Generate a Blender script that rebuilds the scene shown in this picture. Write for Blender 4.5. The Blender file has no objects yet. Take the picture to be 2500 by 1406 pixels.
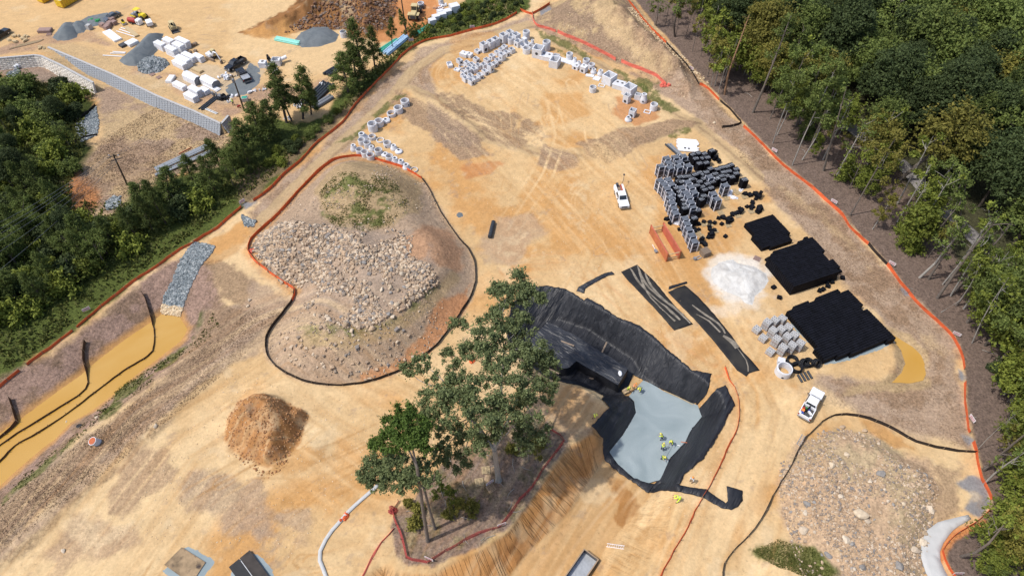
import bpy, bmesh, math, random
import numpy as np
from mathutils import Vector, Matrix, geometry
random.seed(7); RNG = np.random.default_rng(7)
scene = bpy.context.scene
R = math.radians; PI = math.pi
# ------------------------------------------------------------------ camera
CH = 92.0; FPX = 1667.0
S5, C5 = math.sin(R(50)), math.cos(R(50))
cam_d = bpy.data.cameras.new("camera"); cam = bpy.data.objects.new("camera", cam_d)
scene.collection.objects.link(cam); scene.camera = cam
cam.location = (0, 0, CH); cam.rotation_euler = (R(40), 0, 0)
cam_d.sensor_width = 36; cam_d.lens = 36 * FPX / 2500; cam_d.clip_start = 1; cam_d.clip_end = 8000
# ------------------------------------------------------------------ world, sun, exposure
SUN_EL, SUN_AZ = R(59), math.atan2(0.97, 0.22)      # shadows fall to +x and a little +y
w = bpy.data.worlds.new("World"); scene.world = w; w.use_nodes = True
nt = w.node_tree; nt.nodes.clear()
sky = nt.nodes.new("ShaderNodeTexSky"); sky.sky_type = 'NISHITA'; sky.sun_disc = False
sky.sun_elevation = SUN_EL; sky.sun_rotation = SUN_AZ + PI; sky.air_density = 1.0; sky.dust_density = 2.5
bg = nt.nodes.new("ShaderNodeBackground"); bg.inputs[1].default_value = 0.15
wo = nt.nodes.new("ShaderNodeOutputWorld")
nt.links.new(sky.outputs[0], bg.inputs[0]); nt.links.new(bg.outputs[0], wo.inputs[0])
sl = bpy.data.lights.new("sun", 'SUN'); sl.energy = 3.1; sl.angle = R(1.0); sl.color = (1, .955, .89)
so = bpy.data.objects.new("sun", sl); scene.collection.objects.link(so)
sd_ = Vector((math.sin(SUN_AZ) * math.cos(SUN_EL), math.cos(SUN_AZ) * math.cos(SUN_EL), -math.sin(SUN_EL)))
so.rotation_euler = sd_.to_track_quat('-Z', 'Y').to_euler(); so.location = (-60, -20, 120)
vs = scene.view_settings; vs.view_transform = 'Standard'; vs.look = 'None'; vs.exposure = 0.22; vs.gamma = 1
# ------------------------------------------------------------------ pixel <-> world
def ray(px, py):
    u = (px - 1250) / FPX; v = (py - 703) / FPX
    return u, C5 - v * S5, -(S5 + v * C5)
def P(px, py, z=0.0):
    dx, dy, dz = ray(px, py); t = (CH - z) / -dz
    return dx * t, dy * t
def proj(x, y, z):
    d = y * C5 + (CH - z) * S5
    return 1250 + FPX * x / d, 703 + FPX * ((CH - z) * C5 - y * S5) / d
# ------------------------------------------------------------------ numpy helpers
def vn(x, y, seed=0):
    xi = np.floor(x).astype(np.int64); yi = np.floor(y).astype(np.int64)
    fx = x - xi; fy = y - yi; fx = fx * fx * (3 - 2 * fx); fy = fy * fy * (3 - 2 * fy)
    def h(a, b):
        n = (a * 374761393 + b * 668265263 + seed * 1442695041) & 0xffffffff
        n = ((n ^ (n >> 13)) * 1274126177) & 0xffffffff
        return ((n ^ (n >> 16)) & 0xffff) / 32767.5 - 1
    return (h(xi, yi) * (1 - fx) + h(xi + 1, yi) * fx) * (1 - fy) + (h(xi, yi + 1) * (1 - fx) + h(xi + 1, yi + 1) * fx) * fy
def fbm(x, y, sc, oc=4, seed=0, g=.5):
    s = 0; a = 1; n = 0; f = 1 / sc
    for i in range(oc):
        s = s + a * vn(x * f + 17.3 * i, y * f - 9.1 * i, seed + i); n += a; a *= g; f *= 2.03
    return s / n
def ss(a, b, x):
    t = np.clip((x - a) / (b - a), 0, 1); return t * t * (3 - 2 * t)
def seg(a, b, st): return np.arange(a, b, st)
GX = np.concatenate([[-4000, -1500, -600, -350], seg(-240, -75, 1.0), seg(-75, -25, .27), seg(-25, 40, .22), seg(40, 92, .27), seg(92, 240, 1.0), [350, 600, 1500, 4000]])
GY = np.concatenate([[-4000, -800, -200, -60, 0], seg(12, 24, .6), seg(24, 62, .23), seg(62, 100, .26), seg(100, 130, .36), seg(130, 200, .5), seg(200, 260, 2.), [350, 600, 1500, 5000]])
X, Y = np.meshgrid(GX, GY); Z = np.zeros_like(X)
def window(poly, m):
    xs = [p[0] for p in poly]; ys = [p[1] for p in poly]
    i0 = np.searchsorted(GX, min(xs) - m); i1 = np.searchsorted(GX, max(xs) + m)
    j0 = np.searchsorted(GY, min(ys) - m); j1 = np.searchsorted(GY, max(ys) + m)
    return slice(max(j0, 0), j1), slice(max(i0, 0), i1)
def linedist(x, y, pts, closed=False):
    best = np.full(x.shape, 1e9); par = np.zeros(x.shape); acc = 0
    n = len(pts)
    for k in range(n if closed else n - 1):
        ax, ay = pts[k]; bx, by = pts[(k + 1) % n]
        ex, ey = bx - ax, by - ay; L2 = ex * ex + ey * ey + 1e-12; L = math.sqrt(L2)
        t = np.clip(((x - ax) * ex + (y - ay) * ey) / L2, 0, 1)
        d = np.hypot(x - ax - t * ex, y - ay - t * ey)
        m = d < best; best = np.where(m, d, best); par = np.where(m, acc + t * L, par); acc += L
    return best, par
def inside(x, y, pts):
    c = np.zeros(np.shape(x), bool); n = len(pts)
    for k in range(n):
        ax, ay = pts[k]; bx, by = pts[(k + 1) % n]
        if ay == by: continue
        c ^= ((ay > y) != (by > y)) & (x < (bx - ax) * (y - ay) / (by - ay) + ax)
    return c
def sdist(x, y, pts):
    d, par = linedist(x, y, pts, True)
    return np.where(inside(x, y, pts), d, -d), par
def PP(pts, z=0.0): return [P(a, b, z) for a, b in pts]
# ------------------------------------------------------------------ terrain heights
Z[:] = .14 * fbm(X, Y, 14, 3, 1) + .035 * fbm(X, Y, 2.2, 3, 5)
Z *= ss(420, 240, np.abs(X))
def mound(pts, h, w, rough=.4, rs=3, pw=1.0, seed=3, m=2):
    poly = PP(pts); s = window(poly, m); x, y = X[s], Y[s]
    d, _ = sdist(x, y, poly); d = d + rough * .8 * fbm(x, y, rs * 1.6, 3, seed + 9)
    k = ss(0, w, d) ** pw
    Z[s] += k * h + np.clip(k * 3, 0, 1) * rough * fbm(x, y, rs, 4, seed)
def gauss(px, py, h, rx, ry=None, rot=0):
    cx, cy = P(px, py); ry = ry or rx; m = 3 * max(rx, ry); s = window([(cx, cy)], m)
    a = X[s] - cx; b = Y[s] - cy; c, q = math.cos(rot), math.sin(rot)
    Z[s] += h * np.exp(-(((a * c + b * q) / rx) ** 2 + ((-a * q + b * c) / ry) ** 2))
def ridge(pts, h, wd, nz=.3):
    poly = PP(pts); s = window(poly, wd * 3); d, _ = linedist(X[s], Y[s], poly)
    Z[s] += h * np.exp(-(d / wd) ** 2) * (1 + nz * fbm(X[s], Y[s], 3, 2, 4))
MOUND_A = [(720,710),(690,690),(650,660),(620,637),(606,612),(614,585),(640,560),(675,530),(705,497),(730,467),(760,437),(790,410),(820,390),(860,383),(895,385),(940,397),(975,408),(1005,422),(1030,437),(1045,457),(1060,487),(1075,517),(1095,547),(1120,582),(1142,607),(1155,632),(1160,662),(1158,700),(1145,735),(1128,760),(1100,800),(1065,845),(1045,862),(1000,893),(960,913),(900,933),(850,940),(800,941),(750,933),(700,913),(667,888),(652,860),(652,827),(667,797),(690,767),(715,735)]
mound(MOUND_A, 4.0, 8.5, .35, 4, .9)
gauss(890, 500, 2.2, 7, 5); gauss(1060, 620, 1.0, 4, 3); gauss(750, 610, 1.6, 6, 3); gauss(880, 650, 1.5, 3, 6, .4); gauss(960, 720, 1.2, 5, 2.5, .5)
ridge([(770,835),(860,828),(950,800),(1030,745),(1085,690)], .35, 1.0)
BROWN = [(548,1065),(556,1020),(585,975),(640,962),(690,975),(745,1003),(757,1015),(745,1045),(722,1090),(690,1130),(650,1142),(600,1122),(562,1095)]
mound(BROWN, 3.9, 4.2, 1.0, 2.1, .6, 21, 3); gauss(650, 1000, 1.2, 2.5)
gauss(770, 1105, .7, 2.2)
SPOIL = [(1302,50),(1335,15),(1400,-30),(1500,-60),(1545,0),(1600,75),(1650,130),(1700,185),(1722,222),(1690,262),(1650,232),(1600,197),(1520,162),(1430,120),(1350,88)]
mound(SPOIL, 2.6, 8, .4, 5, .9, 31); ridge([(1390,-20),(1480,50),(1560,120),(1640,185)], 2.4, 3.5, .6)
mound([(585,80),(640,55),(700,25),(760,-30),(960,-60),(975,30),(945,72),(890,92),(840,75),(760,70),(700,88),(640,92)], 5.0, 11, 1.1, 3, 1.0, 41)
RMOUND = [(1905,1130),(1960,1078),(2010,1052),(2060,1047),(2140,1067),(2200,1102),(2262,1125),(2300,1200),(2272,1290),(2255,1406),(2280,1520),(1960,1520),(1955,1390),(1922,1290),(1902,1220)]
mound(RMOUND, 1.7, 4.0, .5, 2.2, .9, 51)
mound([(1830,1342),(1900,1312),(1985,1332),(2050,1406),(2040,1520),(1800,1520)], 1.5, 5, .2, 3, 1, 61)
ridge([(995,222),(1060,245),(1110,285),(1165,330)], .6, 1.6); ridge([(1410,372),(1500,350),(1600,318),(1690,302)], .6, 2)
ridge([(-60,1370),(60,1290),(170,1200),(300,1090),(420,990),(560,870),(690,760)], .45, 2.2)
ridge([(1960,985),(1900,940),(1830,890)], .25, 2)
# retaining wall terraces, upper left
GWALL = PP([(118,118),(197,151),(274,184),(384,237),(474,274),(540,306),(558,286)])
s = window(GWALL, 60); lowA = PP([(118,118),(197,151),(274,184),(384,237),(474,274),(540,306),(558,286),(640,330),(560,430),(300,560),(-100,560),(-200,200),(0,120)])
d, _ = linedist(X[s], Y[s], GWALL[:6]); Z[s] -= np.where(inside(X[s], Y[s], lowA), 2.3 * (1 - ss(8, 34, d)) * ss(0, 14, X[s] - GWALL[0][0] + 0 * d), 0)
WWALL = PP([(-60,150),(0,144),(84,137),(100,138),(146,160),(230,203)])
lowB = PP([(-60,150),(0,144),(84,137),(100,138),(146,160),(230,203),(250,260),(200,420),(-200,420),(-200,160)])
s = window(lowB, 10); d, _ = linedist(X[s], Y[s], WWALL)
endx = WWALL[-1][0]
Z[s] -= np.where(inside(X[s], Y[s], lowB), 2.6 * (1 - ss(4, 26, d)) * ss(0, 13, endx - X[s] + 1), 0)
# sediment basin (left)
WATER1 = [(398,764),(437,770),(459,804),(443,832),(392,871),(336,913),(280,961),(224,1003),(174,1031),(134,1073),(112,1088),(56,1135),(0,1186),(-120,1290),(-300,1290),(-180,1160),(0,1056),(56,1017),(140,955),(196,916),(238,879),(308,826),(367,787)]
RIM1 = [(330,705),(395,652),(440,632),(500,640),(540,700),(545,760),(505,835),(430,895),(350,955),(250,1022),(180,1075),(130,1135),(60,1195),(0,1245),(-150,1400),(-420,1400),(-420,1150),(-200,1010),(0,925),(120,862),(240,775)]
def basin(rim, fl, depth, under=.5):
    a = PP(rim); b = PP(fl, -depth); s = window(a, 1); x, y = X[s], Y[s]
    dr, par = sdist(x, y, a); df, _ = sdist(x, y, b)
    dr = dr + .25 * fbm(x, y, 2, 3, 8); k = np.where(df > 0, 1, np.clip(dr, 0, 99) / (np.clip(dr, 0, 99) + np.clip(-df, 0, 99) + 1e-6))
    k = np.where(dr <= 0, 0, k)
    Z[s] = Z[s] * (1 - k) - depth * k - under * ss(0, 1.5, df)
    return s, k, par, dr, df
basin(RIM1, WATER1, 2.4)
WATER2 = [(2173,812),(2194,825),(2227,846),(2248,866),(2257,888),(2260,915),(2254,929),(2227,935),(2177,934),(2200,910),(2210,888),(2200,856),(2181,829)]
basin([(2160,800),(2205,815),(2245,845),(2275,885),(2275,940),(2230,950),(2140,948),(2185,905),(2185,860)], WATER2, .5, .3)
# excavation
PIT_D = 4.2
RIM = [(1334,699),(1382,708),(1425,738),(1473,757),(1511,782),(1555,800),(1598,830),(1627,860),(1690,910),(1722,935),(1760,965),(1770,1000),(1755,1037),(1733,1075),(1705,1117),(1668,1155),(1650,1185),(1652,1230),(1640,1300),(1600,1360),(1560,1420),(1500,1560),(800,1560),(850,1460),(885,1410),(925,1368),(950,1372),(985,1390),(1050,1397),(1150,1350),(1235,1303),(1277,1248),(1345,1140),(1385,1085),(1420,1068),(1446,1058),(1444,1042),(1463,1020),(1488,997),(1469,977),(1446,960),(1416,943),(1376,935),(1340,930),(1300,905),(1245,860),(1235,800),(1250,740),(1290,705)]
FLOOR = [(1440,808),(1545,880),(1565,915),(1625,955),(1703,990),(1714,1020),(1692,1045),(1670,1083),(1640,1118),(1618,1172),(1590,1208),(1560,1240),(1480,1330),(1440,1406),(1380,1560),(1130,1560),(1246,1404),(1292,1345),(1335,1310),(1390,1252),(1445,1172),(1480,1120),(1488,1104),(1519,1065),(1553,1011),(1547,983),(1520,968),(1480,965),(1440,945),(1400,930),(1340,918),(1285,870),(1280,820),(1310,790),(1370,785)]
sP, kP, parP, drP, dfP = basin(RIM, FLOOR, PIT_D, .12)
rimW = PP(RIM); x, y = X[sP], Y[sP]
cutpoly = PP([(1470,1050),(1380,1040),(1330,1110),(1230,1290),(1050,1380),(960,1370),(880,1400),(780,1600),(1300,1600),(1400,1280),(1500,1130)])
cutm = inside(x, y, cutpoly) & (kP > .02) & (kP < .999)
rill = np.abs(vn(parP * .8 + kP * 1.2, kP * 1.0, 71)) * 1.5
RILL = np.zeros_like(X); RILL[sP] = np.where(cutm, np.clip(1 - rill * 1.3, 0, 1) ** 2 * np.sin(np.clip(kP, 0, 1) * PI), 0)
Z -= RILL * .22; Z[sP] += np.where(cutm, .3 * vn(parP * .35, kP * 2.5, 73) * np.sin(np.clip(kP, 0, 1) * PI), 0)
eros = inside(x, y, PP([(1600,1190),(1660,1200),(1640,1320),(1560,1420),(1450,1500),(1420,1420)])) & (kP > .02) & (kP < .999)
r2 = np.abs(vn(parP * 2.0 + kP * 2, kP * 3, 77)) * 1.6; r2 = np.clip(r2, 0, 1); CUT = np.zeros_like(X); CUT[sP] = np.where(cutm, ss(0, .1, kP) * ss(1, .93, kP), 0) + np.where(eros, .3 * ss(0, .2, kP), 0); PARV = np.zeros_like(X); PARV[sP] = parP; KV = np.zeros_like(X); KV[sP] = kP; ER = np.zeros_like(X); ER[sP] = np.where(eros, (1 - r2) ** 4 * np.sin(kP * PI), 0); Z -= ER * .15
tr = window(PP([(1300,1230),(1700,1000)], -4), 30); dtr, ptr = linedist(X[tr], Y[tr], PP([(1330,1400),(1400,1290),(1520,1150)], -4.2))
Z[tr] += np.where(kP.min() > 9, 0, 0) + np.where((dtr < 5), .05 * np.sin(dtr * 3.2) * ss(5, 3, dtr), 0)
# ------------------------------------------------------------------ sample heights
def hgt(x, y):
    x = np.asarray(x, float); y = np.asarray(y, float)
    i = np.clip(np.searchsorted(GX, x) - 1, 0, len(GX) - 2); j = np.clip(np.searchsorted(GY, y) - 1, 0, len(GY) - 2)
    fx = (x - GX[i]) / (GX[i + 1] - GX[i]); fy = (y - GY[j]) / (GY[j + 1] - GY[j])
    return (Z[j, i] * (1 - fx) + Z[j, i + 1] * fx) * (1 - fy) + (Z[j + 1, i] * (1 - fx) + Z[j + 1, i + 1] * fx) * fy
def G(px, py):
    dx, dy, dz = ray(px, py); zz = np.linspace(11, -8, 380); t = (CH - zz) / -dz
    hit = hgt(dx * t, dy * t) >= zz; k = int(np.argmax(hit)) if hit.any() else 220
    tt = np.linspace(t[max(k - 1, 0)], t[k], 12); q = hgt(dx * tt, dy * tt) >= CH + dz * tt
    t1 = tt[int(np.argmax(q))] if q.any() else t[k]
    return dx * t1, dy * t1
def GP(pts): return [G(a, b) for a, b in pts]
def TOP(px, py, h):
    z = 0.0
    for _ in range(8):
        x, y = P(px, py, z + h); z = float(hgt(x, y))
    return x, y, z
def GZ(px, py): x, y = G(px, py); return x, y, float(hgt(x, y))
def ppm(py, z=0): 
    v = (py - 703) / FPX; return FPX * (S5 + v * C5) / (CH - z)
def heading(a, b, z=0):
    p, q = P(*a, z), P(*b, z); return math.atan2(q[1] - p[1], q[0] - p[0])
# ------------------------------------------------------------------ ground colours (albedo)
SAND = np.array([.51,.34,.168]); PALE = np.array([.57,.41,.225]); ORNG = np.array([.45,.24,.085]); DRY = np.array([.26,.172,.108])
DRYP = np.array([.325,.235,.165]); GREEN = np.array([.075,.095,.022]); LITTER = np.array([.145,.105,.084]); GREY = np.array([.25,.27,.275])
CLAY = np.array([.40,.165,.06]); BROWNC = np.array([.30,.145,.055]); STRAW = np.array([.42,.30,.165]); DKGREEN = np.array([.03,.042,.012]); WHITE = np.array([.68,.67,.64])
n1 = fbm(X, Y, 16, 4, 100); n2 = fbm(X, Y, 5, 4, 110); n3 = fbm(X, Y, 1.3, 3, 120)
COL = SAND + (PALE - SAND) * ss(-.1, .4, n1 + .5 * n2)[..., None] + (ORNG - SAND) * (ss(.0, .45, -n1 * .8 + .7 * n2) * .85)[..., None]
GR = np.full(X.shape, .12)
def blend(s, a, c, g=None):
    COL[s] = COL[s] * (1 - a[..., None]) + np.asarray(c) * a[..., None]
    if g is not None: GR[s] = GR[s] * (1 - a) + g * a
def paint(pts, c, soft=1.2, op=1., nz=1.5, sc=5, g=None, seed=200, world=None, patch=None):
    poly = world or GP(pts); s = window(poly, soft + nz + 1); x, y = X[s], Y[s]
    d, _ = sdist(x, y, poly); d = d + nz * fbm(x, y, sc, 4, seed) + .45 * min(nz, 1.2) * fbm(x, y, .9, 3, seed + 7)
    a = op * ss(-soft * .55, soft * .55, d)
    if patch: a = a * ss(patch - .16, patch + .16, fbm(x, y, sc * 1.1, 5, seed + 50, .68))
    blend(s, a, c, g)
def stroke(pts, wd, c, op=.6, soft=.6, nz=.3, g=None, seed=300, patch=None):
    poly = GP(pts); s = window(poly, wd + 3); x, y = X[s], Y[s]; d, par = linedist(x, y, poly)
    d = d + nz * fbm(x, y, 2, 3, seed); a = op * ss(wd + soft, max(wd - soft, 0), d)
    if patch is not None: a = a * ss(patch - .3, patch + .3, vn(par * .25, d * .2, seed + 3))
    blend(s, a, c, g)
def tracks(pts, gauge=2.0, wd=.24, c=ORNG * .8, op=.4, n=1, spread=1.5):
    poly = GP(pts)
    for k in range(n):
        off = (k - (n - 1) / 2) * spread + random.uniform(-.4, .4)
        for sgn in (-1, 1):
            s = window(poly, 8); x, y = X[s], Y[s]; d, par = linedist(x, y, poly)
            a0, b0 = np.array(poly[0]), np.array(poly[-1]); e = (b0 - a0) / (np.linalg.norm(b0 - a0) + 1e-9)
            # signed distance using nearest segment normal
            sg = np.ones_like(d); best = np.full(d.shape, 1e9)
            for q in range(len(poly) - 1):
                ax, ay = poly[q]; bx, by = poly[q + 1]; ex, ey = bx - ax, by - ay; L2 = ex * ex + ey * ey + 1e-9
                t = np.clip(((x - ax) * ex + (y - ay) * ey) / L2, 0, 1); dd = np.hypot(x - ax - t * ex, y - ay - t * ey)
                cr = ex * (y - ay) - ey * (x - ax); m = dd < best; best = np.where(m, dd, best); sg = np.where(m, np.sign(cr), sg)
            q = np.abs(d * sg - off - sgn * gauge / 2 + .25 * vn(par * .1, par * 0, 9 + k))
            a = op * 1.5 * ss(wd, wd * .3, q) * (.55 + .45 * vn(par * .2, par * 0 + k, 33))
            blend(s, a, c)
            Z[s] -= .03 * a
# --- broad zones
OUT = [(-3000,-900)]
BIGL = [(0,0)]
paint([(-400,-200),(1280,-200),(1290,25),(1200,60),(1100,85),(1020,108),(940,180),(860,265),(770,350),(560,330),(540,300),(380,230),(200,150),(110,115),(-400,130)], SAND * 1.02, 1.5, 1, 1)
paint([(560,-60),(800,-60),(1000,-60),(1000,110),(860,180),(700,190),(560,120)], PALE * 1.02, 3, .6, 3, g=.1, seed=211)
paint([(100,120),(540,315),(560,300),(430,220),(260,140),(140,80)], STRAW * .95, 2, .7, 3, g=.5, seed=212)
# litter under the right forest
FOREST = [(1525,-30),(1600,62),(1650,115),(1690,165),(1730,210),(1760,240),(1812,295),(1850,335),(1890,378),(1975,448),(2060,525),(2120,592),(2168,642),(2212,705),(2325,815),(2345,850),(2358,900),(2358,985),(2385,1100),(2398,1165),(2422,1213),(2420,1245),(2355,1298),(2322,1315),(2303,1345),(2340,1420),(2400,1600),(3600,1600),(3600,-300),(1525,-300)]
paint(FOREST, LITTER, .6, 1, .35, 2, g=.85, seed=213)
paint([(1900,-300),(1900,60),(1980,200),(2080,330),(2200,440),(2330,600),(2450,760),(3600,1500),(3600,-300)], DKGREEN, 3, .75, 3, 6, g=.9, seed=214)
# green verge + forest floor, left
LFOR = [(-500,420),(60,420),(180,440),(160,500),(240,540),(330,470),(420,440),(520,400),(600,340),(640,270),(720,300),(790,290),(840,215),(900,180),(1000,110),(1010,70),(1120,20),(1200,-60),(1300,-60),(1292,24),(1200,64),(1100,88),(1020,108),(940,180),(860,265),(770,352),(700,420),(616,490),(545,546),(420,623),(290,718),(180,806),(60,893),(0,945),(-500,1200)]
paint(LFOR, GREEN * .95, 1.2, 1, 1, 3, g=1, seed=215)
paint([(560,440),(640,400),(760,330),(860,250),(900,215),(880,250),(770,350),(690,425),(600,500)], DRY * .8, 1.5, .7, 2, g=.8, seed=216)
paint([(-500,180),(60,190),(200,230),(240,260),(215,330),(240,400),(160,440),(150,520),(-500,520)], GREEN * .5, 1.5, 1, 1.5, g=1, seed=217)
paint([(1000,70),(1120,15),(1260,-20),(1290,20),(1200,60),(1100,82),(1025,100),(985,125),(950,160)], GREEN * 1.1, .8, 1, 1, 2.5, g=1, seed=218)
paint([(1010,70),(1230,0),(1260,40),(1050,90)], DRY, .8, .8, 1, 2.5, g=1, seed=219, patch=.15)
# slope below grey wall: dry straw/pinkish
SL = [(110,135),(230,190),(380,262),(545,330),(600,330),(560,400),(440,430),(330,470),(280,520),(220,525),(165,490),(160,440),(200,400),(245,330),(240,250),(215,230),(220,205),(140,165)]
paint(SL, STRAW * .95, 1.2, 1, 1.5, g=.7, seed=220); paint(SL, np.array([.27,.19,.14]), 1.2, .85, 1.5, 6, g=.8, seed=221, patch=.05)
paint([(90,160),(220,205),(215,235),(140,215),(70,190),(0,180),(0,165)], np.array([.22,.165,.135]), 1, .9, 1, g=.8, seed=222)
paint([(158,430),(200,415),(240,450),(245,500),(200,525),(155,500)], CLAY * .85, 1.5, .9, 1.5, g=.6, seed=223)
paint([(240,340),(300,330),(420,390),(330,450),(250,470),(190,430)], DRY * 1.1, 2, .6, 2, g=.9, seed=224, patch=0)
# perimeter dry strip (right side between pad and fence) and whole top
paint([(1700,190),(1812,305),(1890,385),(2060,532),(2165,650),(2320,825),(2340,870),(2348,990),(2372,1100),(2160,1030),(2080,1000),(1960,960),(2000,930),(2180,940),(2190,830),(2060,700),(1980,580),(1880,480),(1840,400),(1760,330),(1640,230)], DRYP, 1.5, 1, 2, 6, g=.6, seed=225)
paint([(1700,190),(1812,305),(1890,385),(2060,532),(2165,650),(2320,825),(2340,870),(2348,990),(2372,1100),(2160,1030),(2080,1000),(1960,960),(2000,930),(2180,940),(2190,830),(2060,700),(1980,580),(1880,480),(1840,400),(1760,330),(1640,230)], DRY * .98, 1.5, .9, 2, 4, g=.75, seed=226, patch=.02)
paint([(1880,440),(2000,520),(2100,620),(2180,740),(2250,860),(2290,960),(2330,960),(2330,870),(2200,730),(2080,600),(1950,490)], PALE * .8, 2, .5, 2, 5, g=.4, seed=227, patch=.1)
# top spoil hill
paint(SPOIL, STRAW * .9, 1.5, 1, 1, g=.6, seed=228); paint(SPOIL, np.array([.24,.165,.11]), 1.5, .9, 1, 4, g=.8, seed=229, patch=-.1)
paint([(1430,5),(1500,10),(1560,80),(1640,180),(1660,230),(1560,150),(1470,70)], STRAW * 1.05, 1.5, .8, 2, 4, g=.4, seed=230)
paint([(1560,40),(1700,180),(1790,290),(1740,330),(1650,230),(1560,110),(1500,30)], DRY * 1.05, 2, .7, 2, 4, g=.8, seed=231, patch=-.1)
# upper ring around storage pad
RINGP = [(1290,35),(1200,70),(1100,95),(1025,118),(960,180),(880,262),(800,345),(700,440),(600,520),(620,560),(700,490),(780,400),(860,370),(880,300),(960,230),(1010,215),(1080,250),(1040,170),(1080,130),(1180,90),(1270,62),(1330,78),(1450,130),(1560,190),(1640,240),(1700,290),(1760,330),(1700,190),(1600,205),(1500,160),(1380,100)]
paint(RINGP, DRYP * 1.05, 1.5, 1, 1.5, 5, g=.6, seed=232); paint(RINGP, DRY, 1.5, .8, 1.5, 4, g=.8, seed=233, patch=.1)
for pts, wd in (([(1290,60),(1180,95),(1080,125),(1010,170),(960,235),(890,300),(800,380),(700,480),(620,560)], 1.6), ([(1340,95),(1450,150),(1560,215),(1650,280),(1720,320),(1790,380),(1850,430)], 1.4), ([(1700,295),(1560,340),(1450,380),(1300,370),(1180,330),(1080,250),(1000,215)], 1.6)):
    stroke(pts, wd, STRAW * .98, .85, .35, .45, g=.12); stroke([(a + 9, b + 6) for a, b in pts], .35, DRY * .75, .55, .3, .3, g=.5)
paint([(960,215),(1000,225),(1080,270),(1170,340),(1150,370),(1080,350),(1000,300),(960,280)], DRY * 1.0, 1, .85, 1.5, 4, g=.8, seed=234)
paint([(1130,230),(1180,270),(1310,290),(1330,340),(1240,360),(1170,330),(1100,280),(1060,230)], DRY * .92, 1, .85, 2, 4, g=.8, seed=235, patch=-.15)
paint([(1040,240),(1100,280),(1160,330),(1200,380),(1120,395),(1060,340)], np.array([.24,.17,.12]), 1, .8, 1.5, 3, g=.8, seed=236)
paint([(1320,345),(1410,380),(1420,410),(1360,420),(1310,400)], np.array([.26,.18,.125]), .8, .8, 1.2, 3, g=.7, seed=237)
paint([(1410,350),(1500,320),(1640,290),(1700,300),(1600,340),(1480,400),(1430,385)], DRY * 1.02, .8, .85, 1.5, 3, g=.8, seed=238)
paint([(1180,130),(1330,190),(1440,220),(1520,280),(1480,320),(1400,300),(1300,260),(1200,200),(1100,180)], SAND * 1.05, 2, .85, 3, 6, g=.15, seed=239)
paint([(1330,225),(1420,230),(1440,270),(1380,310),(1320,300)], ORNG * 1.05, 1.5, .75, 2, 4, seed=240)
paint([(1120,410),(1180,395),(1225,400),(1200,425),(1140,435)], CLAY * 1.0, .8, .7, 1, 3, seed=241)
paint([(1500,235),(1600,250),(1610,290),(1550,310),(1500,280)], CLAY, 1, .75, 1, 3, seed=242)
paint([(1110,90),(1200,80),(1260,100),(1230,160),(1150,210),(1090,180)], ORNG * .95, 1.2, .6, 2, 3, seed=243)
ZB = [(110,112),(200,100),(290,118),(400,190),(430,225),(520,270),(560,300),(640,250),(700,250),(800,240),(800,190),(720,215),(640,205),(600,240),(540,235),(420,180),(330,180),(300,130),(230,78),(110,85),(-20,120),(-20,135),(90,125)]
paint(ZB, np.array([.40,.255,.145]), 1.2, .9, 1.5, 4, g=.4, seed=297); paint(ZB, np.array([.30,.2,.14]), 1, .7, 1.5, 3, g=.6, seed=298, patch=.05); paint([(340,180),(420,200),(470,150),(560,170),(600,140),(640,180),(560,250),(440,220)], np.array([.42,.34,.235]), 1.5, .7, 2, 3, seed=299)
# green strips
for q in ([(960,240),(900,285),(860,330),(820,350),(870,340),(930,280),(990,232)], [(1310,72),(1400,110),(1450,150),(1400,130),(1320,95)], [(1500,165),(1600,205),(1620,250),(1560,215),(1500,190)], [(1620,330),(1680,310),(1690,320),(1630,340)], [(1340,110),(1420,150),(1380,140)], [(1560,205),(1660,270),(1640,280),(1570,230)]):
    paint(q, GREEN * 1.05, .6, .75, 1.4, 2.2, g=1, seed=244, patch=-.15)
# mound A
paint(MOUND_A, np.array([.45,.32,.20]), .8, 1, .8, g=.35, seed=245)
paint(MOUND_A, DRYP * .95, .8, .8, .8, 4, g=.6, seed=246, patch=0)
KNOLL = [(770,470),(800,425),(860,395),(930,400),(1000,425),(1030,460),(1020,520),(960,550),(890,565),(830,560),(790,530)]
paint(KNOLL, STRAW * .8, 1, .9, 1.5, g=.6, seed=247); paint([(800,470),(840,430),(900,440),(960,450),(990,500),(950,545),(890,560),(830,550),(790,520)], GREEN * 1.15, 1.2, .85, 2.5, 2.2, g=1, seed=248, patch=.02)
paint([(720,800),(830,790),(900,800),(980,770),(1060,690),(1090,680),(1040,740),(960,800),(860,835),(760,835)], GREEN * 1.15, .8, .75, 1, 2.5, g=1, seed=249, patch=-.15)
stroke([(740,830),(850,838),(950,812),(1040,750),(1110,675)], .9, STRAW * .8, .8, .5, .3)
paint([(985,590),(1040,545),(1090,560),(1130,610),(1110,660),(1050,650),(990,625)], CLAY * .95, 1.2, .4, 1.5, 3, seed=250)
paint([(1065,740),(1130,720),(1150,690),(1120,780),(1070,840),(1000,895),(900,932),(880,915),(980,880),(1050,800)], CLAY * 1.05, .8, .7, 1, 2, seed=251)
paint([(620,600),(720,540),(840,560),(1000,560),(1060,640),(1060,700),(960,760),(900,800),(800,790),(720,720),(640,650)], np.array([.30,.235,.185]), 2, .6, 3, 4, g=.5, seed=252, patch=-.1)
stroke([(606,612),(650,660),(722,712)], 1.2, ORNG, .6); stroke([(612,600),(660,545),(720,480),(790,412),(860,388),(980,412),(1030,440)], .8, ORNG, .6)
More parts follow.
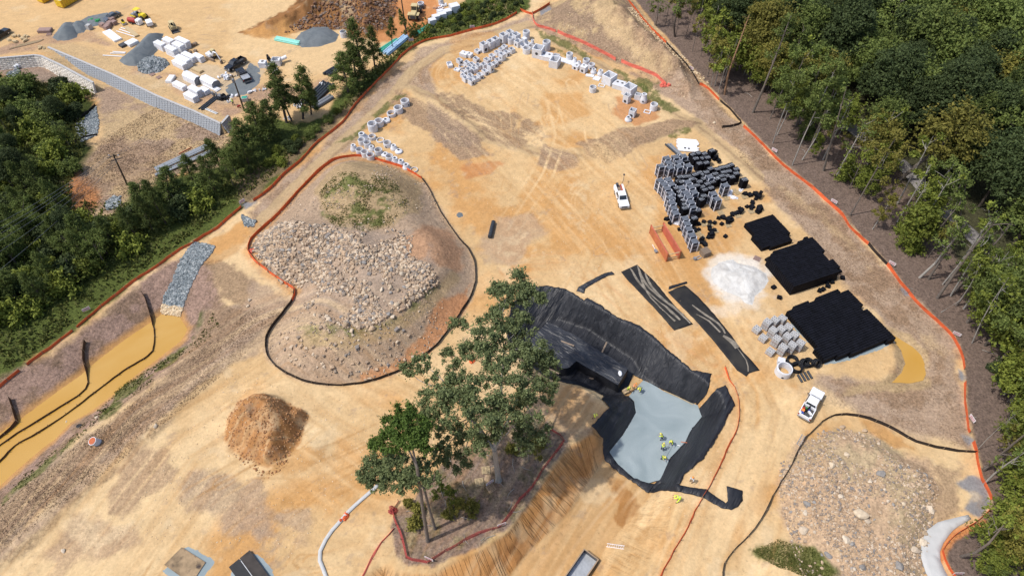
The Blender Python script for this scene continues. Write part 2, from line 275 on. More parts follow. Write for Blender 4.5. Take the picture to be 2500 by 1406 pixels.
# brown pile, top pile
paint(BROWN, BROWNC * 1.2, .5, 1, .5, 1.5, g=.1, seed=253); paint(BROWN, BROWNC * .75, .8, .6, 1, 1.8, g=.1, seed=254, patch=.12)
paint([(710,1100),(800,1090),(790,1130),(700,1170),(650,1150)], ORNG * .85, 1, .7, 1.2, 2.5, seed=255)
PILE2 = [(585,80),(640,55),(700,25),(760,-30),(960,-60),(975,30),(950,75),(890,95),(840,75),(760,70),(700,88),(640,92)]
paint(PILE2, BROWNC * .82, .8, 1, 1.2, 2, g=.2, seed=256); paint(PILE2, BROWNC * .38, .8, .8, 1.2, 3, g=.2, seed=257, patch=.05)
paint([(590,75),(640,60),(700,60),(760,62),(700,90),(630,92)], ORNG, 1.5, .8, 2, 2, seed=258)
paint([(965,-40),(1060,-40),(1090,40),(1010,100),(920,110),(900,90),(960,60)], CLAY * 1.1, 1.5, .9, 2, 4, seed=259)
# basin banks
paint(RIM1, DRYP * .72 + np.array([.02,.0,.01]), 1.5, 1, 1, 3, g=.9, seed=260); paint(RIM1, DRY * .7, 1.2, .7, 1.2, 3, g=.9, seed=261, patch=.1)
wa = [G(a, b) for a, b in WATER1]; s = window(wa, 6); dW, _ = sdist(X[s], Y[s], wa)
blend(s, ss(-1.5, -.2, dW + .5 * fbm(X[s], Y[s], 1.5, 3, 262)) * .95, ORNG * .9, .1)
for q in ([(480,760),(540,770),(520,830),(470,840)], [(400,880),(470,835),(430,880),(330,945)], [(290,945),(370,900),(330,950),(250,1010)], [(110,1130),(180,1070),(160,1110),(60,1190),(0,1240),(0,1215)], [(260,1000),(300,970),(290,1000),(230,1040)]):
    paint(q, GREEN * 1.0, .8, .85, 1.2, 2.5, g=1, seed=263, patch=-.25)
paint([(500,640),(560,640),(620,700),(610,760),(560,740),(530,690)], DRY * .85, 1, .8, 1.5, 4, g=.7, seed=264)
paint([(500,760),(620,750),(700,740),(640,800),(560,880),(420,990),(300,1090),(150,1210),(0,1335),(-100,1400),(-100,1330),(0,1240),(130,1130),(250,1040),(420,910)], DRYP * .85, 1.2, .95, 1.5, 4, g=.8, seed=265)
paint([(500,760),(620,750),(700,740),(640,800),(560,880),(420,990),(300,1090),(150,1210),(0,1335),(-100,1400),(-100,1330),(0,1240),(130,1130),(250,1040),(420,910)], DRY * .88, 1.2, .8, 1.5, 5, g=.9, seed=266, patch=0)
paint([(0,1340),(180,1200),(330,1080),(420,1010),(400,1050),(280,1150),(150,1270),(30,1400),(-100,1406)], DRY * .8, 1, .75, 1.5, 3, g=.9, seed=267, patch=-.1)
stroke([(600,560),(560,600),(520,620)], 2.5, ORNG * .9, .6); paint([(510,590),(600,535),(625,545),(590,590),(530,620)], ORNG * 1.05, .8, .8, 1, 2, seed=268)
stroke([(-50,1400),(100,1270),(260,1130),(400,1000),(560,850),(690,740),(780,690)], .7, DRYP * 1.15, .6, .5, .5)
stroke([(-20,1406),(120,1290),(300,1120),(440,1000),(560,890)], .6, STRAW * .95, .5, .5, .5)
paint([(610,680),(700,720),(690,770),(650,830),(600,880),(540,900),(560,820),(600,760)], DRYP, 1.5, .8, 2, 4, g=.6, seed=269)
# lower left pad
paint([(430,1180),(530,1140),(620,1180),(680,1260),(640,1330),(560,1300),(480,1240)], DRYP * .95, 1.5, .75, 2.5, 3, g=.6, seed=270)
paint([(270,1150),(330,1090),(420,1090),(420,1150),(340,1230),(280,1240)], DRY * 1.12, 1.2, .75, 2, 3, g=.6, seed=271)
paint([(180,1260),(300,1260),(340,1320),(250,1370),(150,1400),(120,1340)], np.array([.33,.22,.14]), 1.5, .7, 2.5, 3, g=.5, seed=272)
paint([(620,1290),(760,1230),(780,1280),(690,1390),(620,1400)], DRYP * 1.05, 1.5, .6, 2.5, 3, g=.5, seed=273, patch=-.1)
tracks([(330,1420),(400,1310),(470,1220),(620,1130),(780,1130),(960,1050)], 2.0, .3, ORNG * .75, .5, 2, 2.6)
tracks([(520,1406),(640,1290),(780,1180),(920,1110)], 2.2, .3, ORNG * .8, .4, 3, 2.2)
tracks([(150,1406),(300,1240),(430,1080),(560,980),(700,960)], 2.0, .3, PALE * 1.1, .4, 2, 2.4)
rt = random.Random(5)
for reg, n_, (dx_, dy_) in (((1180, 460, 1560, 840), 12, (1, -1.3)), ((1080, 130, 1500, 330), 8, (.5, 1)), ((260, 1000, 980, 1380), 16, (1, -.75)), ((1560, 560, 1860, 1100), 10, (.8, 1.2)), ((100, 0, 700, 100), 10, (1, .15)), ((1640, 1000, 1900, 1380), 8, (-.6, 1))):
    for _ in range(n_):
        a, b = rt.uniform(reg[0], reg[2]), rt.uniform(reg[1], reg[3]); L_ = rt.uniform(60, 190); an = math.atan2(dy_, dx_) + rt.gauss(0, .35); cv = rt.uniform(-.5, .5); p_ = [(a, b)]
        for k in range(3): an += cv * .4; p_.append((p_[-1][0] + L_ / 3 * math.cos(an), p_[-1][1] + L_ / 3 * math.sin(an)))
        tracks(p_, rt.choice([1.7, 2.1, 2.4]), rt.choice([.2, .26, .34]), rt.choice([ORNG * .8, ORNG * .95, PALE * 1.12, PALE * 1.1, DRYP * .9]), rt.uniform(.2, .42))
# central pad tracks
tracks([(1240,560),(1330,420),(1360,330),(1330,230),(1250,180)], 2.2, .4, PALE * 1.1, .5, 2, 2.4)
tracks([(1500,430),(1440,380),(1350,350),(1230,320),(1150,290)], 2.2, .4, PALE * 1.08, .45, 2, 2)
tracks([(1250,600),(1400,560),(1530,600),(1640,700),(1760,850),(1830,960),(1830,1080),(1760,1220),(1680,1406)], 2.2, .4, ORNG * 1.1, .35, 3, 2.4)
tracks([(1960,1010),(1860,1040),(1830,1120),(1760,1300),(1740,1406)], 2.0, .35, PALE * 1.05, .5, 2, 2.4)
tracks([(1260,650),(1380,640),(1500,700),(1600,790),(1740,880)], 2.2, .4, CLAY * 1.1, .25, 3, 1.6)
tracks([(1340,880),(1480,560),(1560,420)], 2.2, .3, ORNG, .3, 2, 2.5)
paint([(1220,540),(1300,520),(1330,570),(1260,640),(1190,640),(1160,600)], DRYP * 1.02, 1.5, .6, 2, 4, g=.3, seed=274)
paint([(1460,350),(1560,400),(1600,480),(1560,560),(1440,520),(1400,420)], SAND * 1.08, 4, .6, 3, 8, seed=275)
paint([(1880,1000),(2000,940),(2080,1000),(2010,1030),(1940,1080),(1900,1140),(1850,1230),(1780,1330),(1700,1406),(1640,1406),(1720,1240),(1810,1080)], PALE * 1.0, 2, .7, 2, 6, seed=276)
# pond surrounds
paint([(2150,790),(2215,812),(2262,860),(2275,945),(2180,955),(2060,965),(2080,945),(2190,920),(2185,850)], STRAW * .85, .8, .9, .8, 3, g=.5, seed=277)
wb = [G(a, b) for a, b in WATER2]
# gravel aprons, fallen grey patches by the fences
for q in ([(2365,1165),(2400,1170),(2415,1215),(2418,1240),(2390,1262),(2350,1245),(2370,1210),(2340,1180)], [(2348,1060),(2372,1072),(2380,1100),(2362,1095)], [(2340,900),(2352,910),(2352,938),(2340,925)], [(2200,705),(2215,705),(2222,720),(2210,720)], [(1318,28),(1342,14),(1345,25),(1322,38)], [(590,500),(625,490),(632,495),(600,512)]):
    paint(q, np.array([.2,.2,.21]), .5, .95, .6, 1.5, g=.3, seed=278)
paint([(2270,1130),(2350,1140),(2345,1230),(2320,1270),(2275,1290),(2290,1210)], np.array([.29,.2,.125]), 1, .8, 1.2, 3, g=.7, seed=279)
paint([(2300,1385),(2330,1320),(2400,1290),(2405,1270),(2370,1275),(2310,1300),(2280,1350),(2300,1420),(2320,1420)], CLAY * 1.25, .4, .9, .4, 2, seed=280)
# right mound
paint(RMOUND, np.array([.43,.30,.19]), 1.2, 1, 1, 3, g=.6, seed=281); paint(RMOUND, GREEN * 1.6 + .08, 1.2, .25, 1, 5, g=.8, seed=282, patch=.1)
paint([(1835,1345),(1900,1315),(1985,1335),(2040,1400),(2000,1420),(1900,1380)], GREEN * 1.05, .8, .9, 1.2, 2.5, g=1, seed=283, patch=-.35)
paint([(1980,1345),(2030,1370),(2080,1406),(1990,1420)], GREEN * 1.1, .8, .7, 1.5, 2.5, g=1, seed=284, patch=0)
paint([(2090,1015),(2160,1035),(2200,1075),(2230,1095),(2180,1088),(2120,1050)], ORNG * .95, .8, .8, .8, 2, seed=285)
paint([(2130,1030),(2350,985),(2370,1100),(2320,1095),(2240,1075)], DRYP * 1.05, 2, .6, 2, 3, g=.5, seed=286)
# white powder spill
# tree island litter
ISLAND = [(970,1240),(1000,1235),(1040,1170),(1100,1120),(1180,1060),(1260,1020),(1330,1020),(1385,1060),(1392,1090),(1350,1140),(1285,1235),(1235,1295),(1150,1340),(1050,1385),(985,1378),(965,1340),(955,1290)]
paint(ISLAND, LITTER * 1.3, .5, 1, .5, 2, g=.9, seed=287); paint(ISLAND, GREEN * .9, .8, .45, 1, 3, g=1, seed=288, patch=.15)
paint([(1320,960),(1400,1020),(1460,1060),(1400,1070),(1340,1030),(1280,1010)], np.array([.3,.2,.13]), 1, .7, 1, 3, g=.5, seed=289)
# pit cut colours
x, y = X[sP], Y[sP]; a = ss(.0, .12, kP) * .9
blend(sP, np.where(inside(x, y, cutpoly), a * ss(1.0, .9, kP), 0), np.array([.50,.245,.085]), .05)
blend(sP, np.where(inside(x, y, cutpoly), a * ss(.25, .6, vn(parP * .5, kP * 2, 5)) * .6, 0), PALE, .05)
blend((slice(None), slice(None)), np.clip(RILL * .5, 0, .5), CLAY * .6)
blend((slice(None), slice(None)), np.clip(ER * .8, 0, .6), ORNG * .8)
fl = ss(.97, 1.0, kP); blend(sP, fl * .85, np.array([.43,.265,.12]), .05)
paint([(1500,1185),(1540,1200),(1560,1235),(1550,1260),(1520,1290),(1500,1270),(1505,1220)], np.array([.28,.13,.04]), .4, .95, .8, 1.5, seed=290)
paint([(1490,1170),(1530,1175),(1545,1215),(1500,1230)], np.array([.34,.17,.06]), .5, .7, .8, 1.5, seed=291)
tracks([(1320,1420),(1400,1300),(1500,1180),(1530,1150)], 2.2, .35, np.array([.52,.36,.2]), .5, 3, 2.2)
paint([(1590,1205),(1640,1200),(1600,1260),(1570,1290),(1560,1250)], PALE * 1.1, .5, .7, 1, 2, seed=292)
paint([(1370,940),(1430,950),(1480,1000),(1440,1040),(1400,1050),(1340,1000)], np.array([.42,.25,.12]), 1, .85, 1, 3, seed=293)
# worn streaks following the haul routes, paler dusty patches, dark crumbs
for pts_, wd_, sd_2 in (([(1230,1450),(1500,1000),(1700,800),(1560,560),(1350,350),(1150,180)], 24, 501), ([(100,1500),(420,1080),(700,900),(980,1080)], 22, 502), ([(1700,1500),(1850,1000),(1700,700),(1500,500)], 16, 503)):
    pw_ = GP(pts_); s = window(pw_, wd_); d, par = linedist(X[s], Y[s], pw_); f = ss(wd_, wd_ * .4, d); q = vn(par * .09, d * 1.3, sd_2) * .6 + vn(par * .2, d * 3.1, sd_2 + 1) * .4
    blend(s, np.clip(q, 0, 1) * f * .55, PALE * 1.1); blend(s, np.clip(-q, 0, 1) * f * .45, ORNG * .85)
bl_ = ss(.34, .5, fbm(X, Y, 2.4, 5, 140, .7)) * .4 * (GR < .4); blend((slice(None), slice(None)), bl_, DRYP * .9)
bl_ = ss(.3, .5, fbm(X, Y, 7, 5, 145, .65)) * .4 * (GR < .4); blend((slice(None), slice(None)), bl_, np.array([.58,.45,.28]))
for q_ in ([(1740,650),(1800,628),(1850,640),(1880,670),(1870,715),(1840,750),(1800,740),(1745,705),(1720,675)],): paint(q_, np.array([.60,.56,.50]), 2.2, .85, 2.2, 2.2, g=.1, seed=294)
paint([(1735,640),(1780,615),(1830,625),(1800,650),(1750,665)], np.array([.62,.55,.45]), 1.5, .7, 1.5, 2, seed=295); paint([(1800,735),(1850,740),(1830,760),(1700,770),(1760,745)], np.array([.60,.5,.38]), 1.2, .6, 1.5, 2, seed=296)
# fine overall variation
COL *= (1 + .07 * n3 + .09 * fbm(X, Y, .6, 2, 130) + .06 * n2)[..., None]
COL = np.clip(COL, .004, .8)
# ------------------------------------------------------------------ mesh building
class MB:
    def __init__(s): s.v = []; s.f = []; s.n = 0; s.mi = []
    def add(s, v, f, mi=0):
        v = np.asarray(v, float).reshape(-1, 3); s.v.append(v); s.f += [tuple(i + s.n for i in q) for q in f]; s.mi += [mi] * len(f); s.n += len(v); return s
    def box(s, x, y, z, sx, sy, sz, rz=0., tx=1., ty=1., ox=0., oy=0., mi=0):
        "box standing on z, top scaled by tx,ty and shifted by ox,oy"
        c, q = math.cos(rz), math.sin(rz); v = []
        for k, (fx, fy, dx, dy) in enumerate(((1, 1, 0, 0), (tx, ty, ox, oy))):
            for a, b in ((-1, -1), (1, -1), (1, 1), (-1, 1)):
                lx, ly = a * sx / 2 * fx + dx, b * sy / 2 * fy + dy
                v.append((x + lx * c - ly * q, y + lx * q + ly * c, z + k * sz))
        return s.add(v, [(3, 2, 1, 0), (4, 5, 6, 7), (0, 1, 5, 4), (1, 2, 6, 5), (2, 3, 7, 6), (3, 0, 4, 7)], mi)
    def prism(s, poly, z0, z1, mi=0):
        n = len(poly); a = sum(poly[i][0] * poly[(i + 1) % n][1] - poly[(i + 1) % n][0] * poly[i][1] for i in range(n))
        if a < 0: poly = poly[::-1]
        v = [(p[0], p[1], z0) for p in poly] + [(p[0], p[1], z1) for p in poly]
        return s.add(v, [tuple(range(n))[::-1], tuple(range(n, 2 * n))] + [(i, (i + 1) % n, n + (i + 1) % n, n + i) for i in range(n)], mi)
    def lathe(s, x, y, prof, n=20, mi=0, closed=False, sc=(1, 1), off=None):
        v = []
        for k, (r, z) in enumerate(prof):
            dx, dy = off[k] if off else (0, 0)
            for i in range(n): t = 2 * PI * i / n; v.append((x + dx + r * math.cos(t) * sc[0], y + dy + r * math.sin(t) * sc[1], z))
        m = len(prof); f = []
        for k in range(m if closed else m - 1):
            for i in range(n): f.append((k * n + i, k * n + (i + 1) % n, ((k + 1) % m) * n + (i + 1) % n, ((k + 1) % m) * n + i))
        if not closed: f += [tuple(range(n))[::-1], tuple(range((m - 1) * n, m * n))]
        return s.add(v, f, mi)
    def tube(s, pts, rad, n=6, mi=0):
        pts = [Vector(p) for p in pts]; m = len(pts); v = []
        if not hasattr(rad, '__len__'): rad = [rad] * m
        for k in range(m):
            d = (pts[min(k + 1, m - 1)] - pts[max(k - 1, 0)]).normalized()
            u = d.cross(Vector((0, 0, 1)) if abs(d.z) < .95 else Vector((1, 0, 0))).normalized(); w_ = d.cross(u)
            for i in range(n): t = 2 * PI * i / n; v.append(pts[k] + (u * math.cos(t) + w_ * math.sin(t)) * rad[k])
        f = [(k * n + i, k * n + (i + 1) % n, (k + 1) * n + (i + 1) % n, (k + 1) * n + i) for k in range(m - 1) for i in range(n)]
        f += [tuple(range(n)), tuple(range((m - 1) * n, m * n))[::-1]]
        return s.add([tuple(q) for q in v], f, mi)
    def build(s, name, mats, parent=None, smooth=False, bevel=0, xf=None):
        me = bpy.data.meshes.new(name)
        v = np.concatenate(s.v) if s.v else np.zeros((0, 3)); me.from_pydata(v.tolist(), [], s.f)
        for m in (mats if isinstance(mats, (list, tuple)) else [mats]): me.materials.append(m)
        if any(s.mi): me.polygons.foreach_set('material_index', s.mi)
        if smooth: me.polygons.foreach_set('use_smooth', [True] * len(me.polygons))
        if xf is not None: me.transform(xf)
        if bevel:
            bm = bmesh.new(); bm.from_mesh(me)
            ed = [e for e in bm.edges if len(e.link_faces) == 2 and e.calc_face_angle(0) > .5]
            bmesh.ops.bevel(bm, geom=ed, offset=bevel, segments=2, affect='EDGES', clamp_overlap=True); bm.to_mesh(me); bm.free()
        me.update(); o = bpy.data.objects.new(name, me); scene.collection.objects.link(o)
        if parent is not None: o.parent = parent
        return o
def tag(o, label=None, cat=None, group=None, kind=None):
    for k, q in (('label', label), ('category', cat), ('group', group), ('kind', kind)):
        if q: o[k] = q
    return o
def thing(name, label, cat, loc=(0, 0, 0), rz=0., group=None):
    o = bpy.data.objects.new(name, None); scene.collection.objects.link(o); o.empty_display_size = .3
    o.location = loc; o.rotation_euler = (0, 0, rz); return tag(o, label, cat, group)
def dup(root, loc=None, rz=None, label=None, group=None, scale=None, rot=None):
    c = root.copy(); scene.collection.objects.link(c)
    for ch in root.children:
        a = ch.copy(); scene.collection.objects.link(a); a.parent = c
        for g in ch.children: b = g.copy(); scene.collection.objects.link(b); b.parent = a
    if loc is not None: c.location = loc
    if rot is not None: c.rotation_euler = rot
    elif rz is not None: c.rotation_euler = (0, 0, rz)
    if label: c['label'] = label
    if group: c['group'] = group
    if scale: c.scale = (scale,) * 3 if not hasattr(scale, '__len__') else scale
    return c
# ------------------------------------------------------------------ materials
def mat(name, col, rough=.8, var=.12, vs_=2., bump=.0, bs=8., metal=0., spec=.4, alpha=1., fine=0., stretch=None, dirt=None, objvar=0., trans=0.):
    m = bpy.data.materials.new(name); m.use_nodes = True; N = m.node_tree.nodes; L = m.node_tree.links
    b = N['Principled BSDF']; b.inputs['Roughness'].default_value = rough; b.inputs['Metallic'].default_value = metal
    b.inputs['Specular IOR Level'].default_value = spec; b.inputs['Alpha'].default_value = alpha
    if trans: b.inputs['Transmission Weight'].default_value = trans
    tc = N.new('ShaderNodeTexCoord'); mp = N.new('ShaderNodeMapping'); L.new(tc.outputs['Object'], mp.inputs[0])
    if stretch: mp.inputs['Scale'].default_value = stretch
    def noise(sc, det=4.):
        n = N.new('ShaderNodeTexNoise'); n.inputs['Scale'].default_value = sc; n.inputs['Detail'].default_value = det; L.new(mp.outputs[0], n.inputs['Vector']); return n
    n = noise(vs_); mr = N.new('ShaderNodeMapRange'); mr.inputs[1].default_value = .25; mr.inputs[2].default_value = .75
    mr.inputs[3].default_value = 1 - var; mr.inputs[4].default_value = 1 + var; L.new(n.outputs[0], mr.inputs[0])
    cur = mr.outputs[0]
    if objvar:
        oi = N.new('ShaderNodeObjectInfo'); q = N.new('ShaderNodeMapRange'); q.inputs[3].default_value = 1 - objvar; q.inputs[4].default_value = 1 + objvar
        L.new(oi.outputs['Random'], q.inputs[0]); mu = N.new('ShaderNodeMath'); mu.operation = 'MULTIPLY'; L.new(cur, mu.inputs[0]); L.new(q.outputs[0], mu.inputs[1]); cur = mu.outputs[0]
    mx = N.new('ShaderNodeVectorMath'); mx.operation = 'SCALE'; mx.inputs[0].default_value = col[:3]; L.new(cur, mx.inputs['Scale']); out = mx.outputs[0]
    if dirt:
        dn = noise(dirt[1], 6.); dr = N.new('ShaderNodeMapRange'); dr.inputs[1].default_value = dirt[2]; dr.inputs[2].default_value = dirt[2] + .18; L.new(dn.outputs[0], dr.inputs[0])
        mi = N.new('ShaderNodeMix'); mi.data_type = 'RGBA'; L.new(dr.outputs[0], mi.inputs['Factor']); L.new(out, mi.inputs['A']); mi.inputs['B'].default_value = (*dirt[0], 1); out = mi.outputs['Result']
    L.new(out, b.inputs['Base Color'])
    if bump:
        bn = noise(bs, 5.); bp = N.new('ShaderNodeBump'); bp.inputs['Strength'].default_value = 1; bp.inputs['Distance'].default_value = bump
        L.new(bn.outputs[0], bp.inputs['Height']); L.new(bp.outputs[0], b.inputs['Normal'])
    return m
SOIL = (.42, .27, .13)
M = dict(
    conc=mat('concrete', (.60, .61, .64), .85, .1, 1.5, .004, 20, objvar=.07, dirt=((.40, .36, .30), 1.2, .62)),
    concd=mat('hole_shade_paint', (.05, .05, .055), .9),  # near-black discs, shade inside holes painted as flat colour
    block=mat('grey_block', (.40, .395, .39), .9, .12, 6, .01, 30),
    film=mat('stretch_film', (.72, .73, .78), .3, .25, 6, .03, 9, spec=.6),
    filmt=mat('clear_film', (.33, .34, .40), .3, .4, 5, .03, 9, spec=.7),
    blk=mat('black_plastic', (.008, .009, .012), .55, .4, 3, .02, 12, spec=.35),
    blk2=mat('black_module_plastic', (.0055, .006, .0095), .8, .5, 1.2, .015, 14, spec=.12),
    slat=mat('dark_slat_plastic', (.035, .042, .06), .55, .3, 3, spec=.4),
    strap=mat('pale_strap', (.42, .45, .50), .6, .3, 8),
    liner=None,
    white=mat('white_paint', (.74, .75, .77), .3, .04, 3, spec=.5, dirt=((.55, .47, .36), 1.5, .72)),
    wrapw=mat('white_wrap', (.72, .73, .76), .5, .08, 3, .02, 8, dirt=((.5, .5, .52), 2, .66)),
    glass=mat('car_glass', (.02, .025, .03), .08, .1, spec=.8),
    tyre=mat('tyre_rubber', (.02, .02, .02), .85), rim=mat('wheel_rim', (.45, .45, .46), .35, metal=.8),
    chrome=mat('bumper_metal', (.35, .35, .36), .35, metal=.7), lampw=mat('lamp_lens', (.6, .6, .6), .2), lampr=mat('tail_lens', (.35, .02, .015), .3),
    blackp=mat('black_car_paint', (.012, .013, .018), .2, .1, spec=.6), greyp=mat('grey_car_paint', (.13, .145, .17), .25, .08, spec=.6, metal=.4),
    dkgrey=mat('dark_grey_steel', (.06, .06, .065), .6), steel=mat('galvanised_steel', (.42, .44, .46), .45, .15, 3, metal=.5),
    yellow=mat('yellow_paint', (.72, .56, .03), .4, .1, 2, dirt=((.4, .28, .12), 1.5, .68)), dumpy=mat('dumpster_yellow', (.62, .36, .025), .5, .12, 1.5, dirt=((.36, .2, .06), 1, .62)),
    tan=mat('tan_paint', (.52, .42, .22), .5, .1, 1.5), red=mat('red_paint', (.34, .035, .03), .5), rust=mat('trench_box_paint', (.43, .135, .06), .6, .18, 1.2, dirt=((.30, .13, .07), 2, .6)),
    rustin=mat('salmon_red_paint', (.50, .13, .08), .6, .15, 1.2, dirt=((.34, .15, .08), 2, .62)),
    wood=mat('weathered_wood', (.30, .215, .14), .85, .25, 5, stretch=(1, 6, 1)), pale=mat('pale_wood', (.46, .35, .2), .85, .2, 5), crate=mat('crate_wood', (.22, .165, .12), .85, .25, 5),
    pole=mat('utility_pole_wood', (.085, .06, .04), .9, .2, 3, stretch=(6, 6, .5)),
    bark=mat('grey_bark', (.15, .125, .105), .9, .3, 2.5, .03, 9, stretch=(3, 3, .7)), barkd=mat('dark_bark', (.085, .068, .056), .9, .3, 2.5, .03, 9, stretch=(3, 3, .7)), barko=mat('stripped_orange_bark', (.30, .175, .10), .85, .35, 1.2, stretch=(2, 2, .6)), barkp=mat('pale_bark', (.30, .28, .25), .9, .25, 2, .02, 9, stretch=(3, 3, .7)),
    orange=mat('orange_fence_net', (.62, .115, .035), .75, .2, 1.2, .05, 3), salmon=mat('salmon_fence_net', (.72, .17, .12), .75, .15, 1.2, .05, 3), rednet=mat('faded_red_net', (.40, .07, .06), .8, .25, 2, alpha=.55), silt=mat('black_silt_fabric', (.026, .019, .016), .85, .3, 1.5, .03, 6), siltb=mat('brown_silt_fabric', (.085, .045, .022), .85, .3, 1.5, .03, 6),
    stake=mat('stake_wood', (.25, .19, .13), .9), sign=mat('sign_board', (.72, .68, .68), .6), signr=mat('sign_marking', (.45, .12, .12), .6),
    teal=mat('teal_pipe', (.22, .58, .50), .5, .08, 2), mint=mat('mint_pipe', (.06, .36, .26), .5, .1, 2), lblue=mat('pale_blue_pipe', (.40, .56, .72), .5, .1, 2), blkpipe=mat('black_pipe', (.03, .036, .045), .5, .2, 3), gpipe=mat('grey_pipe', (.20, .21, .23), .6),
    hivis=mat('hi_vis_yellow', (.62, .78, .06), .8, .1, 9), hivo=mat('hi_vis_orange', (.80, .25, .05), .8, .1, 9), skin=mat('skin', (.34, .19, .13), .6, .05), jeans=mat('dark_trousers', (.035, .045, .075), .9, .2, 9), khaki=mat('tan_trousers', (.3, .22, .13), .9, .2, 9), boot=mat('boot_leather', (.04, .025, .015), .8), haty=mat('yellow_hard_hat', (.75, .68, .12), .35), hato=mat('orange_hard_hat', (.78, .28, .05), .35), hatw=mat('white_hard_hat', (.75, .75, .75), .35), refl=mat('reflective_tape', (.65, .66, .66), .4),
    brickp=mat('pinkish_pallet_wood', (.28, .19, .165), .9, .2, 5), tarp=mat('green_tarp', (.03, .28, .20), .6), blue=mat('blue_plastic', (.04, .07, .28), .5), green=mat('green_plastic', (.03, .22, .07), .5),
)
# bark, wet concrete, water, gravel, ground: node graphs of their own
def ground_mat():
    m = bpy.data.materials.new('ground_soil'); m.use_nodes = True; N = m.node_tree.nodes; L = m.node_tree.links; b = N['Principled BSDF']
    b.inputs['Roughness'].default_value = .95; b.inputs['Specular IOR Level'].default_value = .15
    a = N.new('ShaderNodeAttribute'); a.attribute_name = 'Col'; g = N.new('ShaderNodeAttribute'); g.attribute_name = 'grass'
    tc = N.new('ShaderNodeTexCoord')
    def noise(sc, d=3., r=.55): n = N.new('ShaderNodeTexNoise'); n.inputs['Scale'].default_value = sc; n.inputs['Detail'].default_value = d; n.inputs['Roughness'].default_value = r; L.new(tc.outputs['Object'], n.inputs['Vector']); return n
    def rng(x, a0, a1, b0, b1): r = N.new('ShaderNodeMapRange'); r.inputs[1].default_value = a0; r.inputs[2].default_value = a1; r.inputs[3].default_value = b0; r.inputs[4].default_value = b1; L.new(x, r.inputs[0]); return r.outputs[0]
    def math_(op, p, q): n = N.new('ShaderNodeMath'); n.operation = op; [L.new(v, n.inputs[i]) if not isinstance(v, (int, float)) else setattr(n.inputs[i], 'default_value', v) for i, v in enumerate((p, q))]; return n.outputs[0]
    fine = rng(noise(2.6, 4, .7).outputs[0], .3, .7, -1, 1); mid = rng(noise(.9, 6, .72).outputs[0], .32, .68, -1, 1); peb = noise(1.3, 6, .75)
    amt = math_('ADD', math_('MULTIPLY', g.outputs['Fac'], .42), .06)
    f = math_('ADD', math_('ADD', math_('MULTIPLY', math_('MULTIPLY', fine, amt), 1.), math_('MULTIPLY', mid, math_('ADD', math_('MULTIPLY', g.outputs['Fac'], .2), .045))), 1.)
    f = math_('MULTIPLY', f, rng(peb.outputs[0], .33, .40, .8, 1.0))
    sc = N.new('ShaderNodeVectorMath'); sc.operation = 'SCALE'; L.new(a.outputs['Color'], sc.inputs[0]); L.new(f, sc.inputs['Scale']); L.new(sc.outputs[0], b.inputs['Base Color'])
    bp = N.new('ShaderNodeBump'); bp.inputs['Distance'].default_value = .16; bp.inputs['Strength'].default_value = .9
    hh = math_('ADD', math_('MULTIPLY', noise(1.6, 6, .68).outputs[0], math_('ADD', math_('MULTIPLY', g.outputs['Fac'], 1.6), .18)), math_('MULTIPLY', peb.outputs[0], .5))
    rv = N.new('ShaderNodeAttribute'); rv.attribute_name = 'rill'; sx = N.new('ShaderNodeSeparateXYZ'); L.new(rv.outputs['Vector'], sx.inputs[0]); cx = N.new('ShaderNodeCombineXYZ')
    L.new(math_('MULTIPLY', sx.outputs[0], 1.5), cx.inputs[0]); L.new(math_('MULTIPLY', sx.outputs[1], .5), cx.inputs[1]); rn = N.new('ShaderNodeTexNoise'); rn.inputs['Scale'].default_value = 1; rn.inputs['Detail'].default_value = 1.5; rn.inputs['Roughness'].default_value = .6; rn.inputs['Distortion'].default_value = .08; L.new(cx.outputs[0], rn.inputs['Vector'])
    ln = rng(math_('ABSOLUTE', math_('SUBTRACT', rn.outputs[0], .5), 0), 0, .03, 1, 0); ln = math_('MULTIPLY', ln, sx.outputs[2]); dk = math_('SUBTRACT', 1, math_('MULTIPLY', ln, .36)); L.new(math_('MULTIPLY', f, dk), sc.inputs['Scale']); hh = math_('SUBTRACT', hh, math_('MULTIPLY', ln, .55))
    L.new(hh, bp.inputs['Height']); L.new(bp.outputs[0], b.inputs['Normal']); return m
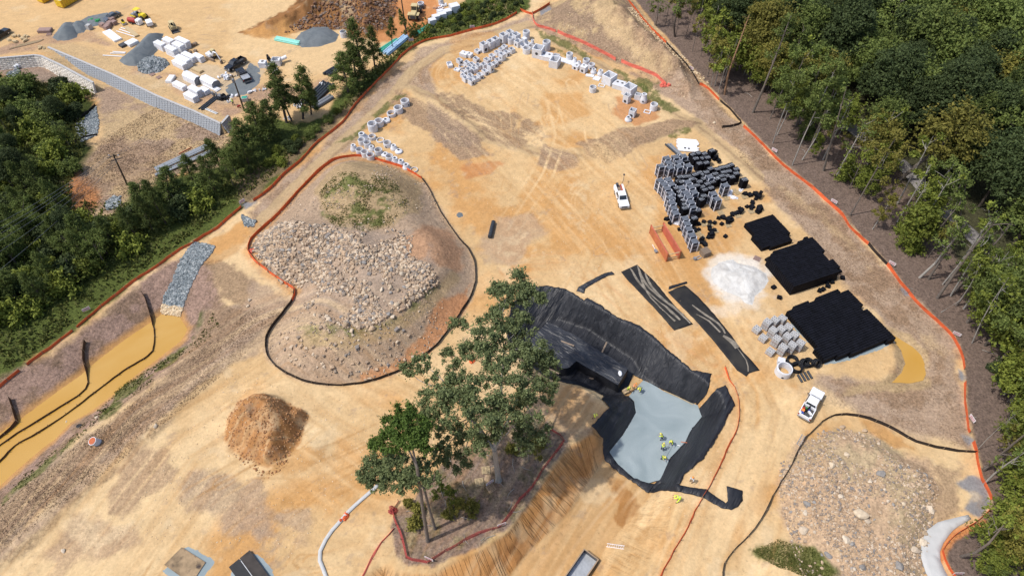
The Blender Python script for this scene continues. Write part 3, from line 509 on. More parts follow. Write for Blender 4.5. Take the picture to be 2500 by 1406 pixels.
def wavy(name, col, col2, rough, sc, bump, bs, stretch=(1, 1, 1), spec=.5, rot=0, r2=None, thr=(.4, .7), dist=1.5):
    m = bpy.data.materials.new(name); m.use_nodes = True; N = m.node_tree.nodes; L = m.node_tree.links; b = N['Principled BSDF']
    b.inputs['Roughness'].default_value = rough; b.inputs['Specular IOR Level'].default_value = spec
    tc = N.new('ShaderNodeTexCoord'); mp = N.new('ShaderNodeMapping'); mp.vector_type = 'TEXTURE'; mp.inputs['Scale'].default_value = [1 / q for q in stretch]; mp.inputs['Rotation'].default_value = (0, 0, rot); L.new(tc.outputs['Object'], mp.inputs[0])
    n = N.new('ShaderNodeTexNoise'); n.inputs['Scale'].default_value = sc; n.inputs['Detail'].default_value = 5; n.inputs['Distortion'].default_value = dist; L.new(mp.outputs[0], n.inputs['Vector'])
    r = N.new('ShaderNodeMapRange'); r.inputs[1].default_value, r.inputs[2].default_value = thr; L.new(n.outputs[0], r.inputs[0])
    mi = N.new('ShaderNodeMix'); mi.data_type = 'RGBA'; L.new(r.outputs[0], mi.inputs['Factor']); mi.inputs['A'].default_value = (*col, 1); mi.inputs['B'].default_value = (*col2, 1); L.new(mi.outputs['Result'], b.inputs['Base Color'])
    n2_ = N.new('ShaderNodeTexNoise'); n2_.inputs['Scale'].default_value = bs; n2_.inputs['Detail'].default_value = 4; n2_.inputs['Distortion'].default_value = dist; L.new(mp.outputs[0], n2_.inputs['Vector'])
    bp = N.new('ShaderNodeBump'); bp.inputs['Distance'].default_value = bump; bp.inputs['Strength'].default_value = 1; L.new(n2_.outputs[0], bp.inputs['Height']); L.new(bp.outputs[0], b.inputs['Normal'])
    return m
M['liner'] = wavy('black_liner', (.013, .014, .018), (.03, .031, .036), .5, .35, .4, .9, (1.9, .2, .6), .4, R(-35), dist=.5)
M['liner2'] = wavy('black_liner_flat', (.010, .011, .015), (.022, .022, .026), .5, .5, .12, 1.3, (1, 1, 1), .45)
M['linerw'] = wavy('crinkled_liner', (.018, .019, .024), (.040, .042, .048), .4, .4, .3, .7, (.6, 1.8, .6), .5, R(-35), dist=.8)
M['tarpdust'] = wavy('dusty_black_fabric', (.012, .012, .014), (.03, .028, .025), .8, .2, .04, 2, (1, 1, 1), .3)
M['wetconc'] = wavy('fresh_grey_fill', (.205, .255, .27), (.29, .34, .355), .85, .16, .03, 4, (1, 1, 1), .3, thr=(.3, .7))
M['muddy'] = wavy('muddy_water', (.44, .245, .050), (.50, .31, .095), .16, .05, .006, 2, (1, 1.2, 1), .35, thr=(.3, .7), dist=1.2)
M['stone'] = wavy('grey_crushed_stone', (.10, .118, .13), (.155, .172, .18), .9, .4, .05, 6, thr=(.3, .7))
M['riprap'] = mat('riprap_stone', (.24, .26, .28), .9, .3, 1, .02, 8, objvar=.0)
M['sandwhite'] = wavy('white_powder', (.42, .40, .37), (.60, .59, .56), .95, .5, .12, 1.5, thr=(.3, .7))
M['path'] = mat('shaded_concrete_path', (.22, .205, .195), .9, .12, .8, .01, 10)  # tone lowered to hold the tree shade lying on the path
M['flume'] = mat('pale_kerb_concrete', (.46, .46, .45), .9, .08, 1, .01, 10)
# ------------------------------------------------------------------ the ground sheet
def grid_mesh(name, m):
    ny, nx = X.shape; me = bpy.data.meshes.new(name); nv = nx * ny
    co = np.stack([X, Y, Z], -1).reshape(-1); me.vertices.add(nv); me.vertices.foreach_set('co', co)
    i = np.arange(nv).reshape(ny, nx); q = np.stack([i[:-1, :-1], i[:-1, 1:], i[1:, 1:], i[1:, :-1]], -1).reshape(-1)
    nf = (nx - 1) * (ny - 1); me.loops.add(nf * 4); me.loops.foreach_set('vertex_index', q.astype(np.int32)); me.polygons.add(nf)
    me.polygons.foreach_set('loop_start', np.arange(nf, dtype=np.int32) * 4); me.polygons.foreach_set('loop_total', np.full(nf, 4, np.int32)); me.polygons.foreach_set('use_smooth', np.ones(nf, bool))
    me.update(calc_edges=True)
    a = me.attributes.new('Col', 'FLOAT_COLOR', 'POINT'); c = np.ones((nv, 4)); c[:, :3] = COL.reshape(-1, 3); a.data.foreach_set('color', c.reshape(-1))
    g = me.attributes.new('grass', 'FLOAT', 'POINT'); g.data.foreach_set('value', GR.reshape(-1).astype(float))
    rl = me.attributes.new('rill', 'FLOAT_VECTOR', 'POINT'); rl.data.foreach_set('vector', np.stack([PARV, KV, CUT], -1).reshape(-1))
    me.materials.append(m); o = bpy.data.objects.new(name, me); scene.collection.objects.link(o); return o
tag(grid_mesh('ground', ground_mat()), kind='structure')
# ------------------------------------------------------------------ draped sheets
def refine(poly, st):
    o = []
    for k in range(len(poly)):
        a = np.array(poly[k]); b = np.array(poly[(k + 1) % len(poly)]); n = max(1, int(np.hypot(*(b - a)) / st))
        o += [tuple(a + (b - a) * i / n) for i in range(n)]
    return o
def drape(name, poly, m, off=.05, st=.4, wr=None, jag=0., thick=0., zf=None, parent=None, edge=0.):
    b = refine(poly, st * 1.3)
    if jag: b = [(p[0] + random.uniform(-jag, jag), p[1] + random.uniform(-jag, jag)) for p in b]
    xs = [p[0] for p in b]; ys = [p[1] for p in b]
    gx, gy = np.meshgrid(np.arange(min(xs), max(xs), st), np.arange(min(ys), max(ys), st)); gx = gx + RNG.uniform(-.12, .12, gx.shape) * st; gy = gy + RNG.uniform(-.12, .12, gy.shape) * st
    d, _ = sdist(gx, gy, b); k = d > st * .45; pts = b + list(zip(gx[k], gy[k])); n = len(b)
    r = geometry.delaunay_2d_cdt([Vector(p) for p in pts], [(i, (i + 1) % n) for i in range(n)], [], 1, 1e-5)
    V = np.array([(p.x, p.y) for p in r[0]]); x, y = V[:, 0], V[:, 1]
    z = (hgt(x, y) if zf is None else zf(x, y)) + off
    dd, _ = sdist(x, y, b); dd = np.clip(dd, 0, 99)
    if wr: z = z + wr(x, y) * ss(0, .8, dd)
    if edge: z = z - edge * ss(.5, 0, dd)
    me = bpy.data.meshes.new(name); me.from_pydata(np.stack([x, y, z], 1).tolist(), [], [tuple(f) for f in r[2]])
    me.polygons.foreach_set('use_smooth', [True] * len(me.polygons)); me.materials.append(m); me.update()
    bm = bmesh.new(); bm.from_mesh(me); bmesh.ops.recalc_face_normals(bm, faces=bm.faces)
    if sum(f.normal.z for f in bm.faces) < 0: bmesh.ops.reverse_faces(bm, faces=bm.faces)
    if thick:
        ex = bmesh.ops.extrude_face_region(bm, geom=bm.faces[:]); vs2 = [g for g in ex['geom'] if isinstance(g, bmesh.types.BMVert)]
        bmesh.ops.translate(bm, verts=vs2, vec=(0, 0, thick))
    bm.to_mesh(me); bm.free()
    o = bpy.data.objects.new(name, me); scene.collection.objects.link(o)
    if parent is not None: o.parent = parent
    return o
def flat_sheet(name, poly, z, m, kind='structure', jag=0.):
    b = refine(poly, .6); b = [(p[0] + random.uniform(-jag, jag), p[1] + random.uniform(-jag, jag)) for p in b] if jag else b
    o = MB().add([(p[0], p[1], z) for p in b], [tuple(range(len(b)))]).build(name, m)
    if o.data.polygons[0].normal.z < 0: o.data.flip_normals()
    return tag(o, kind=kind)
wp = PP(WATER1, -2.4); wp = [tuple(np.array(p) + (np.array(p) - np.mean(wp, 0)) / (np.linalg.norm(np.array(p) - np.mean(wp, 0)) + 1) * .25) for p in wp]
flat_sheet('water', wp, -2.4, M['muddy'], jag=.08)
flat_sheet('pond_water', PP(WATER2, -.42), -.42, M['muddy'], jag=.05)
# ------------------------------------------------------------------ fences: fabric ribbon + stakes under one Empty
def smooth_path(poly, st=1.0, wob=.05):
    out = []
    for k in range(len(poly) - 1):
        p0 = np.array(poly[max(k - 1, 0)]); p1 = np.array(poly[k]); p2 = np.array(poly[k + 1]); p3 = np.array(poly[min(k + 2, len(poly) - 1)])
        n = max(1, int(np.hypot(*(p2 - p1)) / st))
        for i in range(n):
            t = i / n; q = .5 * (2 * p1 + (p2 - p0) * t + (2 * p0 - 5 * p1 + 4 * p2 - p3) * t * t + (3 * p1 - p0 - 3 * p2 + p3) * t ** 3)
            q = q + np.array([random.uniform(-wob, wob), random.uniform(-wob, wob)]); out.append(tuple(q))
    out.append(tuple(poly[-1])); return out
def fence(pix, label, m, hh=.8, step=2.4, name='silt_fence', group=None, world=None, lean=.12, cat='fence', maxp=98, foot=None):
    hh *= .86; path = smooth_path(world or GP(pix), .8); cx, cy = path[0]; cz = float(hgt(cx, cy)); t = thing(name, label, cat, (cx, cy, cz), group=group)
    P_ = np.array(path); zz = hgt(P_[:, 0], P_[:, 1]); d = np.gradient(P_, axis=0); d /= np.linalg.norm(d, axis=1)[:, None] + 1e-9; nr = np.stack([-d[:, 1], d[:, 0]], 1)
    n = len(P_); top = hh * (1 + .09 * vn(np.arange(n) * .45, np.zeros(n), 5)) ; ln = lean * vn(np.arange(n) * .25, np.zeros(n), 6)
    v = []; th = .03
    for k in range(n):
        for sgn in (-1, 1):
            for fz in (0, .5, 1):
                off = nr[k] * (sgn * th / 2 + ln[k] * fz + .05 * math.sin(k * 1.9) * (fz == .5))
                v.append((P_[k][0] + off[0] - cx, P_[k][1] + off[1] - cy, zz[k] - .05 * (fz == 0) + top[k] * fz - cz))
    f = []
    for k in range(n - 1):
        a, b = k * 6, k * 6 + 6
        f += [(a, b, b + 1, a + 1), (a + 1, b + 1, b + 2, a + 2), (a + 4, b + 4, b + 3, a + 3), (a + 5, b + 5, b + 4, a + 4), (a + 2, b + 2, b + 5, a + 5)]
    MB().add(v, f).build('fabric', m, t)
    L = float(np.hypot(*np.diff(P_, axis=0).T).sum()); cnt = min(maxp, int(L / step)); pm = None
    for i in range(cnt + 1):
        k = min(n - 1, int(i * (n - 1) / max(cnt, 1))); 
        if pm is None: pm = MB().box(0, 0, 0, .06, .06, hh + .25).build('post', M['stake'], t)
        else: q = pm.copy(); scene.collection.objects.link(q); q.parent = t; pm_ = q
        (pm if i == 0 else q).location = (P_[k][0] - cx + nr[k][0] * .05, P_[k][1] - cy + nr[k][1] * .05, zz[k] - cz)
    return t
F_LEFT1 = [(1262,33),(1235,50),(1200,64),(1160,74),(1100,90),(1050,98),(1020,110),(990,130),(970,150),(940,182),(900,222),(860,267),(840,297),(800,332),(770,354),(730,397),(700,422),(660,462),(619,492)]
fence(F_LEFT1, 'long red-orange fence running along the upper tree strip', M['orange'], .75)
fence([(590,507),(545,547),(530,560),(500,577),(474,594)], 'short sagging red-orange fence beside the tan channel', M['orange'], .7)
fence([(473,595),(450,605),(420,625),(380,655),(336,682),(294,715),(238,758),(188,800)], 'red-orange fence between the pines and the rock chute', M['orange'], .6)
fence([(179,808),(150,830),(123,853),(106,863),(67,892)], 'low broken red-orange fence above the muddy basin', M['orange'], .6)
fence([(50,905),(20,930),(0,947),(-60,990),(-160,1060)], 'end piece of red-orange fence at the left edge of the photo', M['orange'], .7)
fence(MOUND_A[-1:] + MOUND_A[:19], 'red-orange fence around the upper side of the boulder mound', M['orange'], .8)
fence(MOUND_A[18:] + MOUND_A[:1], 'black silt fence looping round the lower side of the boulder mound', M['silt'], .75)
F_R = [(1520,-15),(1545,17),(1580,60),(1606,88),(1626,107)]
fence(F_R, 'orange fence at the top edge between spoil hill and wood', M['orange'], .75)
fence([(1626,107),(1650,132),(1684,171),(1706,207)], 'black silt fence below the spoil hill at the wood edge', M['silt'], .7)
fence([(1708,208),(1725,216),(1755,246)], 'short orange fence linking two black fences by the wood', M['orange'], .8)
fence([(1757,248),(1783,270),(1800,290),(1809,302),(1790,310),(1762,313)], 'black silt fence ending in a hook beside the wood', M['silt'], .7)
fence([(1814,311),(1830,325),(1846,340),(1887,382),(1917,410),(1973,453),(2011,487),(2056,528),(2072,554),(2118,598)], 'bright orange fence between dry grass strip and tall trunks', M['orange'], .85)
fence([(2118,598),(2140,622),(2164,647)], 'dark patch of fence between two orange runs', M['silt'], .85)
fence([(2164,647),(2175,662),(2189,682),(2206,704),(2218,716)], 'short orange fence just below the dark fence patch', M['orange'], .9)
fence([(2218,718),(2244,747),(2285,785),(2320,819),(2340,852),(2350,880),(2353,902)], 'orange fence curving past the yellow puddle', M['orange'], .85)
fence([(2353,934),(2355,984),(2358,1010),(2362,1049),(2366,1057)], 'short orange fence between two grey stone patches', M['orange'], .8)
fence([(2374,1080),(2381,1104),(2388,1147),(2395,1172),(2410,1198),(2419,1220)], 'orange fence beside the grey gravel apron', M['orange'], .85)
fence([(2417,1242),(2388,1271),(2352,1294),(2325,1312),(2312,1325),(2300,1345),(2306,1368),(2318,1390),(2340,1425),(2380,1480)], 'red-orange fence bending round the pale concrete flume', M['orange'], .7)
F_S = [(1307,62),(1324,66),(1357,79),(1386,92),(1432,111),(1475,133),(1503,149)]
fence([(1299,37),(1302,52),(1312,65),(1335,72),(1357,79)], 'salmon fence corner at the top of the spoil hill', M['salmon'], .9)
fence([(1361,81),(1386,92),(1432,111),(1475,133),(1503,149)], 'bright salmon fence behind the concrete rings', M['salmon'], 1.1)
fence([(1516,153),(1547,166),(1596,185),(1612,198),(1626,211)], 'bright salmon fence ending in a crumpled heap', M['salmon'], 1.1)
fence([(1270,27),(1285,33),(1299,37)], 'short red fence by the two thin trunks at the top', M['orange'], .8)
fence([(1300,36),(1320,25),(1342,11)], 'red fence rising to the top edge beside the wood', M['orange'], .8)
fence([(2383,1105),(2318,1100),(2234,1079),(2200,1060),(2150,1035),(2094,1017),(2052,1014),(2024,1019),(1996,1038),(1968,1066),(1946,1100),(1926,1147),(1892,1201),(1862,1257),(1834,1299),(1800,1335),(1767,1377),(1764,1420),(1770,1500)], 'long thin black silt fence curving round the right rubble mound', M['silt'], .7)
fence([(1769,897),(1780,928),(1795,945),(1802,965),(1806,990),(1805,1018),(1799,1051),(1780,1093),(1752,1155),(1727,1194),(1713,1214)], 'thin orange net fence along the right rim of the pit', M['orange'], .55, lean=.3)
fence([(1713,1216),(1680,1288),(1646,1346),(1615,1407),(1580,1480)], 'thin orange net fence leading down the right side of the trench', M['orange'], .45, lean=.3)
fence([(1333,1043),(1350,1052),(1369,1063),(1379,1074),(1364,1099),(1333,1137),(1300,1192),(1272,1220),(1252,1253),(1225,1285)], 'faded red net fence along the trench side of the tree island', M['rednet'], .6, lean=.3)
fence([(1225,1285),(1169,1304),(1120,1330),(1090,1346),(1065,1362),(1045,1374),(991,1362),(985,1335),(980,1316),(967,1282),(956,1246),(973,1223)], 'faded red net fence round the lower end of the tree island', M['rednet'], .6, lean=.3)
fence([(961,1289),(948,1305),(933,1324),(910,1365),(886,1410)], 'faint salmon net strip trailing away from the tree island', M['salmon'], .35, lean=.3)
def basin_fence(pix, label, z=-2.3): fence(None, label, M['siltb'], .95, world=[P(a, b, 0) if b < 0 else G(a, b) for a, b in pix], step=2.2)
basin_fence([(349,718),(357,735),(364,752),(375,786),(381,828),(380,848),(377,862),(364,876),(305,912),(247,954),(179,1005),(98,1061),(42,1094),(0,1137),(-90,1210)], 'brown baffle fence with the longest run across the muddy basin')
basin_fence([(209,836),(206,860),(207,881),(216,912),(220,940),(214,955),(196,971),(151,999),(95,1035),(48,1063),(6,1091),(-80,1150)], 'brown baffle fence in the middle of the muddy basin')
basin_fence([(26,976),(39,1010),(46,1033),(17,1063),(0,1077),(-60,1120)], 'short brown baffle fence at the left edge of the basin')
fence([(184,310),(195,290),(215,275),(233,258)], 'black silt fence above the upper left stone patch', M['silt'], .6)
fence([(186,350),(205,338),(225,333),(238,331)], 'black silt fence below the upper left stone patch', M['silt'], .6)
def heap(px, py, label, m, name='net_heap', s=1.3):
    x, y, z = GZ(px, py); b = MB()
    for k in range(9):
        a = random.uniform(0, 6.28); r = random.uniform(0, s * .6); pr = [(.01, 0)] if 0 else [(s * .35, 0), (s * random.uniform(.25, .42), s * .12), (s * .2, s * random.uniform(.2, .4)), (.03, s * .42)]
        b.lathe(r * math.cos(a), r * math.sin(a), pr, 7, sc=(random.uniform(.6, 1.4), random.uniform(.5, 1)))
    v = np.concatenate(b.v); v += RNG.normal(0, s * .05, v.shape); b.v = [v]
    o = b.build(name, m); o.location = (x, y, z - .03); return tag(o, label, 'netting')
heap(1624, 208, 'crumpled heap of salmon netting at the end of its fence', M['salmon'], s=1.6)
heap(842, 1264, 'crumpled orange netting lying on the pale kerb', M['orange'], s=1.0)
heap(957, 1247, 'crumpled faded red netting at the left tip of the tree island', M['rednet'], s=1.1)
heap(617, 613, 'crumpled salmon netting by the left corner of the boulder mound', M['salmon'], s=1.0)
heap(1153, 880, 'red netting lying under the big tree', M['orange'], s=1.0); heap(1190, 868, 'small red bundle under the big tree, right of the netting', M['red'], s=.6)
def bag(px, py, rx, ry, rot, label, m=None, name='filter_bag', zt=.25):
    x, y, z = GZ(px, py); b = MB(); b.lathe(0, 0, [(1, 0), (1.0, zt * .4), (.8, zt * .85), (.4, zt), (.05, zt * 1.05)], 12, sc=(rx, ry)); o = b.build(name, m or M['stone'], smooth=True)
    o.location = (x, y, z - .02); o.rotation_euler = (0, 0, rot); return tag(o, label, 'filter bag')
# warning signs along the fences
def sign(px, py, label, rz=0.):
    x, y, z = GZ(px, py); t = thing('warning_sign', label, 'sign', (x, y, z), rz)
    MB().box(0, 0, .25, 1.25, .03, .7).build('board', M['sign'], t); s_ = MB()
    s_.box(0, -.022, .72, 1.0, .006, .1); s_.box(0, -.022, .52, .9, .006, .06); s_.box(0, -.022, .38, .95, .006, .06); s_.build('marking', M['signr'], t)
    for a in (-.5, .5): MB().box(a, .04, 0, .05, .05, .95).build('post', M['stake'], t)
for px, py, l, r_ in ((1153, 71, 'white sign on the upper green verge beyond the concrete boxes', .1), (1687, 172, 'white sign on the fence at the upper wood edge', -.9), (1889, 372, 'white sign by the orange fence, beside the two leaning trunks', -.8), (2034, 497, 'white sign by the orange fence, right of the black stacks', -.8), (2175, 648, 'white sign just below the dark patch of fence', -.8), (2332, 820, 'white sign where the orange fence turns past the yellow puddle', -.6), (2369, 1026, 'white sign by the fence right of the rubble mound', -1.4), (1225, 1284, 'white sign at the lower right corner of the tree island', .35), (1048, 1367, 'white sign at the bottom tip of the tree island', -.4), (214, 760, 'white sign beside the red-orange fence above the muddy basin', .7), (1196, 1182, 'white paper sign at the foot of the big tree', .6), (2335, 1403, 'white sign at the bottom right beside the flume fence', 0.), (1004, 103, 'white sign among the brush behind the teal pipes', .3), (593, 497, 'small white sign at the bend of the fence near the tan channel', .9)): sign(px, py, l, r_)
# ------------------------------------------------------------------ crushed stone piles
def pile(name, pix, h, m, label, w=4., rough=.12, st=.35, rs=1.2, cat='gravel pile', off=.02, pk=None):
    poly = GP(pix)
    def z(x, y):
        d, _ = sdist(x, y, refine(poly, 2.)); d = np.clip(d, 0, 99)
        if pk: q = G(*pk); s = np.clip(1 - np.hypot(x - q[0], y - q[1]) / pk_r, 0, 1); return h * np.minimum(d / w, s) + rough * fbm(x, y, rs, 3, 8)
        return h * (1 - np.exp(-d / w * 1.2)) * np.clip(d / .6, 0, 1) ** .5 + rough * fbm(x, y, rs, 3, 8) * np.clip(d, 0, 1)
    o = drape(name, poly, m, off=off, st=st, wr=None, zf=lambda x, y: hgt(x, y) + z(x, y) - .03, jag=.12); return tag(o, label, cat)
pk_r = 3.2
pile('gravel_pile', [(128,92),(150,62),(180,55),(195,70),(188,92),(165,100),(140,100)], 3.4, M['stone'], 'dark grey stone pile left of the pale one, by the tan hut', 4.5)
pile('gravel_pile', [(160,75),(185,52),(205,52),(216,66),(205,80),(185,84)], 2.4, M['stone'], 'paler grey stone pile next to the concrete cube', 4)
pile('gravel_spread', [(190,55),(215,40),(265,30),(262,58),(250,62),(218,68)], .5, M['stone'], 'low spread of grey stone behind the grey car', 3)
pile('gravel_pile', [(290,148),(320,125),(360,85),(400,82),(385,125),(360,150),(330,163),(305,160)], 3.6, M['stone'], 'largest grey stone pile left of the white wrapped bundles', 5)
pile('rock_pile', [(334,160),(345,145),(375,138),(405,145),(415,158),(390,178),(355,182),(338,175)], 1.7, M['riprap'], 'pile of coarse grey rock below the largest stone pile', 4, .35, .35, .6)
pile('gravel_pile', [(712,105),(735,80),(765,66),(800,66),(828,85),(820,102),(780,115),(740,117)], 2.2, M['stone'], 'round grey stone pile with a dug notch beside the teal pipes', 5)
pile('gravel_apron', [(610,150),(640,165),(640,205),(600,235),(560,245),(540,215),(580,190)], .06, M['stone'], 'flat grey gravel patch under the black pickups', 3, .02)
pile('gravel_spread', [(1112,525),(1120,518),(1130,520),(1132,528),(1120,533)], .3, M['stone'], 'tiny grey gravel pile on the open sand', 1, .05, .25)
pile('powder_pile', [(1735,655),(1755,640),(1790,632),(1800,642),(1840,650),(1872,668),(1878,685),(1866,705),(1845,722),(1838,745),(1820,742),(1805,725),(1770,712),(1742,690),(1735,672)], 1.2, M['sandwhite'], 'spread pile of white powder between black stacks and module field', 4.5, .32, .25, 2.0, 'powder pile')
pile('gravel_pad', [(1915,772),(1935,765),(2110,760),(2170,820),(2195,830),(2160,858),(2075,884),(2040,893),(2012,897),(1992,878),(1995,866),(1930,800)], .05, M['wetconc'], 'smooth grey stone pad under the largest black module field', 2, .01, .5, cat='gravel pad')
pile('gravel_pad', [(395,1392),(452,1332),(462,1330),(500,1350),(530,1366),(522,1382),(492,1420),(470,1440),(395,1400)], .15, M['wetconc'], 'grey stone border round the tan pit cover, bottom left', 2, .04, .3, cat='gravel pad')
pile('gravel_pad', [(560,1400),(572,1370),(610,1342),(632,1350),(660,1375),(680,1420),(640,1470),(560,1460)], .15, M['wetconc'], 'grey stone border round the black pit cover, bottom left', 2, .04, .3, cat='gravel pad')
tag(drape('pit_cover', GP([(445,1336),(503,1373),(468,1425),(402,1379)]), mat('scraped_brown_board', (.27,.19,.11), .85, .5, .9, .04, 2, dirt=((.05,.035,.03), 1.1, .56)), off=.2, st=.4), 'tan boarded pit cover with curved scrapes, bottom left', 'pit cover')
t = thing('pit_cover', 'black pit cover with a centre seam, right of the tan one', 'pit cover', (*GZ(612, 1400)[:2], GZ(612, 1400)[2] + .15), heading((609, 1361), (642, 1406)))
MB().box(0, -.8, 0, 5.2, 1.5, .25).build('panel', M['blk'], t, bevel=.03); MB().box(0, .8, 0, 5.2, 1.5, .25).build('panel', mat('dusty_black_panel', (.045,.038,.034), .9, .4, 1), t, bevel=.03); MB().box(0, 0, .25, 4.4, .08, .03).build('seam', M['steel'], t)
# riprap
def stones(n, poly, r0, r1, m, name, label, group=None, world=None, kind='stuff', cat=None, sink=.3, squash=.75, zf=None, clump=None, parent=None):
    poly = world or GP(poly); xs = [p[0] for p in poly]; ys = [p[1] for p in poly]; px_ = RNG.uniform(min(xs), max(xs), n * 6); py_ = RNG.uniform(min(ys), max(ys), n * 6)
    k = inside(px_, py_, poly)
    if clump is not None: k &= RNG.uniform(0, 1, n * 6) < ss(clump - .25, clump + .3, fbm(px_, py_, 5, 3, 91))
    px_, py_ = px_[k][:n], py_[k][:n]; n = len(px_); r = r0 + (r1 - r0) * RNG.uniform(0, 1, n) ** 2.2; z = (zf or hgt)(px_, py_)
    base = np.array([(-1,-1,-.8),(1,-1,-.8),(1,1,-.8),(-1,1,-.8),(-.8,-.9,.55),(.8,-.8,.6),(.7,.8,.7),(-.8,.7,.6),(0,0,1.0)]) ; fc = np.array([(0,1,5,4),(1,2,6,5),(2,3,7,6),(3,0,4,7)]); ft = np.array([(4,5,8),(5,6,8),(6,7,8),(7,4,8)])
    v = base[None] * RNG.uniform(.65, 1.25, (n, 9, 1)) * np.stack([RNG.uniform(.6, 1.2, n), RNG.uniform(.5, 1, n), RNG.uniform(.5, squash, n)], 1)[:, None] * r[:, None, None]
    a = RNG.uniform(0, 6.28, n); c, s = np.cos(a)[:, None], np.sin(a)[:, None]; x = v[..., 0] * c - v[..., 1] * s; y_ = v[..., 0] * s + v[..., 1] * c
    v = np.stack([x + px_[:, None], y_ + py_[:, None], v[..., 2] + (z + r * (1 - sink) * .5)[:, None]], -1).reshape(-1, 3)
    o9 = np.arange(n)[:, None, None] * 9; f = (fc[None] + o9).reshape(-1, 4).tolist() + (ft[None] + o9).reshape(-1, 3).tolist()
    me = bpy.data.meshes.new(name); me.from_pydata(v.tolist(), [], f); at = me.attributes.new('Col', 'FLOAT', 'POINT'); at.data.foreach_set('value', np.repeat(RNG.uniform(0, 1, n), 9)); me.materials.append(m); me.update()
    o = bpy.data.objects.new(name, me); scene.collection.objects.link(o)
    if parent is not None: o.parent = parent
    return tag(o, label, cat, group, kind)
def rock_mat(name, cols):
    m = bpy.data.materials.new(name); m.use_nodes = True; N = m.node_tree.nodes; L = m.node_tree.links; b = N['Principled BSDF']; b.inputs['Roughness'].default_value = .9
    a = N.new('ShaderNodeAttribute'); a.attribute_name = 'Col'; r = N.new('ShaderNodeValToRGB'); e = r.color_ramp.elements; r.color_ramp.interpolation = 'CONSTANT'
    while len(e) < len(cols): e.new(.5)
    for i, c in enumerate(cols): e[i].position = i / len(cols); e[i].color = (*c, 1)
    oi = N.new('ShaderNodeObjectInfo'); ad = N.new('ShaderNodeMath'); ad.operation = 'ADD'; fr = N.new('ShaderNodeMath'); fr.operation = 'FRACT'; L.new(a.outputs['Fac'], ad.inputs[0]); L.new(oi.outputs['Random'], ad.inputs[1]); L.new(ad.outputs[0], fr.inputs[0]); L.new(fr.outputs[0], r.inputs[0])
    n = N.new('ShaderNodeTexNoise'); n.inputs['Scale'].default_value = 3; tc = N.new('ShaderNodeTexCoord'); L.new(tc.outputs['Object'], n.inputs['Vector']); mr = N.new('ShaderNodeMapRange'); mr.inputs[3].default_value = .7; mr.inputs[4].default_value = 1.3; L.new(n.outputs[0], mr.inputs[0])
    sc = N.new('ShaderNodeVectorMath'); sc.operation = 'SCALE'; L.new(r.outputs[0], sc.inputs[0]); L.new(mr.outputs[0], sc.inputs['Scale']); L.new(sc.outputs[0], b.inputs['Base Color']); return m
RK_MIX = rock_mat('rubble_rock', [(.43,.31,.205),(.30,.22,.155),(.48,.37,.26),(.21,.185,.165),(.39,.28,.185),(.24,.19,.145),(.52,.42,.31),(.35,.26,.18)])
RK_GREY = rock_mat('grey_riprap', [(.15,.175,.185),(.22,.25,.26),(.11,.13,.14),(.32,.34,.34),(.18,.2,.21)]); RK_CRM = rock_mat('cream_riprap', [(.55,.42,.26),(.45,.33,.2),(.6,.48,.32)])
RK_BROWN = rock_mat('clay_clods', [(.36,.18,.075),(.30,.145,.06),(.40,.21,.095),(.25,.12,.05)]); RK_DK = rock_mat('dark_clods', [(.17,.085,.045),(.12,.06,.035),(.23,.12,.06),(.2,.15,.12)])
CH1 = [(474,592),(500,596),(524,602),(515,622),(490,650),(470,690),(455,725),(445,755),(395,748),(402,720),(420,690),(435,650),(455,615)]
stones(5600, CH1, .10, .27, RK_GREY, 'riprap_chute', 'grey broken stone lining the chute into the basin', clump=None)
stones(500, [(395,745),(447,750),(440,772),(396,766)], .16, .34, RK_CRM, 'cream_riprap', 'cream stones where the chute meets the muddy water')
stones(170, [(592,528),(625,540),(618,555),(598,552)], .15, .4, RK_GREY, 'loose_riprap', 'few grey stones at the upper end of the tan channel')
stones(2600, [(186,305),(235,262),(242,300),(238,330),(205,345),(188,352)], .1, .27, RK_GREY, 'riprap_apron', 'grey stone patch between the two black silt fences, upper left')
stones(380, [(15,200),(20,180),(45,168),(50,175),(30,200),(20,215)], .15, .4, RK_GREY, 'outlet_riprap', 'grey stones below the pipe in the white block wall')
stones(260, [(258,500),(270,482),(295,480),(292,505),(262,515)], .15, .4, RK_GREY, 'riprap_patch', 'grey stone patch behind the pines left of centre')
stones(1100, BROWN, .05, .17, RK_BROWN, 'clay_clods', 'loose clods over the brown dirt pile', sink=.6); stones(60, [(700,1140),(640,1175),(620,1150),(560,1110),(540,1080),(560,1100),(650,1150),(720,1100)], .06, .2, RK_BROWN, 'scattered_clods', 'scattered clods below the brown dirt pile')
stones(2600, [(690,80),(760,20),(760,-30),(960,-40),(975,30),(940,70),(890,88),(840,72),(760,72)], .12, .5, RK_DK, 'dark_clods', 'dark clods over the large dirt pile at the top', sink=.6)
stones(900, [(335,160),(345,146),(375,139),(405,146),(414,158),(390,177),(355,181),(338,174)], .12, .3, RK_GREY, 'coarse_rock', 'coarse grey rock lying on the rock pile', zf=lambda x, y: hgt(x, y) + 1.6 * (1 - np.exp(-np.clip(sdist(x, y, GP([(334,160),(345,145),(375,138),(405,145),(415,158),(390,178),(355,182),(338,175)]))[0], 0, 9) / 4 * 1.2)))
RUB1 = [(622,600),(660,560),(720,540),(800,548),(850,570),(960,560),(1010,575),(1000,625),(1050,650),(1075,690),(1010,740),(960,770),(900,800),(840,800),(760,770),(730,730),(700,700),(650,650)]
stones(6500, RUB1, .10, .42, RK_MIX, 'rubble', 'loose broken rock covering the big boulder mound', clump=-.12)
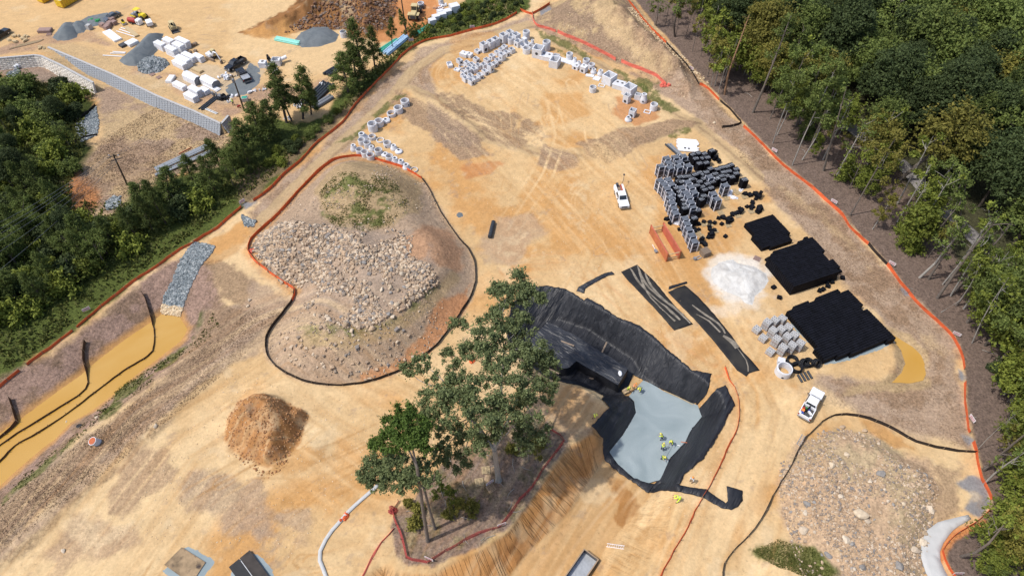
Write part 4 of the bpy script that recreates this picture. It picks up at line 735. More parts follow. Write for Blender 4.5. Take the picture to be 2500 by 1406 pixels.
stones(900, [(610,610),(650,560),(720,545),(720,600),(740,700),(700,700),(650,655)], .15, .5, RK_MIX, 'coarse_rubble', 'coarser rubble at the left end of the boulder mound')
stones(1500, MOUND_A, .06, .2, RK_MIX, 'scattered_rubble', 'small stones scattered over the whole boulder mound', clump=0.1)
stones(5200, RMOUND, .06, .24, RK_MIX, 'right_rubble', 'small rubble covering the right mound', clump=-.1)
stones(260, [(660,820),(1040,820),(1060,850),(900,930),(720,900)], .1, .4, RK_MIX, 'slope_rubble', 'stones on the lower slope of the boulder mound')
stones(1500, [(700,1380),(280,1300),(560,900),(760,960),(960,1000),(860,1180)], .03, .1, RK_CRM, 'sand_pebbles', 'small pebbles on the lower sandy ground'); stones(1500, [(1180,420),(1600,420),(1700,800),(1800,1100),(1640,1300),(1500,700),(1200,640)], .03, .09, RK_CRM, 'pad_pebbles', 'small pebbles on the central sand')
stones(500, [(1430,0),(1700,190),(1690,250),(1500,150),(1340,80)], .05, .16, RK_CRM, 'hill_stones', 'small stones dotting the spoil hill')
stones(700, [(1545,20),(1700,170),(1730,200),(1725,215),(1690,180),(1530,20)], .08, .3, RK_CRM, 'edge_stones', 'cream stones along the wood edge of the spoil hill')
# individually built boulders (largest ones)
def boulder_mesh(seed):
    r = random.Random(seed); bm = bmesh.new(); bmesh.ops.create_icosphere(bm, subdivisions=2, radius=1)
    ax = [Vector((r.gauss(0, 1), r.gauss(0, 1), r.gauss(0, 1))).normalized() for _ in range(16)]
    for v in bm.verts:
        for a in ax:
            d = v.co.dot(a); lim = .62
            if d > lim: v.co -= a * (d - lim)
        v.co.x *= 1.15; v.co.z *= .8
    me = bpy.data.meshes.new('boulder'); bm.to_mesh(me); bm.free(); at = me.attributes.new('Col', 'FLOAT', 'POINT'); me.materials.append(RK_MIX); return me
BM = {}
for kind_, cols in (('tan', [(.42,.31,.205),(.36,.27,.18),(.46,.36,.25)]), ('grey', [(.23,.215,.20),(.28,.26,.24),(.20,.185,.17)]), ('pale', [(.52,.42,.30),(.48,.39,.29),(.55,.46,.35)])):
    mm = rock_mat(kind_ + '_boulder', cols); BM[kind_] = []
    for sd in range(4): me = boulder_mesh(sd + len(BM) * 7); me.materials.clear(); me.materials.append(mm); BM[kind_].append(me)
def boulder(px, py, r, kind_, where, grp):
    x, y, z = GZ(px, py); o = bpy.data.objects.new('boulder', random.choice(BM[kind_])); scene.collection.objects.link(o); o.location = (x, y, z + r * .25); o.scale = (r * random.uniform(.8, 1.3), r * random.uniform(.7, 1), r * random.uniform(.7, 1)); o.rotation_euler = (random.uniform(-.3, .3), random.uniform(-.3, .3), random.uniform(0, 6.28))
    tag(o, f'{kind_} angular boulder {where}', 'boulder', f'{kind_} boulders {grp}')
KD = lambda: random.choice(['tan', 'tan', 'grey', 'pale'])
for px, py, r, k in ((845,795,.9,'tan'),(909,803,.65,'tan'),(959,775,.6,'pale'),(969,745,.6,'tan'),(985,735,.55,'tan'),(858,683,.5,'pale'),(895,565,.5,'tan'),(932,708,.45,'pale'),(895,738,.45,'grey'),(957,740,.5,'grey'),(973,710,.5,'tan'),(990,690,.45,'pale'),(1030,710,.5,'grey'),(790,690,.5,'grey'),(922,655,.45,'pale'),(953,655,.5,'pale'),(883,775,.4,'pale')):
    boulder(px, py, r, k, 'standing out on the left mound', 'standing out on the left mound')
Aw = GP(RUB1); cnt = 0
while cnt < 165:
    px, py = random.uniform(615, 1080), random.uniform(540, 810); x, y = G(px, py)
    if not bool(inside(np.array(x), np.array(y), Aw)) or float(fbm(np.array(x), np.array(y), 5, 3, 91)) < random.uniform(-.35, .2): continue
    boulder(px, py, random.uniform(.32, .55), KD(), 'in the left mound rubble', 'in the left rubble'); cnt += 1
for px, py, r, k in ((2100,1257,1.25,'pale'),(2117,1273,.6,'pale'),(2148,1157,.65,'grey'),(2150,1150,.6,'tan'),(2030,1137,.6,'pale'),(1962,1295,.8,'pale'),(2270,1243,.7,'pale'),(2251,1325,.7,'pale'),(2232,1342,.7,'pale'),(2257,1158,.45,'grey'),(2065,1320,.65,'pale'),(2080,1328,.5,'grey'),(2022,1357,.6,'grey'),(2105,1385,.6,'grey'),(2195,1382,.8,'grey'),(1987,1226,.45,'grey'),(1970,1230,.5,'grey'),(2198,1140,.4,'grey'),(2067,1110,.5,'pale'),(2057,1043,.5,'tan'),(2111,1052,.55,'tan'),(2205,1230,.5,'pale'),(2060,1290,.5,'tan'),(2256,1300,.5,'tan'),(2052,1212,.5,'pale'),(1964,1252,.5,'pale'),(1846,1291,.0,'tan')):
    if r: boulder(px, py, r, k, 'standing out on the right mound', 'standing out on the right mound')
Bw = GP(RMOUND); cnt = 0
while cnt < 75:
    px, py = random.uniform(1900, 2300), random.uniform(1050, 1400); x, y = G(px, py)
    if not bool(inside(np.array(x), np.array(y), Bw)): continue
    boulder(px, py, random.uniform(.22, .4), KD(), 'in the right mound rubble', 'in the right rubble'); cnt += 1
for px, py, w_ in ((164,1031,'on the near water edge of the muddy basin'),(236,1020,'on the bank just right of the water-edge boulder'),(610,733,'on the dry grass left of the boulder mound'),(606,748,'just below another one left of the boulder mound'),(155,1345,'on the dry berm at bottom left'),(380,1040,'beside the worn track above the dry berm'),(1744,301,'beside the wood edge near the hooked silt fence')):
    boulder(px, py, .4, 'pale', w_, 'loose')
# ------------------------------------------------------------------ pit: liners, fill, covered tank
def wr1(x, y): s_, t_ = .82 * x - .57 * y, .57 * x + .82 * y; return .07 * fbm(x * 1., y, 1.6, 3, 401) + .20 * np.abs(vn(s_ * 1.1 + .15 * t_, t_ * .12, 402)) + .2 * np.abs(vn(s_ * 1.9, t_ * .2 + s_ * .1, 403))
def liner(pix, label, m='liner', off=.10, wr=wr1, jag=.1, name='black_liner', st=.26): return tag(drape(name, GP(pix), M[m], off=off, st=st, wr=wr, jag=jag, thick=.03), label, 'liner sheet')
liner([(1334,698),(1382,706),(1425,733),(1473,752),(1511,777),(1556,793),(1598,823),(1628,853),(1690,904),(1711,908),(1736,912),(1730,947),(1720,972),(1702,988),(1650,968),(1600,944),(1570,928),(1545,915),(1530,960),(1500,975),(1440,950),(1380,935),(1330,920),(1288,886),(1244,858),(1235,800),(1250,742),(1290,702)], 'large wrinkled black liner down the upper wall of the pit')
liner([(1771,941),(1780,960),(1793,990),(1786,1000),(1767,1038),(1743,1080),(1715,1122),(1671,1158),(1659,1182),(1640,1188),(1612,1180),(1590,1202),(1583,1203),(1607,1170),(1635,1119),(1668,1080),(1690,1042),(1711,1020),(1705,1000),(1735,965),(1755,948)], 'black liner sheet down the right wall of the pit', off=.2)
liner([(1536,968),(1548,984),(1554,1011),(1538,1040),(1519,1066),(1500,1090),(1489,1105),(1508,1133),(1548,1166),(1584,1180),(1600,1182),(1583,1204),(1545,1178),(1508,1152),(1475,1124),(1471,1100),(1471,1070),(1444,1042),(1463,1020),(1488,996),(1469,975),(1475,962)], 'black liner sheet along the left and lower edge of the grey fill', off=.2)
liner([(1600,1184),(1612,1180),(1660,1184),(1700,1192),(1724,1194),(1738,1205),(1771,1228),(1776,1222),(1774,1187),(1813,1198),(1812,1222),(1800,1238),(1785,1245),(1760,1240),(1735,1226),(1716,1215),(1690,1208),(1650,1201),(1610,1198),(1589,1203)], 'black liner tail snaking right with a folded square end', off=.12, jag=.05)
liner([(1425,735),(1433,728),(1470,748),(1475,757),(1450,750)], 'narrow loose flap of black liner on the upper pit rim', off=.2)
liner([(1407,711),(1412,701),(1440,686),(1475,668),(1494,664),(1501,671),(1484,674),(1450,692),(1428,706),(1426,717)], 'folded strip of black liner lying on the sand above the pit', 'linerw', off=.08, jag=.04)
tag(drape('grey_fill', refine(PP([(1570,929),(1620,956),(1703,992),(1713,1020),(1692,1043),(1670,1082),(1636,1119),(1611,1172),(1584,1181),(1547,1167),(1508,1134),(1487,1105),(1519,1064),(1553,1010),(1547,982),(1535,968)], -PIT_D), 1.0), M['wetconc'], off=.28, st=.5, jag=.07), 'smooth blue-grey stone fill levelled on the pit floor', 'stone fill')
tk = [(1325,797),(1337,784),(1413,824),(1434,838),(1534,899),(1509,940),(1475,920),(1425,892),(1407,881),(1388,898),(1375,899),(1355,889),(1300,858),(1296,830)]
TKH = 2.3; tw = PP(tk, -PIT_D + TKH); b = MB(); bb = refine(tw, .7)
t = thing('covered_tank', 'long low chamber tank under crinkled black sheeting in the pit', 'tank', (*np.mean(tw, 0), -PIT_D)); cx, cy = np.mean(tw, 0)
def ztop(x, y): return np.full(np.shape(x), TKH) + .09 * fbm(x + cx, y + cy, .9, 3, 55)
drape('cover_top', [(p[0] - cx, p[1] - cy) for p in tw], M['linerw'], off=0, st=.25, zf=ztop, parent=t)
n = len(bb); lv = [0, .5, 1.2, 1.8, TKH]; v = []
for zz_ in lv:
    for k, p in enumerate(bb): o_ = .12 * vn(np.array(k * .6), np.array(zz_ * .3), 9) + .25 * (1 - zz_ / TKH); q = np.array([p[0] - cx, p[1] - cy]); q = q * (1 + float(o_) / (np.linalg.norm(q) + 1)); v.append((q[0], q[1], zz_))
MB().add(v, [(l * n + k, l * n + (k + 1) % n, (l + 1) * n + (k + 1) % n, (l + 1) * n + k) for l in range(len(lv) - 1) for k in range(n)]).build('cover_side', M['liner2'], t, smooth=True)
def on(px, py, z): x, y = P(px, py, z); return x, y, z
o = MB().lathe(0, 0, [(.5, 0), (.55, .12), (.4, .25), (.05, .28)], 12, sc=(.6, 1)).build('sandbag', M['wrapw'], smooth=True); o.location = on(1514, 912, -PIT_D + TKH + .06); tag(o, 'white sandbag on the covered tank top', 'sandbag')
for px, py, ang, L_, z, l in ((1385, 838, -.55, 2.6, -PIT_D + 2.4, 'grey board standing against the upper side of the covered tank'), (1435, 921, -.45, 2.0, -PIT_D + .15, 'pale board on the pit floor beside the covered tank'), (1350, 905, -.6, 2.4, -PIT_D + 1., 'grey board leaning at the left end of the covered tank'), (1475, 848, 1.1, 2.2, -PIT_D + 1.6, 'wooden stake against the large wrinkled liner')):
    o = MB().box(0, 0, 0, L_, .25, .06).build('board', M['crate']); o.location = on(px, py, z); o.rotation_euler = (.2, -.15, ang); tag(o, l, 'board')
x0, y0 = P(1620, 957, -PIT_D); x1, y1 = P(1690, 990, -PIT_D); o = MB().tube([(x0, y0, -PIT_D + .45), ((x0 + x1) / 2, (y0 + y1) / 2 + .1, -PIT_D + .42), (x1, y1, -PIT_D + .4)], .07, 5).build('edge_timber', M['pale']); tag(o, 'thin pale timber along the upper edge of the grey fill', 'timber')
# fabric strips on the pad
def fabstrip(pix, label):
    t = thing('fabric_strip', label, 'ground fabric', (0, 0, 0)); p = GP(pix); drape('fabric', p, M['tarpdust'], off=.05, st=.5, wr=lambda x, y: .03 * fbm(x, y, 1.5, 2, 4), jag=.04, thick=.02, parent=t); return t, p
dust = mat('dust_streak', (.20, .175, .14), .95, .5, 1.0)
def streakstrip(t, pix, wd):
    p = smooth_path(GP(pix), 1.0, .06); P_ = np.array(p); d = np.gradient(P_, axis=0); d /= np.linalg.norm(d, axis=1)[:, None]; nr = np.stack([-d[:, 1], d[:, 0]], 1); n = len(P_)
    ww = wd * (.7 + .5 * vn(np.arange(n) * .5, np.zeros(n), 3)); a = P_ + nr * ww[:, None]; b = P_ - nr * ww[:, None]; q = list(map(tuple, a)) + list(map(tuple, b[::-1]))
    drape('dust_track', q, dust, off=.115, st=.6, parent=t, wr=lambda x, y: 0 * x + .03 * fbm(x, y, 1.5, 2, 4))
t, _ = fabstrip([(1516,664),(1555,647),(1600,690),(1650,750),(1692,792),(1645,807),(1620,778),(1590,745),(1555,708),(1530,682)], 'upper left black ground fabric with curved pale tyre tracks')
for q, w_ in (([(1538,655),(1560,690),(1590,722),(1625,750),(1660,782)], .28), ([(1556,650),(1570,685),(1605,722),(1650,755),(1685,790)], .3), ([(1575,668),(1590,700),(1625,735),(1668,770)], .28), ([(1560,668),(1580,715),(1612,752),(1648,785)], .22)): streakstrip(t, q, w_)
t, _ = fabstrip([(1631,714),(1650,704),(1672,697),(1705,725),(1750,775),(1780,812),(1815,860),(1855,904),(1828,912),(1822,919),(1800,905),(1765,862),(1735,825),(1700,785),(1665,750)], 'long black ground fabric running down to the road')
for q, w_ in (([(1690,745),(1720,768),(1755,792),(1770,815)], .28), ([(1700,768),(1730,785),(1758,812)], .22), ([(1765,820),(1790,838),(1800,850)], .6), ([(1800,850),(1822,880),(1826,908)], .12)): streakstrip(t, q, w_)
liner([(1632,708),(1633,700),(1676,688),(1678,692)], 'short rolled strip of black fabric above the long ground fabric', 'liner2', off=.1, jag=.02)
# concrete kerbs / flume / path
def band(name, pix, wd, m, off=.05, thick=.12, kind='structure', label=None, cat=None):
    p = smooth_path(GP(pix), 1.0, 0); P_ = np.array(p); d = np.gradient(P_, axis=0); d /= np.linalg.norm(d, axis=1)[:, None]; nr = np.stack([-d[:, 1], d[:, 0]], 1)
    w_ = np.interp(np.linspace(0, 1, len(P_)), np.linspace(0, 1, len(wd)), wd)[:, None]; q = list(map(tuple, P_ + nr * w_ / 2)) + list(map(tuple, (P_ - nr * w_ / 2)[::-1])); o = drape(name, q, m, off=off, st=.8, thick=thick); return tag(o, label, cat, kind=kind)
band('kerb', [(930,1175),(915,1192),(880,1222),(850,1250),(835,1268),(810,1296),(795,1318),(782,1345),(781,1368),(790,1390),(797,1410),(810,1440)], [.5], M['flume'])
band('concrete_flume', [(2366,1262),(2330,1276),(2302,1290),(2282,1310),(2270,1335),(2270,1365),(2282,1395),(2310,1440)], [.6, 1.3, 2.3, 2.6, 2.4], M['flume'])
band('path', [(1960,195),(1990,238),(2026,267),(2098,327),(2150,365),(2206,406),(2245,450),(2274,485),(2312,522),(2357,561),(2400,603),(2445,649),(2520,712),(2640,800)], [3.2], M['path'], off=.06, thick=.06)
pj = mat('path_joint', (.12, .11, .10), .9)
# ------------------------------------------------------------------ precast concrete pieces
ORD = ['first','second','third','fourth','fifth','sixth','seventh','eighth','ninth','tenth','eleventh','twelfth','thirteenth','fourteenth','fifteenth','sixteenth','seventeenth','eighteenth','nineteenth','twentieth']
def nth(n):
    if n < 20: return ORD[n]
    if n > 99: return 'hundred-and-' + nth(n - 100)
    k, u = divmod(n + 1, 10); return ['twent', 'thirt', 'fort', 'fift', 'sixt', 'sevent', 'eight', 'ninet', 'hundred'][k - 2] + ('y-' + ORD[u - 1] if u else 'ieth')
def number(objs, fmt):
    "gives each object of a series its own label, counted from the left of the photo"
    def key(o): p = o.location; return proj(p.x, p.y, p.z)[0]
    for i, o in enumerate(sorted(objs, key=key)): o['label'] = fmt.format(nth(i) + ' from the left')
def cbox(px, py, w_, l, h, rz=-.84, hole=None, slab=None, where='', th=None, closed=False):
    x, y, z = TOP(px, py, h); t = thing('concrete_box', '', 'concrete box', (x, y, z), rz); th = th or max(.12, w_ * .09); b = MB()
    if closed: b.box(0, 0, 0, l, w_, h)
    elif slab is not None:
        b.box(0, 0, 0, l, w_, h - .14)
    else:
        b.box(0, -w_ / 2 + th / 2, 0, l, th, h).box(0, w_ / 2 - th / 2, 0, l, th, h).box(-l / 2 + th / 2, 0, 0, th, w_ - 2 * th, h).box(l / 2 - th / 2, 0, 0, th, w_ - 2 * th, h).box(0, 0, 0, l - 2 * th, w_ - 2 * th, .12)
    b.build('walls', M['conc'], t, bevel=.015)
    if slab is not None:
        MB().box(0, 0, h - .14, l + .06, w_ + .06, .14).build('lid', M['conc'], t, bevel=.01)
        for a, r in slab: MB().lathe(a * l, .12 * w_, [(r, h + .004), (r, h + .012)], 14).build('manhole_shade_disc', M['concd'], t)
    if hole:
        for side, r, zc in hole:
            m = Matrix.Rotation(PI / 2, 4, 'X') if side in 'ab' else Matrix.Rotation(PI / 2, 4, 'Y')
            o = MB().lathe(0, 0, [(r, -.004), (r, .012)], 14).build('pipe_shade_disc', M['concd'] if r < .6 else M['concd'], t)  # flat disc coloured like the shade inside a hole
            if side == 'a': o.location = (0, -w_ / 2 - .006, zc); o.rotation_euler = (PI / 2, 0, 0)
            if side == 'c': o.location = (l / 2 + .006, 0, zc); o.rotation_euler = (0, PI / 2, 0)
            if side == 'd': o.location = (-l / 2 - .006, 0, zc); o.rotation_euler = (0, -PI / 2, 0)
    return t
def ring(px, py, r, h, kind_='ring', holes=0, rz=None):
    x, y, z = TOP(px, py, h); t = thing('concrete_ring' if kind_ in 'ring' else 'concrete_cone', '', 'concrete pipe', (x, y, z), random.uniform(0, 6) if rz is None else rz); b = MB(); n = 24; ri = r * .84
    if kind_ == 'ring': b.lathe(0, 0, [(r, 0), (r, h * .9), (r * .95, h * .905), (r * .95, h), (ri, h), (ri, .02)], n, closed=True)
    elif kind_ == 'cone': b.lathe(0, 0, [(r, 0), (r, h * .3), (r * .68, h * .82), (r * .68, h), (r * .42, h), (r * .42, h * .75), (r * .8, h * .2), (r * .8, .02)], n, closed=True)
    elif kind_ == 'ecc': b.lathe(0, 0, [(r, 0), (r, h * .25), (r * .62, h * .85), (r * .62, h), (r * .42, h), (r * .42, h * .7), (r * .8, h * .2), (r * .8, .02)], n, closed=True, off=[(0, 0), (0, 0), (-.32 * r, 0), (-.32 * r, 0), (-.32 * r, 0), (-.32 * r, 0), (0, 0), (0, 0)])
    elif kind_ == 'cap': b.lathe(0, 0, [(r, 0), (r, h * .6), (r * .9, h * .72), (r * .5, h), (r * .36, h), (r * .36, h * .8), (r * .8, h * .5), (r * .8, .02)], n, closed=True, off=[(0, 0)] * 3 + [(.2 * r, 0)] * 3 + [(0, 0)] * 2)
    b.build('barrel', M['conc'], t, smooth=False)
    if kind_ != 'ring':
        q = -.32 * r if kind_ == 'ecc' else (.2 * r if kind_ == 'cap' else 0); MB().lathe(q, 0, [(r * .40, h * .6), (r * .40, h * .62)], 12).build('shaft_shade_disc', M['concd'], t)
    for k in range(holes):
        a = -1.9 + k * 1.3; o = MB().lathe(0, 0, [(.2, -.02), (.2, .03)], 12).build('pipe_shade_disc', M['concd'], t); o.location = (r * .99 * math.cos(a), r * .99 * math.sin(a), h * .3); o.rotation_euler = (0, PI / 2, a)
        if rz is None: t.rotation_euler = (0, 0, 0)
    return t
def z2(px, py): return 1080 + px / 8.786, 60 + py / 8.786
small = []
for px, py, h, l, w_ in ((365,750,1.0,1.4,1.1),(525,800,1.0,1.4,1.1),(600,885,.9,1.2,1.),(640,835,.9,1.3,1.),(725,720,1.0,1.4,1.1),(450,1000,.8,1.3,1.),(755,550,.7,1.4,1.2),(1335,460,.9,1.3,1.1),(1265,515,.9,1.3,1.1),(1175,580,.9,1.3,1.1),(1065,655,1,1.4,1.1),(960,740,1.1,1.5,1.2),(890,840,1.2,1.4,1.1),(770,860,1.1,1.4,1.1),(685,935,1.1,1.4,1.1),(560,945,1.4,1.4,1.2),(445,1075,.8,1.2,1.),(495,1130,1.1,1.4,1.2),(600,1080,1.,1.4,1.1),(620,1180,1.2,1.4,1.2),(715,1135,.9,1.4,1.1),(810,1065,1.,1.5,1.1),(915,985,1,1.5,1.1),(1030,860,1.9,1.4,1.2),(1115,820,1,1.3,1.1),(1190,750,1,1.5,1.1),(1280,625,1.7,1.4,1.2),(1380,580,1.1,1.4,1.1),(1490,515,1.1,1.4,1.2)):
    hole = [('c', .26, h * .4)] if random.random() < .55 else ([('a', .25, h * .4)] if random.random() < .4 else None)
    t = cbox(*z2(px, py), w_, l, h, -.84 + random.uniform(-.09, .09), hole); t['group'] = 'small concrete boxes in the upper cluster'; small.append(t)
number(small, 'small open grey concrete box, {} in the tight upper cluster')
for px, py, h, l, w_, hole, lb in ((885,400,2.2,1.6,1.5,[('c',.45,.7)],'tall open concrete box at the left end of the back row'),(1310,205,2.3,1.7,1.6,[('a',.38,.8)],'tall concrete box with a round hole, left of the round one'),(1450,145,2.0,1.7,1.5,None,'rearmost tall concrete box of the back row'),(1585,200,2.0,1.6,1.6,None,'tall concrete box just left of the highest concrete ring'),(1625,345,1.5,1.6,1.6,[('a',.3,.6)],'concrete box with small hole in front of the back row')):
    t = cbox(*z2(px, py), w_, l, h, -.84, hole); t['label'] = lb
for px, py, hs in ((1030,345,2),(1140,290,2)):
    for k in range(2):
        x, y, z = TOP(*z2(px, py), 2.0); t = cbox(*z2(px, py), 1.5, 1.6, 2.0, -.84); bpy.data.objects.remove([c for c in t.children][0]); h = .97
        b = MB(); th = .14; b.box(0, -.68, 0, 1.6, th, h).box(0, .68, 0, 1.6, th, h).box(-.73, 0, 0, th, 1.22, h).box(.73, 0, 0, th, 1.22, h); b.build('walls', M['conc'], t, bevel=.015); t.location = (x, y, z + k * 1.0)
        t['label'] = f"{'upper' if k else 'lower'} concrete box of the {'left' if px == 1030 else 'right'} two-high stack in the back row"
t = cbox(*z2(1760, 290), 1.0, 1.2, 1.6, -.84, closed=True); t['label'] = 'narrow solid concrete block in front of the highest ring'
t = cbox(*z2(1735, 440), 1.3, 1.5, .8, -.84); t['label'] = 'low open concrete box left of the double ring'
t = cbox(*z2(1830, 400), 1.3, 1.5, .9, -.84); t['label'] = 'low open concrete box behind the double ring'
for k in range(3):
    t = cbox(*z2(470, 655), 1.5, 1.9, .3, -.5, slab=[(0, .22)]) ; t.location.z += k * .3 - 0; t['label'] = ['bottom', 'middle', 'top'][k] + ' concrete slab of the stack at the left end of the cluster'; t['group'] = 'stacked concrete slabs'
t = cbox(*z2(570, 625), 1.4, 1.6, .8, -.5, slab=[(0, .22)]); t['label'] = 'concrete slab box with a hatch beside the slab stack'
t = cbox(*z2(155, 840), 1.2, 1.9, .7, -1.25); t['label'] = 'pale open concrete box, leftmost of the upper cluster'
t = cbox(*z2(315, 955), 1.1, 1.4, .4, -.5, th=.16); t['label'] = 'low concrete frame lying near the left end of the cluster'
ring(*z2(415, 890), .8, .5)['label'] = 'low concrete ring at the left end of the box cluster'
for px, py, w_, l, h, rz, hole, slab, lb in ((1314.6,115.4,2.6,2.5,2.4,-.37,[('a',.38,1.3)],None,'large open concrete box with a round hole in its front'),(1355,143.5,2.7,2.2,1.9,-.37,None,None,'large open concrete box with a blank front, second of the big ones'),(1489,182.4,2.6,2.6,2.1,-.75,None,None,'large open concrete box right of two cones'),(1538,210,2.5,2.5,2.2,-.75,None,None,'large open concrete box at the right end of the row'),(1334,133.4,2.3,2.8,1.1,-.37,None,[(-.25,.3),(.25,.3)],'concrete vault with two round lids between the two large boxes'),(1512,203,2.4,2.6,1.1,-.5,None,[(-.2,.3),(.25,.3)],'concrete vault with two round lids between large right-hand boxes'),(1406,160,1.3,1.5,.9,-.5,[('a',.28,.45)],[(.1,.25)],'small closed concrete box with a round side hole'),(1426,161,1.5,1.5,1.6,-.6,[('a',.32,.6)],[(-.1,.25)],'taller closed concrete box with hole, in front of two rings'),(1532,231,1.3,1.4,2.0,-.7,[('a',.36,.5)],None,'tall narrow concrete box with a hole in front of the last large box'),(1558.6,230,1.2,1.4,1.3,-.5,None,None,'small open concrete box left of the tall cone'),(1545.6,267.5,1.4,1.4,1.7,-.5,[('a',.36,.45)],None,'open concrete box with a hole near the lone frame'),(1359,134,1.1,1.5,.7,-.37,None,None,'small open concrete box behind the second large box')):
    t = cbox(px, py, w_, l, h, rz, hole, slab); t['label'] = lb
for px, py, l, w_, rz, lb in ((1386.6,152,5.0,1.7,-.55,'long flat concrete slab behind the small boxes'),(1440,186,2.0,1.0,-.3,'flat concrete slab, left piece, in front of the cones'),(1457,193,1.6,1.6,-.5,'flat concrete slab, right piece, in front of the large right box')):
    x, y, z = GZ(px, py); tag(MB().box(0, 0, 0, l, w_, .18).build('concrete_slab', M['conc'], bevel=.02), lb, 'concrete slab'); o = scene.collection.objects[-1]; o.location = (x, y, z); o.rotation_euler = (0, 0, rz)
for px, py, lb in ((1468.6,210,'small flat concrete frame on the sand right of the lone ring'),(1580,274,'small flat concrete frame left of the last ring')):
    x, y, z = GZ(px, py); b = MB(); b.box(0, .55, 0, 1.5, .2, .15).box(0, -.55, 0, 1.5, .2, .15).box(-.65, 0, 0, .2, .9, .15).box(.65, 0, 0, .2, .9, .15); o = b.build('square_concrete_ring', M['conc'], bevel=.01); o.location = (x, y, z); o.rotation_euler = (0, 0, -.4); tag(o, lb, 'concrete frame')
for px, py, r, h, k, hl, lb in ((1285,76,.9,2.2,'ring',0,'tall concrete ring at the top of the back row'),(1246.7,92.5,.75,1.6,'ring',0,'concrete ring standing between tall boxes in the back row'),(1285.5,117,.95,1.4,'ring',0,'double concrete ring in front, left of the large holed box'),(1300,98,.5,1.2,'cone',0,'small concrete cone behind the large holed box'),(1297,112,.75,.9,'ring',0,'concrete ring tucked behind the double ring'),(1334.7,101,1.0,2.3,'ring',0,'tallest concrete ring standing right of the large holed box'),(1391,130.6,.82,1.6,'ring',0,'concrete ring at the left end of the long slab'),(1403.6,142,.6,1.1,'cone',0,'small concrete cone beside the long slab, upper one'),(1414,150.5,.62,.9,'cone',0,'small concrete cone beside the long slab, lower one'),(1432,145,.85,1.5,'ring',0,'concrete ring behind the closed holed box'),(1445,156.5,.8,1.2,'ring',1,'concrete ring with a hole in its side, near the middle of the row'),(1450,169,.75,1.1,'cone',0,'white-looking concrete cone, left of a similar one'),(1467,172,.8,1.3,'cone',0,'white-looking concrete cone touching the large right box'),(1448,212,.82,1.3,'ring',0,'lone concrete ring standing out on the open sand'),(1573.7,230,.85,2.1,'cone',1,'tall concrete cone with a side hole near the right end'),(1597.5,254,.85,1.5,'ring',0,'last concrete ring at the right end of the row'),(1535,286,.8,.9,'cone',0,'low concrete cone, lowest piece at the right end')):
    ring(px, py, r, h, k, hl)['label'] = lb
RG = []
def gl(t, l, g=None): t['label'] = l; t['group'] = g or 'concrete rings above the boulder mound'; return t
for px, py, r, h, k, hl, lb in ((988,245,1.0,1.3,'ring',2,'wide concrete ring at the top end of the diagonal row'),(971.5,262,1.0,1.3,'ring',0,'wide concrete ring, second from the top of the diagonal row'),(955,275,1.0,.8,'ring',1,'low wide concrete ring, third from the top of the diagonal row'),(942,290,.9,.75,'cap',0,'concrete lid piece with dark hole in the diagonal row'),(924.5,294,1.0,1.3,'ring',0,'wide concrete ring right of the tallest ring in the diagonal row'),(908,301,1.05,1.9,'ring',0,'tallest concrete ring, at the lower end of the diagonal row'),(886,325,1.05,1.5,'ecc',0,'large off-centre concrete cone left below the diagonal row'),(908,332,.82,.75,'ring',0,'low concrete ring right of the large off-centre cone'),(928,341,.85,.35,'ring',0,'very low pinkish concrete ring lying flat'),(945,347.5,.85,1.0,'ring',1,'concrete ring with small side hole, right of the flat ring'),(960.5,355,.75,1.0,'cone',0,'concrete cone right of the ring with a small side hole'),(973,367,.8,.55,'cap',0,'flat off-centre lid piece at the right end of its row'),(882,340.5,.78,1.2,'ring',0,'concrete ring below the large off-centre cone'),(896,347,.8,1.2,'ring',0,'concrete ring in the middle row, second from left'),(906.5,357.5,.75,.9,'cone',0,'small concrete cone in the middle row'),(923,365,.85,1.15,'ring',0,'concrete ring right of the small middle cone'),(939,374,.8,.6,'cap',0,'low slanted lid piece in the middle row'),(950,380,.82,1.15,'ring',0,'concrete ring right of the slanted lid piece'),(963.6,385.5,.78,1.2,'cone',0,'first of three concrete cones in line by the orange fence'),(978.5,391.5,.78,1.1,'cone',0,'second of three concrete cones in line by the orange fence'),(991,401.5,.8,1.0,'cone',0,'third of three concrete cones in line by the orange fence'),(1010.6,413.5,.8,.3,'ring',0,'flat concrete ring at the lower right end by the orange fence'),(862,354.5,.75,1.3,'cone',0,'leftmost concrete cone of the front row'),(877,364,.8,1.15,'ring',0,'concrete ring right of the leftmost cone, front row'),(890,369.5,.82,1.15,'ring',0,'third piece of the front row, a concrete ring'),(904,377,.85,1.15,'ring',0,'fourth piece of the front row, a concrete ring against the fence')):
    gl(ring(px, py, r, h, k, hl), lb)
gl(ring(837,77,.85,1.5), 'lone concrete ring beside the round stone pile with a notch', 'single rings'); gl(ring(1027,7,.9,1.0), 'concrete ring behind the beige loader', 'single rings'); gl(ring(1076,-2,.7,1.6), 'white upright concrete pipe at the top edge', 'single rings'); gl(ring(1917,898,1.25,1.5,'ring',2), 'large whitish concrete ring with oval holes beside black coils', 'single rings')
x, y, z = GZ(238, 1080); t = thing('drain_riser', 'white riser pipe with an orange grate lid by the muddy basin', 'drain riser', (x, y, z), .5); t.scale = (.72, .72, .8); t.rotation_euler = (.25, -.2, 0); MB().lathe(0, 0, [(.8, -.3), (.8, 1.3), (.85, 1.35)], 18).build('pipe', M['conc'], t); MB().lathe(0, 0, [(.75, 1.352), (.72, 1.40), (.1, 1.47)], 18).build('grate_lid', mat('orange_lid', (.42, .10, .03), .7), t); 
